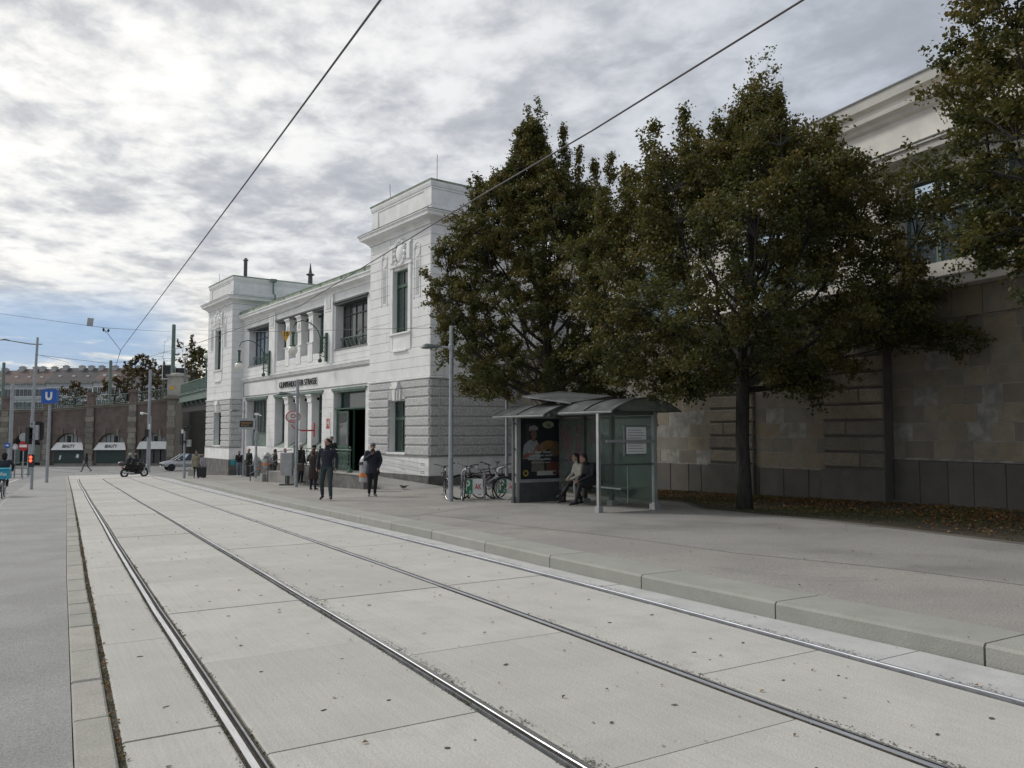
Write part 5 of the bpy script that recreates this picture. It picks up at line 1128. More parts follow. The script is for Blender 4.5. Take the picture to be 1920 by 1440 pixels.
# end pillar beside the bridge
m=MB(); m.box(-.6,1.15,-.5,2.2,GZ-.3,5.7); m.build('end_pillar',M['pier'],vd)
for k in range(11): m=MB(); e_=(k%2)*.12; m.box(-.62+e_,.35-e_,-.56,-.5,GZ+.2+.66*k,GZ+.82+.66*k); m.build('quoin_stone',M['pier'],vd)
m=MB(); m.box(-.95,1.4,-.8,2.5,5.65,5.95); m.box(-.8,1.25,-.65,2.3,5.95,6.05); m.build('pillar_cornice',M['pier'],vd)
m=MB(); m.box(-.72,.95,-.4,1.4,6.05,8.2); m.box(-.87,1.1,-.55,1.55,8.2,8.45); m.lathe([(.9,8.45),(.7,8.6),(.1,8.7)],(.12,.5,0),12); m.build('pillar_head',wg_early,vd)
m=MB(); m.box(-.35,.05,-.44,-.4,6.7,7.1); m.build('small_plate',M['yellow'],vd)
# dark abutment and street underpass behind the station
m=MB(); m.box(1.15,9.5,1.5,3.0,GZ-.3,5.0); m.build('abutment',M['plinthstone'],vd)
# green bridge girder running towards the station
bx0=at(341,89); bx1=at(420,70)
bd=Vector((bx1[0]-bx0[0],bx1[1]-bx0[1])); bL=bd.length
br=empty('railway_bridge',(bx0[0],bx0[1],0),math.atan2(bd.y,bd.x),'pale green iron railway bridge spanning the street beside the station','bridge')
m=MB(); m.box(-1,bL,-.15,.15,5.15,5.85); m.box(-1,bL,-.3,.3,5.85,5.93); m.box(-1,bL,-.3,.3,5.08,5.16); m.build('girder',M['greenl'],br)
m=MB(); m.box(-1,bL,.3,9,4.5,5.0); m.box(-1,bL,.1,.25,4.0,5.1) ; m.build('deck_underside',M['dark_int'],br)
for k in range(9):
    m=MB(); m.tube([(1+k*2.6,-.15,5.1),(1+k*2.6,.1,4.75),(1+k*2.6,.35,4.55),(1+k*2.6,.5,4.2)],.10,6); m.build('corbel',M['greenl'],br)
m=MB(); m.tube([(-1,0,7.15),(bL,0,7.15)],.05,6); m.tube([(-1,0,6.1),(bL,0,6.1)],.03,5); x=-1
while x<bL: m.box(x-.04,x+.04,-.04,.04,5.9,7.15); x+=1.3
x=-1
while x<bL: m.tube([(x,0,6.1),(x+.4,0,7.05)],.022,4,cap=False); m.tube([(x+.4,0,6.1),(x,0,7.05)],.022,4,cap=False); m.tube([(x+.2+.15*math.cos(q),.02,6.57+.2*math.sin(q)) for q in [2*math.pi*k/6 for k in range(7)]],.02,3,cap=False); x+=.43
m.build('railing',M['greenl'],br)
# globe post lamps on the bridge and the signal boards
def post_lamp(px,D,py,z0,lab):
    x,y=at(px,D); o=empty('post_lamp',(x,y,z0),0,lab,'lamp','globe lamps on the railway bridge'); h=hz(py,D)-z0
    m=MB(); m.tube([(0,0,-.3),(0,0,h-.2)],[.09,.06],8); m.build('post',M['greenl'],o); m=MB(); m.ell((0,0,h),.28,14,10); m.build('globe',M['globe'],o,smooth='all')
post_lamp(385,77,667,5.9,'right hand globe post lamp on the bridge railing next to the station'); post_lamp(345,90,671,5.9,'left hand globe post lamp on the bridge beside the tall green mast')
for px,D,py,r_,lab in ((322,92.6,608,.24,'tallest thick green mast standing behind the stone pillar head'),(205,95,676,.20,'green overhead line mast standing on the viaduct above the third arch'),(4,97,680,.20,'green overhead line mast on the viaduct at the left edge'),(305,100,678,.14,'dark mast beside the signal board behind the viaduct')):
    x,y=at(px,D); o=empty('overhead_line_mast',(x,y,4.2),0,lab,'mast'); m=MB(); m.tube([(0,0,0),(0,0,hz(py,D)-4.2)],[r_,r_*.85],8); m.lathe([(r_*.9,0),(.0,.1)],(0,0,hz(py,D)-4.2),8); m.build('mast_tube',M['greenl'] if px!=305 else M['dgrey'],o,smooth=True)
for px,D,lab,wd,w_,h_ in ((311,96,'white framed signal board behind the viaduct left of the tall mast',1,.9,1.6),(337,93,'black signal head right of the tall green mast',0,1.1,.9)):
    x,y=at(px,D); o=empty('signal_board',(x,y,5),YAW,lab,'signal'); z=hz(697,D)-5
    m=MB(); m.box(-w_/2,w_/2,-.1,.1,z-h_/2,z+h_/2); m.box(-.05,.05,-.03,.05,-.3,z-h_/2); b=m.build('board',M['black'],o)
    if wd: m=MB(); m.box(-w_/2-.08,-w_/2,-.12,.1,z-h_/2-.08,z+h_/2+.08); m.box(-w_/2,w_/2,-.12,.1,z-h_/2-.08,z-h_/2); m.build('white_rim',M['signwhite'],o)
    else: m=MB(); m.box(-w_/2-.35,-w_/2-.02,-.12,-.05,z-.35,z+.4); m.build('white_plate',M['signwhite'],o)
# ------------------------------------------------------------------ far apartment row beyond the viaduct
D0=225
def block(px0,px1,yr,ye,roofm,wallm,lab,nw,chim,d=0):
    D=D0+d; x,y=at(px0,D); W_=(px1-px0)*D/1510; o=empty('apartment_building',(x,y,0),YAW,lab,'building','row of apartment buildings behind the viaduct'); ze=hz(ye,D); zr=hz(yr,D)+1.2
    m=MB(); m.box(0,W_,0,14,-3,ze); m.build('wall',wallm,o)
    m=MB(); m.box(-.1,W_+.1,-.5,.2,ze-.25,ze+.25); m.build('eaves',M['mortar'],o)
    m=MB(); m.prism([(0,-.5,ze+.2),(0,7,zr),(0,14.5,ze+.2)],(W_,0,0)); rf=m.build('roof',roofm,o)
    for cxp in chim:
        xx=(cxp-px0)*D/1510; m=MB(); m.box(xx-.62,xx+.62,5.6,7.2,zr-1.6,zr+.4); m.box(xx-.7,xx+.7,5.5,7.3,zr+.4,zr+.55)
        for k in range(3): m.box(xx-.5+.4*k,xx-.28+.4*k,6.2,6.5,zr+.55,zr+.8)
        m.build('chimney',wg2,rf)
    for r_ in range(3):
        for k in range(nw):
            xx=W_*(k+.5)/nw; z=ze-3.6-3.6*r_; m=MB(); m.box(xx-.68,xx+.68,-.06,.02,z-.1,z+2.15); w=m.build('window',M['white2'],o); m=MB(); m.box(xx-.52,xx-.04,-.08,-.06,z+.05,z+2.0); m.box(xx+.04,xx+.52,-.08,-.06,z+.05,z+2.0); m.build('pane',M['glass_dark'],w)
    for k in range(3): xx=W_*(.2+.3*k); m=MB(); m.box(xx-.4,xx+.4,2.2,2.9,ze+1.7,ze+2.2); m.build('skylight',M['signwhite'],rf)
rr1=mat('brown_tile_roof',(.125,.088,.078),(.09,.07,.064),.6,.85,stain=((.2,.15,.12),.3,.5,.7,.4)); rr2=mat('dark_slate_roof',(.065,.06,.062),(.048,.045,.047),.5,.8)
wg=mat('grey_blue_facade',(.42,.45,.46),(.34,.37,.38),.5,.85); wg2=mat('pale_facade',(.48,.48,.46),(.40,.41,.40),.5,.85)
block(-70,2,699,722,rr1,wg2,'far apartment block with a brown roof at the left edge',9,[-50,-20])
block(3,83,696,719,rr1,wg,'far grey apartment block with a brown red tiled roof',11,[14,40,53,76])
block(84,172,694,717,rr2,wg,'far grey apartment block with a dark slate roof',11,[98,129,147,167])
block(173,240,694,715,rr1,wg2,'far pale apartment block with a brown roof partly behind trees',8,[193,217,238])
block(241,345,697,717,rr2,wg2,'far pale apartment block behind the autumn trees',11,[262,300])
# ------------------------------------------------------------------ left side poles, signs, signals
def gpole(px,D,h,r0,r1,name,lab,cat,dz=0.,mt='galv',lean=(0,0)):
    x,y=at(px,D); z=gz(y)+dz; o=empty(name,(x,y,z),YAW,lab,cat); m=MB(); m.tube([(0,0,-.1),(lean[0],0,h)],[r0,r1],10); m.lathe([(r0+.03,0),(r0+.03,.12),(r0,.2)],(0,0,0),10); m.build('pole',M[mt],o,smooth=True); return o
o=gpole(58,68,11.6,.17,.09,'lamp_mast','tall grey lamp mast with one arm reaching left, behind the pedestrian signal','street lamp',0,lean=(.35,0))
m=MB(); m.tube([(.33,0,11.0),(-.3,0,11.05),(-2.2,0,11.35)],[.06,.06,.045],8); m.tube([(.33,0,11.0),(.75,0,11.02)],.05,6); m.build('arm',M['galv'],o); m=MB(); m.tube([(-2.0,0,11.32),(-2.4,0,11.42),(-2.75,0,11.40),(-2.95,0,11.36)],[(.06,.05),(.16,.07),(.15,.06),(.03,.02)],8,up=(0,0,1)); m.build('lamp_head',M['dgrey'],o,smooth=True)
o=gpole(22,60,7.0,.14,.13,'street_pole','plain grey pole at the left edge with road signs behind it','pole')
o=gpole(280,76.6,9.6,.15,.13,'street_pole','plain grey tram mast in front of the third shop arch','pole')
m=MB(); m.tube([(-.1,-.1,5.35),(-.5,-.15,5.45)],.05,6); m.ell((-.62,-.15,5.4),(.2,.14,.14),10,8); m.build('camera_head',M['signwhite'],o); m=MB(); m.box(-.25,.05,-.3,-.12,3.2,3.9); m.build('signal_head',M['black'],o); m=MB(); m.box(.02,.2,-.16,-.12,3.9,4.4); m.build('small_plate',M['signwhite'],o)
o=gpole(283.5,73,5.0,.05,.05,'thin_post','thin grey post right of the tram mast','post')
# metro sign
x,y=at(92,47.3); o=empty('metro_sign',(x,y,gz(y)+.01),YAW,'blue square metro sign with a white letter U on a grey pole','metro sign')
m=MB(); m.tube([(0,0,-.1),(.04,0,4.55)],[.085,.075],12); m.build('pole',M['galv'],o,smooth=True)
m=MB(); c_=[(.04+sx*(.44-.07)+.07*math.cos(q),-.14,5.04+sz*(.42-.07)+.07*math.sin(q)) for sx,sz,q0 in ((1,1,0),(-1,1,90),(-1,-1,180),(1,-1,270)) for q in (R(q0),R(q0+45),R(q0+90))]; m.prism(c_,(0,.28,0)); b=m.build('sign_box',M['blue'],o)
pts=[(-.16,0,.22),(-.16,0,-.02)]+[(-.16*math.cos(q),0,-.04-.17*math.sin(q)) for q in [math.pi*k/8 for k in range(1,8)]]+[(.16,0,-.02),(.16,0,.22)]
m=MB(); 
out=[(x_*1.0,z) for x_,_,z in pts]
inn=[(x_*.52,z if i in (0,len(pts)-1) else z*.55+.02) for i,(x_,_,z) in enumerate(pts)]
for i in range(len(out)-1): m.prism([(out[i][0]*1.25+.04,-.155,out[i][1]*1.15+5.04),(out[i+1][0]*1.25+.04,-.155,out[i+1][1]*1.15+5.04),(inn[i+1][0]*1.05+.04,-.155,(inn[i+1][1] if 0<i+1<len(pts)-1 else out[i+1][1]*1.15)+5.04),(inn[i][0]*1.05+.04,-.155,(inn[i][1] if 0<i<len(pts)-1 else out[i][1]*1.15)+5.04)],(0,.02,0))
m.build('letter_U',M['signwhite'],o)
# traffic light with pedestrian signal
def tl_head(m,x,y,z,n=3,w=.26,h=.86):
    m.box(x-w/2,x+w/2,y-.10,y+.12,z-h/2,z+h/2)
    for k in range(n): zz=z+h/2-h*(k+.5)/n; m.prism([(x-.10,y-.10,zz+.10),(x+.10,y-.10,zz+.10),(x+.10,y-.28,zz+.07),(x-.10,y-.28,zz+.07)],(0,0,.015))
x,y=at(64,37.8); o=empty('traffic_light',(x,y,gz(y)+.01),YAW,'traffic light with a red pedestrian signal and a large black backboard, on the left pavement','traffic light')
m=MB(); m.tube([(0,0,-.1),(0.03,0,3.15)],[.065,.055],12); m.build('pole',M['galv'],o,smooth=True)
m=MB(); c_=[(.17+sx*(.24-.1)+.1*math.cos(q),.10,2.72+sz*(.45-.1)+.1*math.sin(q)) for sx,sz,q0 in ((1,1,0),(-1,1,90),(-1,-1,180),(1,-1,270)) for q in (R(q0),R(q0+45),R(q0+90))]; m.prism(c_,(0,.03,0)); m.box(.06,.30,.13,.35,2.35,3.1); m.build('backboard',M['black'],o)
m=MB(); m.box(.02,.24,-.02,.10,2.3,3.0); m.build('head_housing',M['alu'],o); m=MB(); m.T=Matrix.Rotation(R(75),4,'Z'); tl_head(m,-.0,.22,2.5,3,.24,.80); m.T=None; m.box(-.12,.30,-.03,.03,3.02,3.08); m.build('signal_head',M['black'],o)
m=MB(); m.box(-.10,.12,-.15,-.04,1.05,1.62); m.build('pedestrian_head',M['black'],o)
m=MB(); m.lathe([(.0,0),(.065,.0),(.065,.012),(0,.012)],(0,0,0),12); 
for k,z in enumerate((1.50,1.34)):
    m=MB(); m.prism([(.01+.068*math.cos(q),-.165,z+.068*math.sin(q)) for q in [2*math.pi*j/14 for j in range(14)]],(0,.012,0)); m.build('red_light',bpy.data.materials.get('red_signal_light') or emis('red_signal_light',(1.,.07,.03),3.),o)
m=MB(); m.box(-.12,.14,-.26,-.14,1.60,1.63); m.build('visor',M['black'],o)
x,y=at(348,47.2); o=empty('traffic_light',(x,y,gz(y)+.15),YAW,'traffic light on a pole at the end of the right sidewalk, by the couple','traffic light')
m=MB(); m.tube([(0,0,-.1),(-.03,0,3.0)],[.06,.05],12); m.lathe([(.085,0),(.085,.6),(.06,.75)],(0,0,0),10); m.build('pole',M['galv'],o,smooth=True)
m=MB(); tl_head(m,.10,.0,2.93,1,.32,.32); m.T=Matrix.Rotation(R(60),4,'Z'); tl_head(m,.05,.25,2.3,3,.26,.72); m.T=None; m.box(-.12,.12,-.2,-.1,2.05,2.2); m.build('signal_head',M['black'],o)
m=MB(); m.box(-.20,-.08,-.05,.0,2.62,2.85); m.build('small_plate',M['signwhite'],o); m=MB(); m.box(.12,.34,-.05,.12,1.85,2.25); m.build('rear_housing',M['alu'],o)
# road signs far left
def disc(px,py,D,r_,kind,lab,zt=None):
    x,y=at(px,D); z=hz(py,D); g=gz(y); o=empty('road_sign',(x,y,g),YAW,lab,'road sign'); h=z-g
    m=MB(); m.tube([(0,.05,-.1),(0,.05,h+r_)],.035,6); m.build('post',M['galv'],o)
    n=8 if kind=='stop' else 20; q0=math.pi/8 if kind=='stop' else 0
    m=MB(); m.prism([(r_*math.cos(2*math.pi*k/n+q0),0,h+r_*math.sin(2*math.pi*k/n+q0)) for k in range(n)],(0,.02,0)); m.build('sign_disc',{'blue':M['blue'],'white':M['signwhite'],'noentry':M['red'],'grey':M['alu']}[kind],o)
    if kind=='noentry': m=MB(); m.box(-r_*.75,r_*.75,-.01,0,h-.09,h+.09); m.build('white_bar',M['signwhite'],o)
    if kind=='blue': m=MB(); m.tube([(-.13,-.01,h),(.1,-.01,h)],.03,5); m.tube([(0,-.01,h+.08),(.13,-.01,h),(0,-.01,h-.08)],.025,5); m.build('arrow',M['signwhite'],o)
    if kind=='white': m=MB(); m.tube([(.8*r_*math.cos(q),-.01,h+.8*r_*math.sin(q)) for q in [2*math.pi*k/16 for k in range(17)]],.035,5); m.build('rim',M['alu'],o)
disc(16,835,58,.22,'blue','round blue arrow sign at the left edge by the grey pole'); disc(30,838,60,.24,'white','round white sign between the blue and the red one'); disc(46,836,56,.34,'noentry','round red no entry sign with a white bar'); disc(46,820,64,.36,'grey','back of a round grey sign above the no entry sign')
x,y=at(30,62); o=empty('barrier_railing',(x,y,gz(y)+.05),YAW,'pale green pipe railing beside the far left crossing','railing')
m=MB(); 
for z in (1.05,.6,.15): m.tube([(-2,0,z),(1.15,0,z)],.03,6)
for k in range(7): m.tube([(-2+.52*k,0,-.1),(-2+.52*k,0,1.05)],.03,6)
m.build('rails',M['greenl'],o)
# ------------------------------------------------------------------ overhead wires
def wire(name,pts,r_,lab,sag=0,grp=None):
    P=[]
    for a,b in zip(pts[:-1],pts[1:]):
        for k in range(8): t=k/8; P.append(tuple(a[i]+(b[i]-a[i])*t-(sag*4*t*(1-t) if i==2 else 0) for i in range(3)))
    P.append(pts[-1]); m=MB(); m.tube(P,r_,6); return m.build(name,M['wire'],smooth=True,label=lab,cat='overhead wire',group=grp)
def P3(px,py,D):
    d=camdir(px,py); fwd=d.x*.514+d.y*.858; t=D/fwd; return (d.x*t,d.y*t,1.75+d.z*t)
a=P3(713,0,6.7); b=P3(226,657,36.); a0=tuple(a[i]*1.35-b[i]*.35 for i in range(3)); a0=P3(760,-63,6.0)
j=b
wire('contact_wire',[a0,a,P3(465,337,12.0),b],.0115,'thick tram contact wire running from the top edge down to the left')
wire('contact_wire',[P3(1560,-38,6.4),P3(1505,0,6.8),P3(1110,245,9.6),P3(845,400,13.4),P3(560,575,23.3),P3(380,640,33),P3(255,676,60)],.0105,'tram contact wire crossing in front of the trees and the station towers')
wire('bridle_wire',[P3(197,619,36),b],.011,'upper short bridle wire holding the contact wire at the left'); wire('bridle_wire',[b,P3(216,690,60)],.014,'lower short bridle wire continuing the contact wire towards the viaduct')
wire('span_wire',[P3(-30,584,40),P3(60,596,38),P3(200,615,36),P3(320,622,60)],.010,'thin span wire carrying a square plate at the upper left')
wire('span_wire',[P3(812,615,31.8),P3(700,617,33),P3(535,621,36),P3(455,622,40),P3(330,618,60)],.010,'thin span wire carrying the yellow number sign before the station')
wire('span_wire',[P3(66,665,67),P3(200,681,67),P3(340,670,80)],.016,'lower span wire between the lamp mast and the bridge'); wire('span_wire',[P3(66,664,67),P3(130,680,64)],.014,'short slack wire beside the tall lamp mast')
x,y,z=P3(169,604,37); m=MB(); m.box(-.14,.14,-.01,.01,-.19,.19); o=m.build('hanging_plate',M['alu'],label='small square grey plate hanging on the span wire',cat='plate'); o.location=(x,y,z); o.rotation_euler=(0,R(6),YAW)
m=MB(); m.ell((0,0,0),(.05,.05,.09),8,6); m.ell((.22,0,-.04),(.05,.05,.08),8,6); m.tube([(0,0,0),(.1,0,-.12),(.22,0,-.04)],.012,5); o=m.build('insulator',M['black'],label='pair of dark insulators where the wires meet',cat='insulator'); o.location=P3(194,618,36); o.rotation_euler=(0,0,YAW)
x,y,z=P3(536,630,35.8); o=empty('number_sign',(x,y,z),YAW,'yellow triangular sign with number 15 hanging from the span wire','sign')
m=MB(); m.prism([(-.22,0,.20),(.22,0,.20),(0,0,-.26)],(0,.02,0)); m.build('sign_plate',M['yellow'],o); text('15',.19,M['black'],o,(0,-.006,.09),(R(90),0,0),'sign_number',width=.20,ext=.004,bold=.02)
# ------------------------------------------------------------------ trees
def tree(name,x,y,z0,zt,trunk_h,rx,label,nleaf=42000,nl=24,leaf=.075,seed=1,mt='leaf',zb=None,r0=.17,env=None,off=(0,0),group='street trees in the planting bed',fill=380,cat='tree',sub=7,droop=.25,shoots=26,plumes=None,sprays=None):
    rg=np.random.default_rng(seed); rd=random.Random(seed)
    o=empty(name,(x,y,z0),0,label,cat,group); H=zt-z0; zb=zb if zb is not None else trunk_h*.85
    env=env or [(0,.45),(.10,.75),(.23,1.),(.56,.9),(.72,.76),(.8,.56),(.88,.43),(.96,.26),(1,.1)]
    ph=[rd.uniform(0,6.28) for _ in range(6)]
    def rad_(t,az): # uneven outline
        return rx*interp(env,t)*(1+.10*math.sin(3*az+ph[0]+4*t)+.08*math.sin(5*az+ph[1]-7*t)+.06*math.sin(9*az+ph[2]+11*t))
    tr=MB(); pts=[(0,0,-.1),(.02,0,.4),(.0,.03,trunk_h*.5),(.02,0,trunk_h)]; top=(off[0]*.6+.1,off[1]*.6,H*.86)
    n=6
    for k in range(1,n+1): t=k/n; pts.append((top[0]*t+rd.uniform(-.08,.08),top[1]*t+rd.uniform(-.08,.08),trunk_h+(top[2]-trunk_h)*t))
    rad=[r0*1.25,r0*1.02,r0*.93,r0*.92]+[r0*.80*(1-k/(n+.3))+.012 for k in range(1,n+1)]; tr.tube(pts,rad,12); tr.build('trunk',M['bark'],o,smooth='all')
    def traxis(z):
        for (a,b) in zip(pts[:-1],pts[1:]):
            if a[2]<=z<=b[2]: f=(z-a[2])/(b[2]-a[2]+1e-9); return Vector((a[0]+(b[0]-a[0])*f,a[1]+(b[1]-a[1])*f,z))
        return Vector(pts[-1])
    LP=[];LI=[];meshes=[]
    for i in range(nl):
        f=(i+.5)/nl; zs=trunk_h*.90+(H*.62-trunk_h)*f**1.3; az=i*2.399+rd.uniform(-.4,.4); t=min(.97,.16+.86*f**.8+rd.uniform(-.04,.06)); zend=zb+(H-zb)*t
        rr_=rad_(t,az)*rd.uniform(.72,.95); s=traxis(zs); e=Vector((math.cos(az)*rr_+off[0]*t,math.sin(az)*rr_+off[1]*t,zend)); d=e-s; L=d.length; m=MB(); r_=max(.02,r0*.48*(1-f*.65)); P=[]
        out=Vector((math.cos(az),math.sin(az),0))
        for k in range(8):
            u=k/7; q=s+d*u+out*(math.sin(math.pi*u)*.13*L)-Vector((0,0,1))*(math.sin(math.pi*u)*.05*L)+Vector((rd.uniform(-1,1),rd.uniform(-1,1),rd.uniform(-1,1)))*.022*L*(k>0); P.append(q)
        m.tube(P,[r_*(1-k/7.6)+.006 for k in range(8)],6); meshes.append(m)
        for k in range(1,8): LP.append(tuple(P[k])); LI.append(i)
    LPa=np.array(LP); tips=[]
    def grow(tgt,cl):
        w=np.linalg.norm(LPa-np.array(tgt),axis=1)+np.maximum(0,(LPa[:,2]-tgt[2]))*.8; j=int(w.argmin()); q=Vector(LP[j]); e=Vector(tgt); m=meshes[LI[j]]
        mid=q.lerp(e,.5)+Vector((rd.uniform(-.1,.1),rd.uniform(-.1,.1),.10+.05*(e-q).length)); m.tube([q,mid,e],[.016,.010,.004],4,cap=False)
        d=(e-q).normalized(); bl=min((e-q).length,1.2)
        for h in range(sub):
            u=rd.uniform(.45,1); q3=q.lerp(e,u) if u<.5 else mid.lerp(e,(u-.5)*2); d3=(d*.7+Vector((rd.gauss(0,.55),rd.gauss(0,.55),rd.uniform(-droop,.7)))).normalized(); tips.append((q3,q3+d3*rd.uniform(.22,.55)*max(.7,rx/4),cl))
    for i in range(fill):
        az=rd.uniform(0,2*math.pi); t=rd.random()**.92; r_=rad_(t,az)*(rd.uniform(.12,1)**.45); grow((math.cos(az)*r_+off[0]*t,math.sin(az)*r_+off[1]*t,zb+(H-zb)*t),rd.random())
    for i in range(shoots):  # upright shoots that break the outline
        az=rd.uniform(0,2*math.pi); t=rd.uniform(.45,1.); r_=rad_(t,az)*rd.uniform(.3,1.0); b=Vector((math.cos(az)*r_+off[0]*t,math.sin(az)*r_+off[1]*t,zb+(H-zb)*t)); e=b+Vector((math.cos(az)*.25,math.sin(az)*.25,rd.uniform(.6,1.5)))*max(.7,rx/4)
        grow(tuple(b),rd.random()); meshes[0].tube([b,e],[.007,.003],3,cap=False)
        for h in range(6): u=rd.random(); q=b.lerp(e,u); tips.append((q,q+Vector((rd.gauss(0,.16),rd.gauss(0,.16),.22)),rd.random()))
    for (r_,a_,z_) in sprays or []:
        for h in range(5): grow((.858*r_+.514*a_+rd.gauss(0,.22),-.514*r_+.858*a_+rd.gauss(0,.22),z_+rd.gauss(0,.10)),rd.random())
    for (pa,pr,pb,pt,pw) in plumes or []:   # pointed plumes of foliage on the ascending leaders: azimuth, radius, base height, tip height, width
        bx,by=math.cos(pa)*pr,math.sin(pa)*pr; b=Vector((bx,by,pb)); e=Vector((bx*1.08+rd.uniform(-.1,.1),by*1.08+rd.uniform(-.1,.1),pt)); grow(tuple(b),rd.random()); meshes[0].tube([b,b.lerp(e,.5)+Vector((rd.uniform(-.06,.06),rd.uniform(-.06,.06),0)),e],[.022,.012,.003],4,cap=False); c0=rd.random()
        for h in range(int(58*(pt-pb)*pw)):
            u=rd.random()**1.15; w=pw*(1-u)**.75+.06; a=rd.uniform(0,6.28); q=b.lerp(e,u); d=Vector((math.cos(a),math.sin(a),0)); r1=w*rd.uniform(.2,1); tips.append((q+d*r1*.35,q+d*r1+Vector((0,0,rd.uniform(.10,.35)*(pt-pb)*.35)),min(1,max(0,c0*.5+rd.random()*.5))))
    for m in meshes: m.build('limb',M['bark'],o)
    T0=np.array([tuple(a) for a,b,c in tips]);T1=np.array([tuple(b) for a,b,c in tips]); cl=np.array([c for a,b,c in tips])
    idx=rg.integers(0,len(tips),nleaf); u=rg.random(nleaf)**.8; Pn=T0[idx]+(T1[idx]-T0[idx])*u[:,None]+rg.normal(size=(nleaf,3))*np.array([1,1,.8])*rx*.011*(1+rg.random((nleaf,1)))
    N=rg.normal(size=(nleaf,3)); N[:,2]=np.abs(N[:,2])*.8+.25; N/=np.linalg.norm(N,axis=1,keepdims=True)
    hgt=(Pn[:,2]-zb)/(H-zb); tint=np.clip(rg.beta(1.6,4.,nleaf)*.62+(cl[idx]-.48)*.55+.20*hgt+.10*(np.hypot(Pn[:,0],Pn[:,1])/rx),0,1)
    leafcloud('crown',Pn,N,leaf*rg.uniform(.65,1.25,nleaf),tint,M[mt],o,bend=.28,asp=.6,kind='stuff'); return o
# plumes given as (offset to the camera's right, offset away, base, tip, width)
def plm(L): return [(math.atan2(-.514*r+.858*a,.858*r+.514*a),math.hypot(r,a),b,t,w) for r,a,b,t,w in L]
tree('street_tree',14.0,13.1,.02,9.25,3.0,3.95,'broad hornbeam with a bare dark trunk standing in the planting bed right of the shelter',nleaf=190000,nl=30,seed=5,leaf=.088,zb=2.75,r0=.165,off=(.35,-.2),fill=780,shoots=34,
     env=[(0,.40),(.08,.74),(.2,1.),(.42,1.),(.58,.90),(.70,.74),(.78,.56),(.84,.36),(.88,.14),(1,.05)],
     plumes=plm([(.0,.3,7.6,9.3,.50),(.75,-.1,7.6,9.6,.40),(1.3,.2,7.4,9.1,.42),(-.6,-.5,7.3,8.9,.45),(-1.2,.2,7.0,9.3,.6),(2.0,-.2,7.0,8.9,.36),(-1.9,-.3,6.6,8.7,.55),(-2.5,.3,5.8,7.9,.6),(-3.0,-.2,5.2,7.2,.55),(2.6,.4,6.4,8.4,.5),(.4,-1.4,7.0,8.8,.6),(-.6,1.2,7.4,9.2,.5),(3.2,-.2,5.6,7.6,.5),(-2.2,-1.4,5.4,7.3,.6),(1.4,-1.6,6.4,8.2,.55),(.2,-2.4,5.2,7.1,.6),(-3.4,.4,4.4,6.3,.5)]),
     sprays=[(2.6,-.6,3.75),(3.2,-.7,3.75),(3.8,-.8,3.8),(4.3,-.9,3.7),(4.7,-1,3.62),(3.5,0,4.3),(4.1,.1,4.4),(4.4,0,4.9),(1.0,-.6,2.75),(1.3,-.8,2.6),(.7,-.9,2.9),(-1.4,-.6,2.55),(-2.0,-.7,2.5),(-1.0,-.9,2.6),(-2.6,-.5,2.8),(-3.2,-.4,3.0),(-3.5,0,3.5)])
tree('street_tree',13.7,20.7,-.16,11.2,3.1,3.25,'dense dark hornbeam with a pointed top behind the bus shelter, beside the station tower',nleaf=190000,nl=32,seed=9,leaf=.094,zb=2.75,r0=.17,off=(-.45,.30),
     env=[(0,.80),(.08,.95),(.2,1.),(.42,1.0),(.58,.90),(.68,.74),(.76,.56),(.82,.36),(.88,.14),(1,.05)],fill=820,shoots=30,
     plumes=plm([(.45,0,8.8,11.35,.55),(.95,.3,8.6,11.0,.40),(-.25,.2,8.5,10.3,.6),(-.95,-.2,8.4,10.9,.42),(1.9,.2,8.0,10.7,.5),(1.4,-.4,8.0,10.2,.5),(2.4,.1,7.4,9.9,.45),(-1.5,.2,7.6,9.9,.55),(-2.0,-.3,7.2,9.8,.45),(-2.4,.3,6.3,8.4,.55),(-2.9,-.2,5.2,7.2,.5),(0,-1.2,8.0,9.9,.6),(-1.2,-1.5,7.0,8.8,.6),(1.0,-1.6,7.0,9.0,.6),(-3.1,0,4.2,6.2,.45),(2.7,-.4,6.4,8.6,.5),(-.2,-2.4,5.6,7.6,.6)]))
tree('street_tree',14.95,5.2,.15,12.8,3.3,3.45,'yellowing hornbeam at the upper right corner, its trunk outside the picture',nleaf=230000,nl=30,seed=14,leaf=.086,zb=3.9,r0=.17,fill=1150,shoots=34,sprays=[(-2.6,.2,4.1),(-3.0,.4,4.5),(-1.8,0,3.7),(-1.2,-.3,3.6),(-.6,0,3.5)])
# far trees on and behind the viaduct
def far_tree(px,D,pyt,pyb,rx,lab,seed,mt='leaf2',n=15000,leaf=.20,nm='autumn_tree',**k):
    x,y=at(px,D); z0=hz(pyb,D); return tree(nm,x,y,z0,hz(pyt,D),(hz(pyt,D)-z0)*.25,rx,lab,nleaf=n,nl=12,seed=seed,leaf=leaf,mt=mt,r0=.22,group='autumn trees behind the viaduct',sub=4,fill=max(60,n//110),shoots=8,**k)
far_tree(266,118,668,772,3.9,'rust brown autumn tree behind the viaduct railing',31)
far_tree(293,125,684,765,3.0,'lower brown autumn tree left of the tall mast',35,n=9000)
far_tree(372,108,655,775,3.2,'green and brown tree right beside the station tower',32,mt='leaf',n=16000)
far_tree(356,118,628,772,3.4,'thin dark red tree with gaps next to the station tower',33,n=7000)
far_tree(322,128,632,775,4.6,'bare tree with pale thin branches behind the tall mast',34,n=200,leaf=.12)
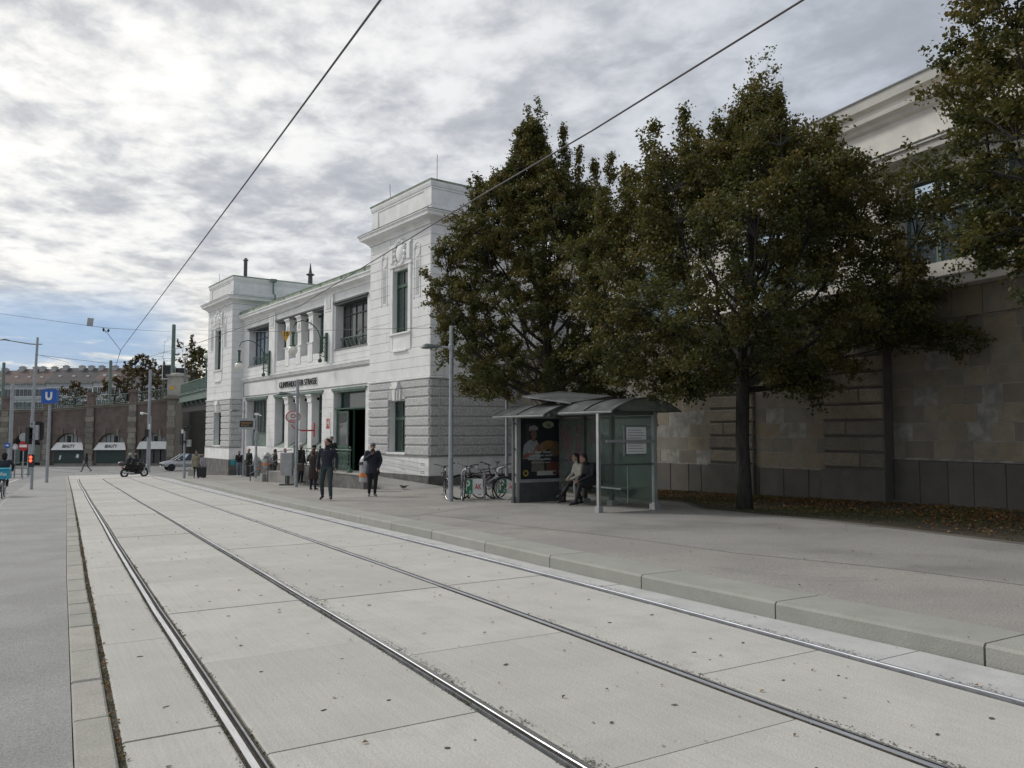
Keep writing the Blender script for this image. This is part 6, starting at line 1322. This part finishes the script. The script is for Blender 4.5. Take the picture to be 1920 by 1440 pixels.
far_tree(215,112,712,772,2.6,'low brown shrub like tree above the second arch',36,n=5000); far_tree(140,112,724,772,2.6,'low dark bush above the first arch at the left',37,n=4500); far_tree(236,112,690,772,1.6,'thin half bare tree leaning over the viaduct railing',38,n=1200)
# background mass closing the view behind the station and beyond
m=MB(); 
hm=mat('hedge_backdrop',(.05,.05,.03),(.09,.06,.03),.5,.95)
# ------------------------------------------------------------------ people
def seg_d(P,a,b):
    ab=b-a; t=np.clip(((P-a)@ab)/(ab@ab+1e-9),0,1); return np.linalg.norm(P-(a+t[:,None]*ab),axis=1)
SKIN=(.42,.25,.18); HAIR=(.025,.018,.015)
def stand_pose(): return dict(pel=(0,0,.94),wai=(0,.0,1.08),che=(0,0,1.28),nek=(0,.0,1.46),hed=(0,.02,1.62),hipL=(-.09,0,.92),hipR=(.09,0,.92),kneL=(-.10,.02,.50),kneR=(.10,.02,.50),ankL=(-.10,-.02,.08),ankR=(.10,-.02,.08),toeL=(-.13,.17,.035),toeR=(.13,.17,.035),
    shoL=(-.18,0,1.42),shoR=(.18,0,1.42),elbL=(-.25,-.02,1.14),elbR=(.25,-.02,1.14),wriL=(-.25,.06,.89),wriR=(.25,.06,.89))
def person(x,y,z,rz,h,label,top,legs,shoes=(.02,.02,.022),hair=HAIR,skin=SKIN,pose=None,coat=0,vox=.02,hat=None,hairlen=0,bulk=1.,look=0,group=None,par=None,collar=None):
    J=stand_pose(); J.update(pose or {}); s=h/1.76; J={k:np.array(v,float) for k,v in J.items()}
    o=empty('person',(x,y,z),rz,label,'person',group)
    mb=MB(); lab=[]   # (a,b,class,r)
    def lim(pts,rad,cl,ell=1.):
        P=[tuple(p) for p in pts]; 
        d0=np.array(P[0])-np.array(P[1]); d1=np.array(P[-1])-np.array(P[-2]); d0/=np.linalg.norm(d0)+1e-9; d1/=np.linalg.norm(d1)+1e-9
        P2=[tuple(np.array(P[0])+d0*rad[0]*.7)]+P+[tuple(np.array(P[-1])+d1*rad[-1]*.7)]; rr=[rad[0]*.55]+list(rad)+[rad[-1]*.55]
        mb.tube(P2,[(r,r*ell) for r in rr],10)
        for a,b in zip(P[:-1],P[1:]): lab.append((np.array(a),np.array(b),cl,max(rad)))
    b=bulk
    fwd=np.array((0,1.,0)); pel,wai,che,nek,hed=(J[k] for k in ('pel','wai','che','nek','hed'))
    T=[(tuple(pel-(0,0,.06)),(.145*b,.105*b)),(tuple(pel),(.165*b,.12*b)),(tuple(wai),(.150*b,.112*b)),(tuple(che),(.180*b,.125*b)),(tuple(che*.35+nek*.65),(.165*b,.105*b)),(tuple(nek-(0,0,.02)),(.075,.07))]
    mb.tube([q for q,_ in T],[r for _,r in T],14,up=(0,1,0) if abs((nek-pel)[1])<.5*abs((nek-pel)[2]) else (0,1,.0001))
    lab+= [(pel-(0,0,.04),wai,'top' if coat else 'hip',.15),(wai,che,'top',.15),(che,nek,'top',.15)]
    mb.tube([tuple(nek-(0,0,.05)),tuple(nek*.5+hed*.5),tuple(hed)],[.058,.052,.05],8); lab.append((nek+(hed-nek)*.35,hed,'skin',.05))
    if coat:
        zl=coat; c0=pel+(0,0,.05); c1=np.array((pel[0]*.5+(J['kneL'][0]+J['kneR'][0])/4,(J['kneL'][1]+J['kneR'][1])/3,zl)); mb.tube([tuple(c0),tuple((c0+c1)/2),tuple(c1)],[(.165*b,.125*b),(.185*b,.145*b),(.20*b,.16*b)],14,up=(0,1,0)); lab.append((c0,c1+(0,0,.03),'coat',.17))
    for S in 'LR':
        sg=-1 if S=='L' else 1
        hip,kn,an,to=(J[k+S] for k in ('hip','kne','ank','toe')); lim([hip,hip*.45+kn*.55,kn,kn*.4+an*.6,an+(0,0,.03)],[.098*b,.082*b,.062*b,.058,.050],'legs')
        hl=an+(an-to)/ (np.linalg.norm(an-to)+1e-9)*.05*np.array((1,1,0)); hl[2]=min(an[2]-.03,an[2]); lim([hl,an*.4+to*.6+(0,0,.0),to],[.042,.045,.036],'shoe',.85)
        sh,el,wr=(J[k+S] for k in ('sho','elb','wri')); lim([che*.3+sh*.7,sh],[.07*b,.068*b],'top'); lim([sh,sh*.5+el*.5,el,el*.45+wr*.55,wr],[.062*b,.055*b,.048*b,.044*b,.036],'top')
        d=(wr-el)/(np.linalg.norm(wr-el)+1e-9); hd=wr+d*.075; mb.tube([tuple(wr-d*.01),tuple(wr+d*.04),tuple(hd)],[(.026,.020),(.036,.018),(.034,.014)],8); lab.append((wr+d*.03,hd,'skin',.03))
    # head
    hr=Matrix.Rotation(look,4,'Z')
    hb=len(mb.v); mb.T=Matrix.Translation(Vector(hed))@hr; mb.ell((0,0,.015),(.075,.092,.105),14,12); mb.ell((0,.03,-.055),(.052,.058,.055),12,8); mb.tube([(0,.085,.015),(0,.112,-.02),(0,.09,-.03)],[.008,.015,.010],6)
    for sx in (-1,1): mb.ell((sx*.076,0,-.005),(.012,.02,.03),6,6)
    mb.T=None; lab.append((hed-(0,0,.04),hed+(0,0,.04),'skin',.09))
    me=bpy.data.meshes.new('t'); me.from_pydata(mb.v,[],mb.f); t=bpy.data.objects.new('t',me); COL.objects.link(t)
    rm=t.modifiers.new('r','REMESH'); rm.mode='VOXEL'; rm.voxel_size=vox; sm=t.modifiers.new('s','SMOOTH'); sm.iterations=2; sm.factor=.5
    dg=bpy.context.evaluated_depsgraph_get(); dg.update(); m2=bpy.data.meshes.new_from_object(t.evaluated_get(dg)); bpy.data.objects.remove(t); bpy.data.meshes.remove(me)
    nv=len(m2.vertices); co=np.empty(nv*3); m2.vertices.foreach_get('co',co); co=co.reshape(-1,3); nf=len(m2.polygons); ce=np.empty(nf*3); m2.polygons.foreach_get('center',ce); ce=ce.reshape(-1,3)
    fv=[tuple(p.vertices) for p in m2.polygons]; bpy.data.meshes.remove(m2)
    D=np.stack([seg_d(ce,a,b_)-r*.9 for a,b_,c,r in lab],1); cls=np.array([c for *_,c,_ in lab])[D.argmin(1)]
    ids={'skin':0,'top':1,'legs':2,'shoe':3,'hip':2,'coat':1}; mi=np.array([ids[c] for c in cls])
    hz_=(cls=='hip')&(ce[:,2]>pel[2]+.02); mi[hz_]=1; hip2=(cls=='legs')&(ce[:,2]>pel[2]+.0)&(abs(pel[2]-.94)<.15); mi[hip2]=1
    if coat: mi[(cls!='shoe')&(ce[:,2]>coat-.01)&(mi==2)]=1
    fin=MB(); fin.v=[tuple(v) for v in co]; fin.f=fv; fin.mi=list(map(int,mi))
    # fingers, rooted in the palms
    for S in 'LR':
        el,wr=Vector(J['elb'+S]),Vector(J['wri'+S]); d=(wr-el).normalized(); a=d.cross(Vector((0,1,0)) if abs(d.y)<.8 else Vector((0,0,1))).normalized(); c_=d.cross(a).normalized(); sg=1 if S=='L' else -1
        for k,L in enumerate((.060,.070,.064,.050)):
            p0=wr+d*.068+c_*(-.024+.016*k); p1=p0+d*L*.5+a*.006*sg; p2=p1+d*L*.42+a*.022*sg; fin.tube([p0,p1,p2],[.0095,.009,.0065],6,m=0)
        p0=wr+d*.02+c_*-.026; p1=p0+d*.035-c_*.025; fin.tube([p0,p1,p1+d*.03+a*.008*sg],[.011,.010,.008],6,m=0)
    H=Matrix.Translation(Vector(hed))@hr
    fin.T=H
    for sx in (-1,1): fin.ell((sx*.029,.083,.022),(.012,.008,.006),8,6,m=4); fin.box(sx*.029-.016,sx*.029+.016,.084,.092,.036,.041,m=4)
    fin.ell((0,.089,-.055),(.022,.008,.006),8,6,m=5); fin.T=None
    fin.v=[tuple(s*c for c in v) for v in fin.v]
    body=fin.build('body',[flat(skin,.55,0,'skin'),flat(top),flat(legs),flat(shoes,.45,0,'shoe_leather'),flat((.02,.015,.015),.4,0,'eye_and_brow'),flat((.30,.11,.10),.5,0,'lips')],o,smooth='all')
    hm_=MB(); hm_.T=Matrix.Scale(s,4)@H
    n=0
    hm_.ell((0,-.018,.045),(.086,.092,.092),14,10)
    if hairlen: hm_.tube([(0,-.05,.03),(0,-.065,-.06),(0,-.06,-.06-hairlen)],[(.085,.06),(.085,.05),(.06,.03)],10,up=(0,1,0))
    if not hat or hairlen: hm_.build('hair',flat(hair,.6,0,'hair'),o,smooth='all')
    if hat:
        c,kind=hat; q=MB(); q.T=Matrix.Scale(s,4)@H
        if kind=='helmet': q.ell((0,-.0,.03),(.125,.145,.135),16,12); 
        elif kind=='cap': q.ell((0,-.01,.055),(.092,.105,.085),14,10); q.box(-.06,.06,.07,.15,.055,.07)
        elif kind=='hood': q.ell((0,-.02,.02),(.105,.105,.125),14,10); q.ell((0,-.06,-.08),(.10,.07,.07),12,8)
        else: q.ell((0,-.01,.05),(.092,.103,.10),14,10)
        q.build({'helmet':'helmet','cap':'cap','hood':'hood'}.get(kind,'hat'),flat(c,.35 if kind=='helmet' else .85),o,smooth='all')
        if kind=='helmet': q=MB(); q.T=Matrix.Scale(s,4)@H; q.ell((0,.03,.0),(.11,.125,.075),14,10); q.build('visor',M['glass_dark'],o,smooth='all')
    if collar:
        q=MB(); q.T=Matrix.Scale(s,4); q.tube([tuple(nek+(0,0,-.03)),tuple(nek+(0,.01,.045))],[(.085,.08),(.072,.068)],12,up=(0,1,0)); q.build('collar',flat(collar),o,smooth='all')
    return o
face_cam=lambda x,y: math.atan2(-y,-x)-math.pi/2     # local +y turned towards the camera
def gs(y): return gz(y)+.152
NAVY=(.018,.022,.035); DEN=(.045,.065,.085); BLK=(.012,.012,.014)
walk=dict(hipL=(-.09,0,.92),hipR=(.09,.0,.92),kneL=(-.10,.13,.52),ankL=(-.10,.17,.09),toeL=(-.13,.36,.10),kneR=(.11,.0,.50),ankR=(.12,-.22,.13),toeR=(.13,-.08,.03),elbL=(-.27,-.10,1.17),wriL=(-.27,-.02,.92),elbR=(.27,.02,1.16),wriR=(.25,.14,.93))
person(7.59,23.31,gs(23.31),face_cam(7.6,23.3)-.25,1.83,'young man in a navy jacket and dark jeans walking towards the camera along the kerb',NAVY,(.035,.05,.055),pose=dict(walk,ankL=(-.17,.20,.09),toeL=(-.22,.38,.10),kneL=(-.13,.15,.52),ankR=(.17,-.20,.12),toeR=(.19,-.04,.03),kneR=(.14,.02,.50),elbR=(.26,-.04,1.17),wriR=(.26,.10,.92),elbL=(-.27,-.08,1.17),wriL=(-.27,.02,.92)),vox=.015,look=-.35,bulk=1.03,collar=(.03,.03,.04))
hold=dict(elbR=(.26,.05,1.18),wriR=(.06,.20,1.36),elbL=(-.27,.02,1.16),wriL=(-.20,.12,.95),kneL=(-.09,.08,.52),ankL=(-.08,.02,.09),toeL=(-.10,.19,.04),kneR=(.09,.02,.50),ankR=(.09,-.10,.09),toeR=(.12,.08,.035),hed=(0,.05,1.60))
person(9.36,24.21,gs(24.2),face_cam(9.4,24.2)+.12,1.72,'man in a grey flat cap and long navy jacket, one hand raised to his mouth',NAVY,(.014,.015,.02),pose=hold,coat=.72,hat=((.16,.16,.165),'cap'),vox=.016,bulk=1.22,collar=(.10,.05,.05),shoes=(.10,.10,.10))
person(9.23,29.96,gs(29.96),face_cam(9.2,30)+2.7,1.60,'woman in a dark brown knee length coat seen from behind at the ramp wall',(.035,.02,.02),(.02,.022,.04),coat=.45,hair=(.10,.035,.02),bulk=1.12,hairlen=.06,pose=dict(elbL=(-.30,.08,1.2),wriL=(-.40,.22,1.25)))
person(9.9,33.9,gs(33.9)+.12,face_cam(9.9,34)+.9,1.70,'person with a pale cap and black jacket standing behind the brown coat',BLK,BLK,hat=((.50,.52,.52),'beanie'),bulk=1.1)
person(10.15,32.9,gs(32.9)+.05,face_cam(10,33)+2.2,1.68,'person with a black cap and olive hood beside the pale cap',(.08,.075,.055),BLK,hat=(BLK,'cap'),bulk=1.15)
person(11.42,34.5,-.12,face_cam(11,34.6)-.4,1.74,'dark haired person waiting at the station door behind the walking man',BLK,BLK,bulk=1.05,hair=(.03,.02,.02))
person(12.10,46.49,gs(46.49),face_cam(12.1,46.5)-1.2,1.64,'person in a long dark grey hooded coat by the station wall',(.035,.032,.035),(.03,.035,.04),coat=.80,hat=((.06,.025,.025),'hood'),bulk=1.15)
person(12.3,45.2,gs(45.2),face_cam(12.6,45)+1.0,1.68,'person with pink hair and a black jacket behind the grey utility box',BLK,BLK,hair=(.42,.13,.20),bulk=1.1)
person(11.28,51.83,gs(51.8),face_cam(11.3,51.8)+.2,1.58,'woman in a black jacket and loose light blue jeans with a turquoise bag',BLK,(.16,.21,.27),shoes=(.55,.55,.55),hairlen=.12,hair=(.07,.045,.03),pose=dict(elbR=(.24,.05,1.16),wriR=(.06,.20,1.32)),bulk=1.1)
person(11.47,50.08,gs(50.1),face_cam(11.5,50)-.9,1.70,'bald man in a black coat behind a large dark suitcase',BLK,BLK,hair=(.25,.15,.11),bulk=1.25,coat=.8)
person(8.59,50.85,gs(50.9),face_cam(8.6,50.9)+.1,1.62,'woman in a beige coat carrying a pale bag next to the traffic light',(.33,.30,.21),BLK,coat=.72,hairlen=.06,bulk=1.15,collar=(.03,.03,.03))
person(8.93,50.6,gs(50.6),face_cam(8.9,50.6)+.8,1.42,'child in a pale lilac jacket and trousers beside the beige coat',(.40,.37,.45),(.36,.38,.45),shoes=(.4,.38,.4),hair=(.16,.045,.03),hairlen=.05)
wx,wy=at(165,74.5)
person(wx,wy,gz(wy)-.04,YAW+R(90),1.75,'hooded person in dark clothes crossing the street before the second awning',NAVY,(.09,.10,.13),pose=dict(walk,kneL=(-.10,.22,.54),ankL=(-.10,.36,.10),toeL=(-.12,.52,.08),ankR=(.12,-.40,.16),toeR=(.13,-.26,.05),kneR=(.11,-.10,.5)),hat=(BLK,'hood'),vox=.025,shoes=(.06,.05,.05))
hx,hy=at(21,61); person(hx,hy,gz(hy),YAW+.3,1.7,'person with a white hat at the far left behind the cyclist',BLK,BLK,hat=((.6,.6,.6),'beanie'),vox=.03)
# held things
def thing_at(x,y,z,rz,name,lab,cat): return empty(name,(x,y,z),rz,lab,cat)
o=thing_at(8.30,50.7,gs(50.7),YAW,'shopping_bag','pale cloth bag hanging from the hand of the beige coat','bag'); m=MB(); m.prism([(-.17,-.05,.12),(.17,-.05,.12),(.15,-.05,.52),(-.15,-.05,.52)],(0,.12,0)); m.build('bag_body',flat((.42,.40,.37)),o); m=MB(); m.tube([(-.10,0,.5),(-.05,0,.74),(.05,0,.74),(.10,0,.5)],.012,5); m.build('handle',flat((.35,.33,.3)),o)
def suitcase(x,y,w,h,lab,c):
    o=thing_at(x,y,gs(y),YAW,'suitcase',lab,'suitcase'); m=MB(); m.cbx(-w/2,w/2,-.14,.14,.06,h,.03); m.build('shell',flat(c,.5),o)
    for a in (-1,1):
        m=MB(); m.tube([(a*w*.38-.02,-.08,.035),(a*w*.38+.02,-.08,.035)],.035,8); m.build('caster',M['rubber'],o)
    m=MB(); m.tube([(-.1,.1,h-.02),(-.1,.1,h+.35),(.1,.1,h+.35),(.1,.1,h-.02)],.012,5); m.build('handle',M['alu'],o)
suitcase(8.82,50.2,.40,.66,'black wheeled suitcase between the beige coat and the child',BLK); suitcase(11.55,49.75,.50,.72,'large dark blue suitcase in front of the bald man',(.012,.014,.03))
o=thing_at(11.0,52.2,gs(52.2),YAW,'shoulder_bag','turquoise bag at the side of the woman in light jeans','bag'); m=MB(); m.cbx(-.14,.12,-.06,.06,.70,1.0,.03); m.tube([(-.1,0,1.0),(.1,0,1.38),(.12,0,1.0)],.012,5); m.build('bag_body',flat((.02,.30,.34)),o)
o=thing_at(9.05,30.1,gs(30.1),face_cam(9.2,30)+2.7,'shoulder_bag','brown leather bag at the hip of the woman in the brown coat','bag'); m=MB(); m.cbx(-.36,-.18,-.12,.12,.72,1.0,.03); m.tube([(-.27,-.1,1.0),(-.2,0,1.38),(-.27,.1,1.0)],.012,5); m.build('bag_body',flat((.03,.018,.013),.5),o)
# seated couple in the shelter (bench at 0.46 m), facing the street
sz=gz(16)+.152
sit=lambda cross,kx: dict(pel=(0,0,.54),wai=(0,.03,.68),che=(0,.06,.90),nek=(0,.12,1.08),hed=(0,.17,1.23),hipL=(-.09,.02,.53),hipR=(.09,.02,.53),kneL=(-.11,.45,.52),kneR=(.11,.44,.50),ankL=(-.10,.62 if cross else .40,.26 if cross else .09),toeL=(-.09,.78 if cross else .58,.20 if cross else .035),ankR=(.11,.46,.09),toeR=(.12,.64,.035),shoL=(-.17,.08,1.03),shoR=(.17,.08,1.03),elbL=(-.22,.14,.78),elbR=(.22,.14,.78),wriL=(-.10,.36,.66),wriR=(.10,.36,.66))
person(12.25,17.0,sz,R(90)-.1,1.66,'woman with dark hair and a cream jumper sitting on the shelter bench, nearer the poster',(.52,.49,.42),BLK,pose=sit(True,0),vox=.016,hairlen=.16,hair=(.02,.015,.015),look=.1)
person(12.22,16.42,sz,R(90)-.15,1.72,'person in a black jacket leaning forward on the shelter bench, nearer the camera',(.012,.013,.02),BLK,pose=dict(sit(False,0),nek=(0,.2,1.05),hed=(0,.29,1.18),che=(0,.1,.88),ankL=(-.10,.55,.09),toeL=(-.11,.74,.035),ankR=(.11,.30,.10),toeR=(.12,.46,.035),wriL=(-.06,.42,.62),wriR=(.06,.42,.62)),vox=.016,hair=(.02,.015,.015),hairlen=.10,bulk=1.08)
o=thing_at(11.9,16.75,sz,R(100),'cloth_bag','small pale cloth hanging from the hands of the seated couple','bag'); m=MB(); m.tube([(0,0,.60),(.01,0,.40),(-.01,.02,.22)],[(.05,.03),(.06,.035),(.02,.015)],8); m.build('cloth_body',flat((.45,.44,.42)),o)
# ------------------------------------------------------------------ vehicles
mx,my=at(255,58); 
mo=empty('motorcycle',(mx,my,gz(my)-.045),math.atan2(.378,.926)+.02,'large black touring motorcycle with a top case and two riders','motorcycle')
for cx,lab_ in ((-.72,0),(.75,0)):
    e=empty('wheel',(cx,0,.32),0,par=mo); m=MB(); m.tube([(.25*math.cos(q),0,.25*math.sin(q)) for q in [2*math.pi*k/20 for k in range(21)]],.07,8,cap=False,up=(0,1,0)); m.build('tyre',M['rubber'],e,smooth=True); m=MB(); m.tube([(.19*math.cos(q),0,.19*math.sin(q)) for q in [2*math.pi*k/20 for k in range(21)]],.02,5,cap=False,up=(0,1,0)); m.tube([(0,-.06,0),(0,.06,0)],.05,8)
    for k in range(5): m.tube([(0,0,0),(.19*math.cos(k*1.257),0,.19*math.sin(k*1.257))],.012,4)
    m.build('rim',M['steel'],e)
bp=flat((.012,.012,.015),.25,.3,'motorcycle_paint')
m=MB(); m.tube([(-.85,0,.62),(-.5,0,.66),(-.1,0,.62),(.35,0,.72),(.62,0,.86),(.86,0,.80)],[(.10,.09),(.20,.14),(.24,.22),(.27,.26),(.24,.22),(.06,.06)],12,up=(0,0,1)); m.tube([(-.3,0,.35),(.35,0,.38)],[(.2,.16),(.2,.18)],10,up=(0,0,1)); m.tube([(.55,0,.60),(.75,0,.66),(.98,0,.60)],[(.1,.04),(.12,.05),(.08,.02)],10,up=(0,0,1)); m.build('fairing',bp,mo,smooth='all')
m=MB(); m.prism([(.50,-.18,.98),(.50,.18,.98),(.36,.15,1.30),(.36,-.15,1.30)],(.02,0,0)); m.build('windscreen',M['glass_dark'],mo)
m=MB(); m.tube([(-.72,0,.78),(-.35,0,.80),(.05,0,.76)],[(.15,.06),(.18,.08),(.14,.06)],10,up=(0,0,1)); m.build('seat',M['black'],mo,smooth='all')
m=MB(); m.ell((-.98,0,.98),(.25,.24,.17),14,10); m.build('top_case',flat((.06,.05,.055),.3),mo,smooth='all')
for s_ in (-1,1): m=MB(); m.tube([(.62,s_*.09,.95),(.75,s_*.09,.32)],.03,6); m.build('fork_leg',M['steel'],mo); m=MB(); m.tube([(.45,s_*.05,.98),(.38,s_*.38,1.02)],.018,6); m.ell((.50,s_*.42,1.12),(.03,.08,.05),8,6); m.build('handlebar',M['black'],mo); m=MB(); m.tube([(-.1,s_*.16,.30),(-.9,s_*.22,.38)],[.05,.07],8); m.build('exhaust',M['steel'],mo)
m=MB(); m.ell((.84,0,.84),(.06,.12,.07),10,8); m.build('headlight',M['signwhite'],mo,smooth='all'); m=MB(); m.box(-.92,-.86,-.12,.12,.70,.78); m.build('tail_light',M['red'],mo)
ride=dict(pel=(0,0,.02),wai=(0,.05,.17),che=(0,.12,.38),nek=(0,.20,.56),hed=(0,.25,.73),hipL=(-.10,.02,.02),hipR=(.10,.02,.02),kneL=(-.26,.36,-.06),kneR=(.26,.36,-.06),ankL=(-.22,.22,-.42),ankR=(.22,.22,-.42),toeL=(-.23,.38,-.47),toeR=(.23,.38,-.47),shoL=(-.18,.14,.52),shoR=(.18,.14,.52),elbL=(-.30,.36,.36),elbR=(.30,.36,.36),wriL=(-.30,.60,.30),wriR=(.30,.60,.30))
ra=mo.rotation_euler.z; ca,sa=math.cos(ra),math.sin(ra)
person(mx-.12*ca,my-.12*sa,gz(my)+.80,ra-math.pi/2,1.70,'front motorcycle rider in a dark jacket with a black helmet',(.02,.03,.045),BLK,pose=ride,hat=((.05,.05,.05),'helmet'),vox=.025,bulk=1.2)
person(mx-.55*ca,my-.55*sa,gz(my)+.86,ra-math.pi/2,1.66,'rear motorcycle passenger in black with a silver helmet',BLK,BLK,pose=dict(ride,wriL=(-.2,.45,.15),wriR=(.2,.45,.15)),hat=((.30,.30,.30),'helmet'),vox=.025,bulk=1.2)
# parked suv
kx,ky=at(350,77.5); car=empty('parked_car',(kx,ky,-1.81),YAW+math.atan2(-.55,-.83),'silver grey estate car with a bright windscreen turning out beside the viaduct','car')
cp=flat((.50,.51,.53),.3,.4,'car_paint')
sec=[(-2.25,.60,.80,.55),(-2.15,.80,.95,.45),(-1.3,.90,1.02,.38),(0,.91,1.03,.36),(1.2,.90,.98,.38),(1.9,.84,.86,.40),(2.2,.68,.72,.48)]
m=MB(); vs=[];fs=[]
for x,w,zt,zb in sec: vs+=[(x,-w*.9,zb),(x,-w,zb+.15),(x,-w,zt-.18),(x,-w*.86,zt),(x,w*.86,zt),(x,w,zt-.18),(x,w,zb+.15),(x,w*.9,zb)]
for i in range(len(sec)-1):
    for k in range(8): fs.append((i*8+k,i*8+(k+1)%8,(i+1)*8+(k+1)%8,(i+1)*8+k))
fs+=[tuple(range(8))[::-1],tuple(48+k for k in range(8))]; m.add(vs,fs); m.build('body',cp,car,smooth=True)
cab=[(-2.05,.70,1.0,.66),(-1.6,.80,1.45,.62),(-.2,.82,1.58,.64),(.35,.81,1.52,.62),(1.15,.80,1.0,.70)]
m=MB(); vs=[];fs=[]
for x,wb,zt,wt in cab: vs+=[(x,-.84,.98),(x,-wt,zt),(x,wt,zt),(x,.84,.98)]
for i in range(4):
    for k in range(3): fs.append((i*4+k,i*4+k+1,(i+1)*4+k+1,(i+1)*4+k))
m.add(vs,fs); m.build('cabin_glass',M['glass_blue'],car,smooth=False)
m=MB(); m.add([(-1.6,-.61,1.465),(-1.6,.61,1.465),(-.2,.63,1.60),(-.2,-.63,1.60),(.35,.61,1.54),(.35,-.61,1.54)],[(0,3,2,1),(3,5,4,2)]); m.build('roof',cp,car)
m=MB()
for s_ in (-1,1):
    for a,b in (((.35,.62,1.53),(1.15,.81,1.0)),((-.5,.63,1.58),(-.45,.84,1.0)),((-1.6,.62,1.46),(-2.05,.72,1.0)),((-1.6,.62,1.47),(.35,.62,1.55))): m.tube([(a[0],s_*a[1],a[2]),(b[0],s_*b[1],b[2])],.035,5)
m.build('window_pillar',cp,car)
for cx in (-1.38,1.40):
    for s_ in (-1,1):
        e=empty('wheel',(cx,s_*.84,.34),0,par=car); m=MB(); m.lathe([(.22,-.1),(.33,-.1),(.34,-.05),(.34,.05),(.33,.1),(.22,.1)],(0,0,0),20); m.T=None; o=m.build('tyre',M['rubber'],e,smooth=True); o.rotation_euler=(R(90),0,0); m=MB(); m.lathe([(.03,-.09),(.21,-.06),(.21,.06),(.03,.09)],(0,0,0),16); o=m.build('rim',M['alu'],e); o.rotation_euler=(R(90),0,0)
for s_ in (-1,1): m=MB(); m.box(2.02,2.16,s_*.68-.17,s_*.68+.17,.66,.80); m.build('headlight',M['signwhite'],car); m=MB(); m.ell((.75,s_*.98,1.05),(.08,.12,.08),8,6); m.build('mirror',cp,car,smooth='all'); m=MB(); m.box(-2.28,-2.2,s_*.62-.14,s_*.62+.14,.7,.88); m.build('tail_light',M['red'],car)
m=MB(); m.box(2.19,2.23,-.45,.45,.52,.66); m.build('grille',M['black'],car); m=MB(); m.box(2.225,2.24,-.26,.26,.40,.50); m.build('number_plate',M['signwhite'],car)
# delivery cyclist, left
cx_,cy_=at(12,31.5); cyr=R(90)-.05; cb=bicycle(cx_,cy_,cyr,0,(.02,.02,.02),'dark delivery bicycle ridden away on the left side street',dz=-.04); cb['group']='moving bicycles'
px_,py_=cx_-.25*math.cos(cyr),cy_-.25*math.sin(cyr)
person(px_,py_,gz(cy_)-.04+.90,cyr-math.pi/2,1.74,'cyclist in a dark hooded jacket seen from behind on the delivery bicycle',NAVY,BLK,pose=dict(ride,kneL=(-.13,.30,-.20),kneR=(.13,.34,-.02),ankL=(-.12,.16,-.62),ankR=(.12,.22,-.40),toeL=(-.12,.30,-.68),toeR=(.12,.36,-.46),wriL=(-.26,.55,.14),wriR=(.26,.55,.14)),hat=(BLK,'hood'),vox=.02,bulk=1.2)
o=thing_at(cx_-.62*math.cos(cyr),cy_-.62*math.sin(cyr),gz(cy_)-.04,cyr-math.pi/2,'delivery_box','turquoise delivery box strapped behind the cyclist at the left edge','box')
m=MB(); m.cbx(-.25,.25,-.22,.22,.76,1.12,.03); m.build('box_body',flat((.03,.36,.52),.5),o); m=MB(); m.cbx(-.27,.27,-.24,.24,1.12,1.17,.02); m.build('box_lid',flat((.04,.42,.58),.5),o); text('alfies',.13,M['signwhite'],o,(0,-.225,.95),(R(90),0,0),'box_lettering',width=.30,ext=.003,bold=.02)
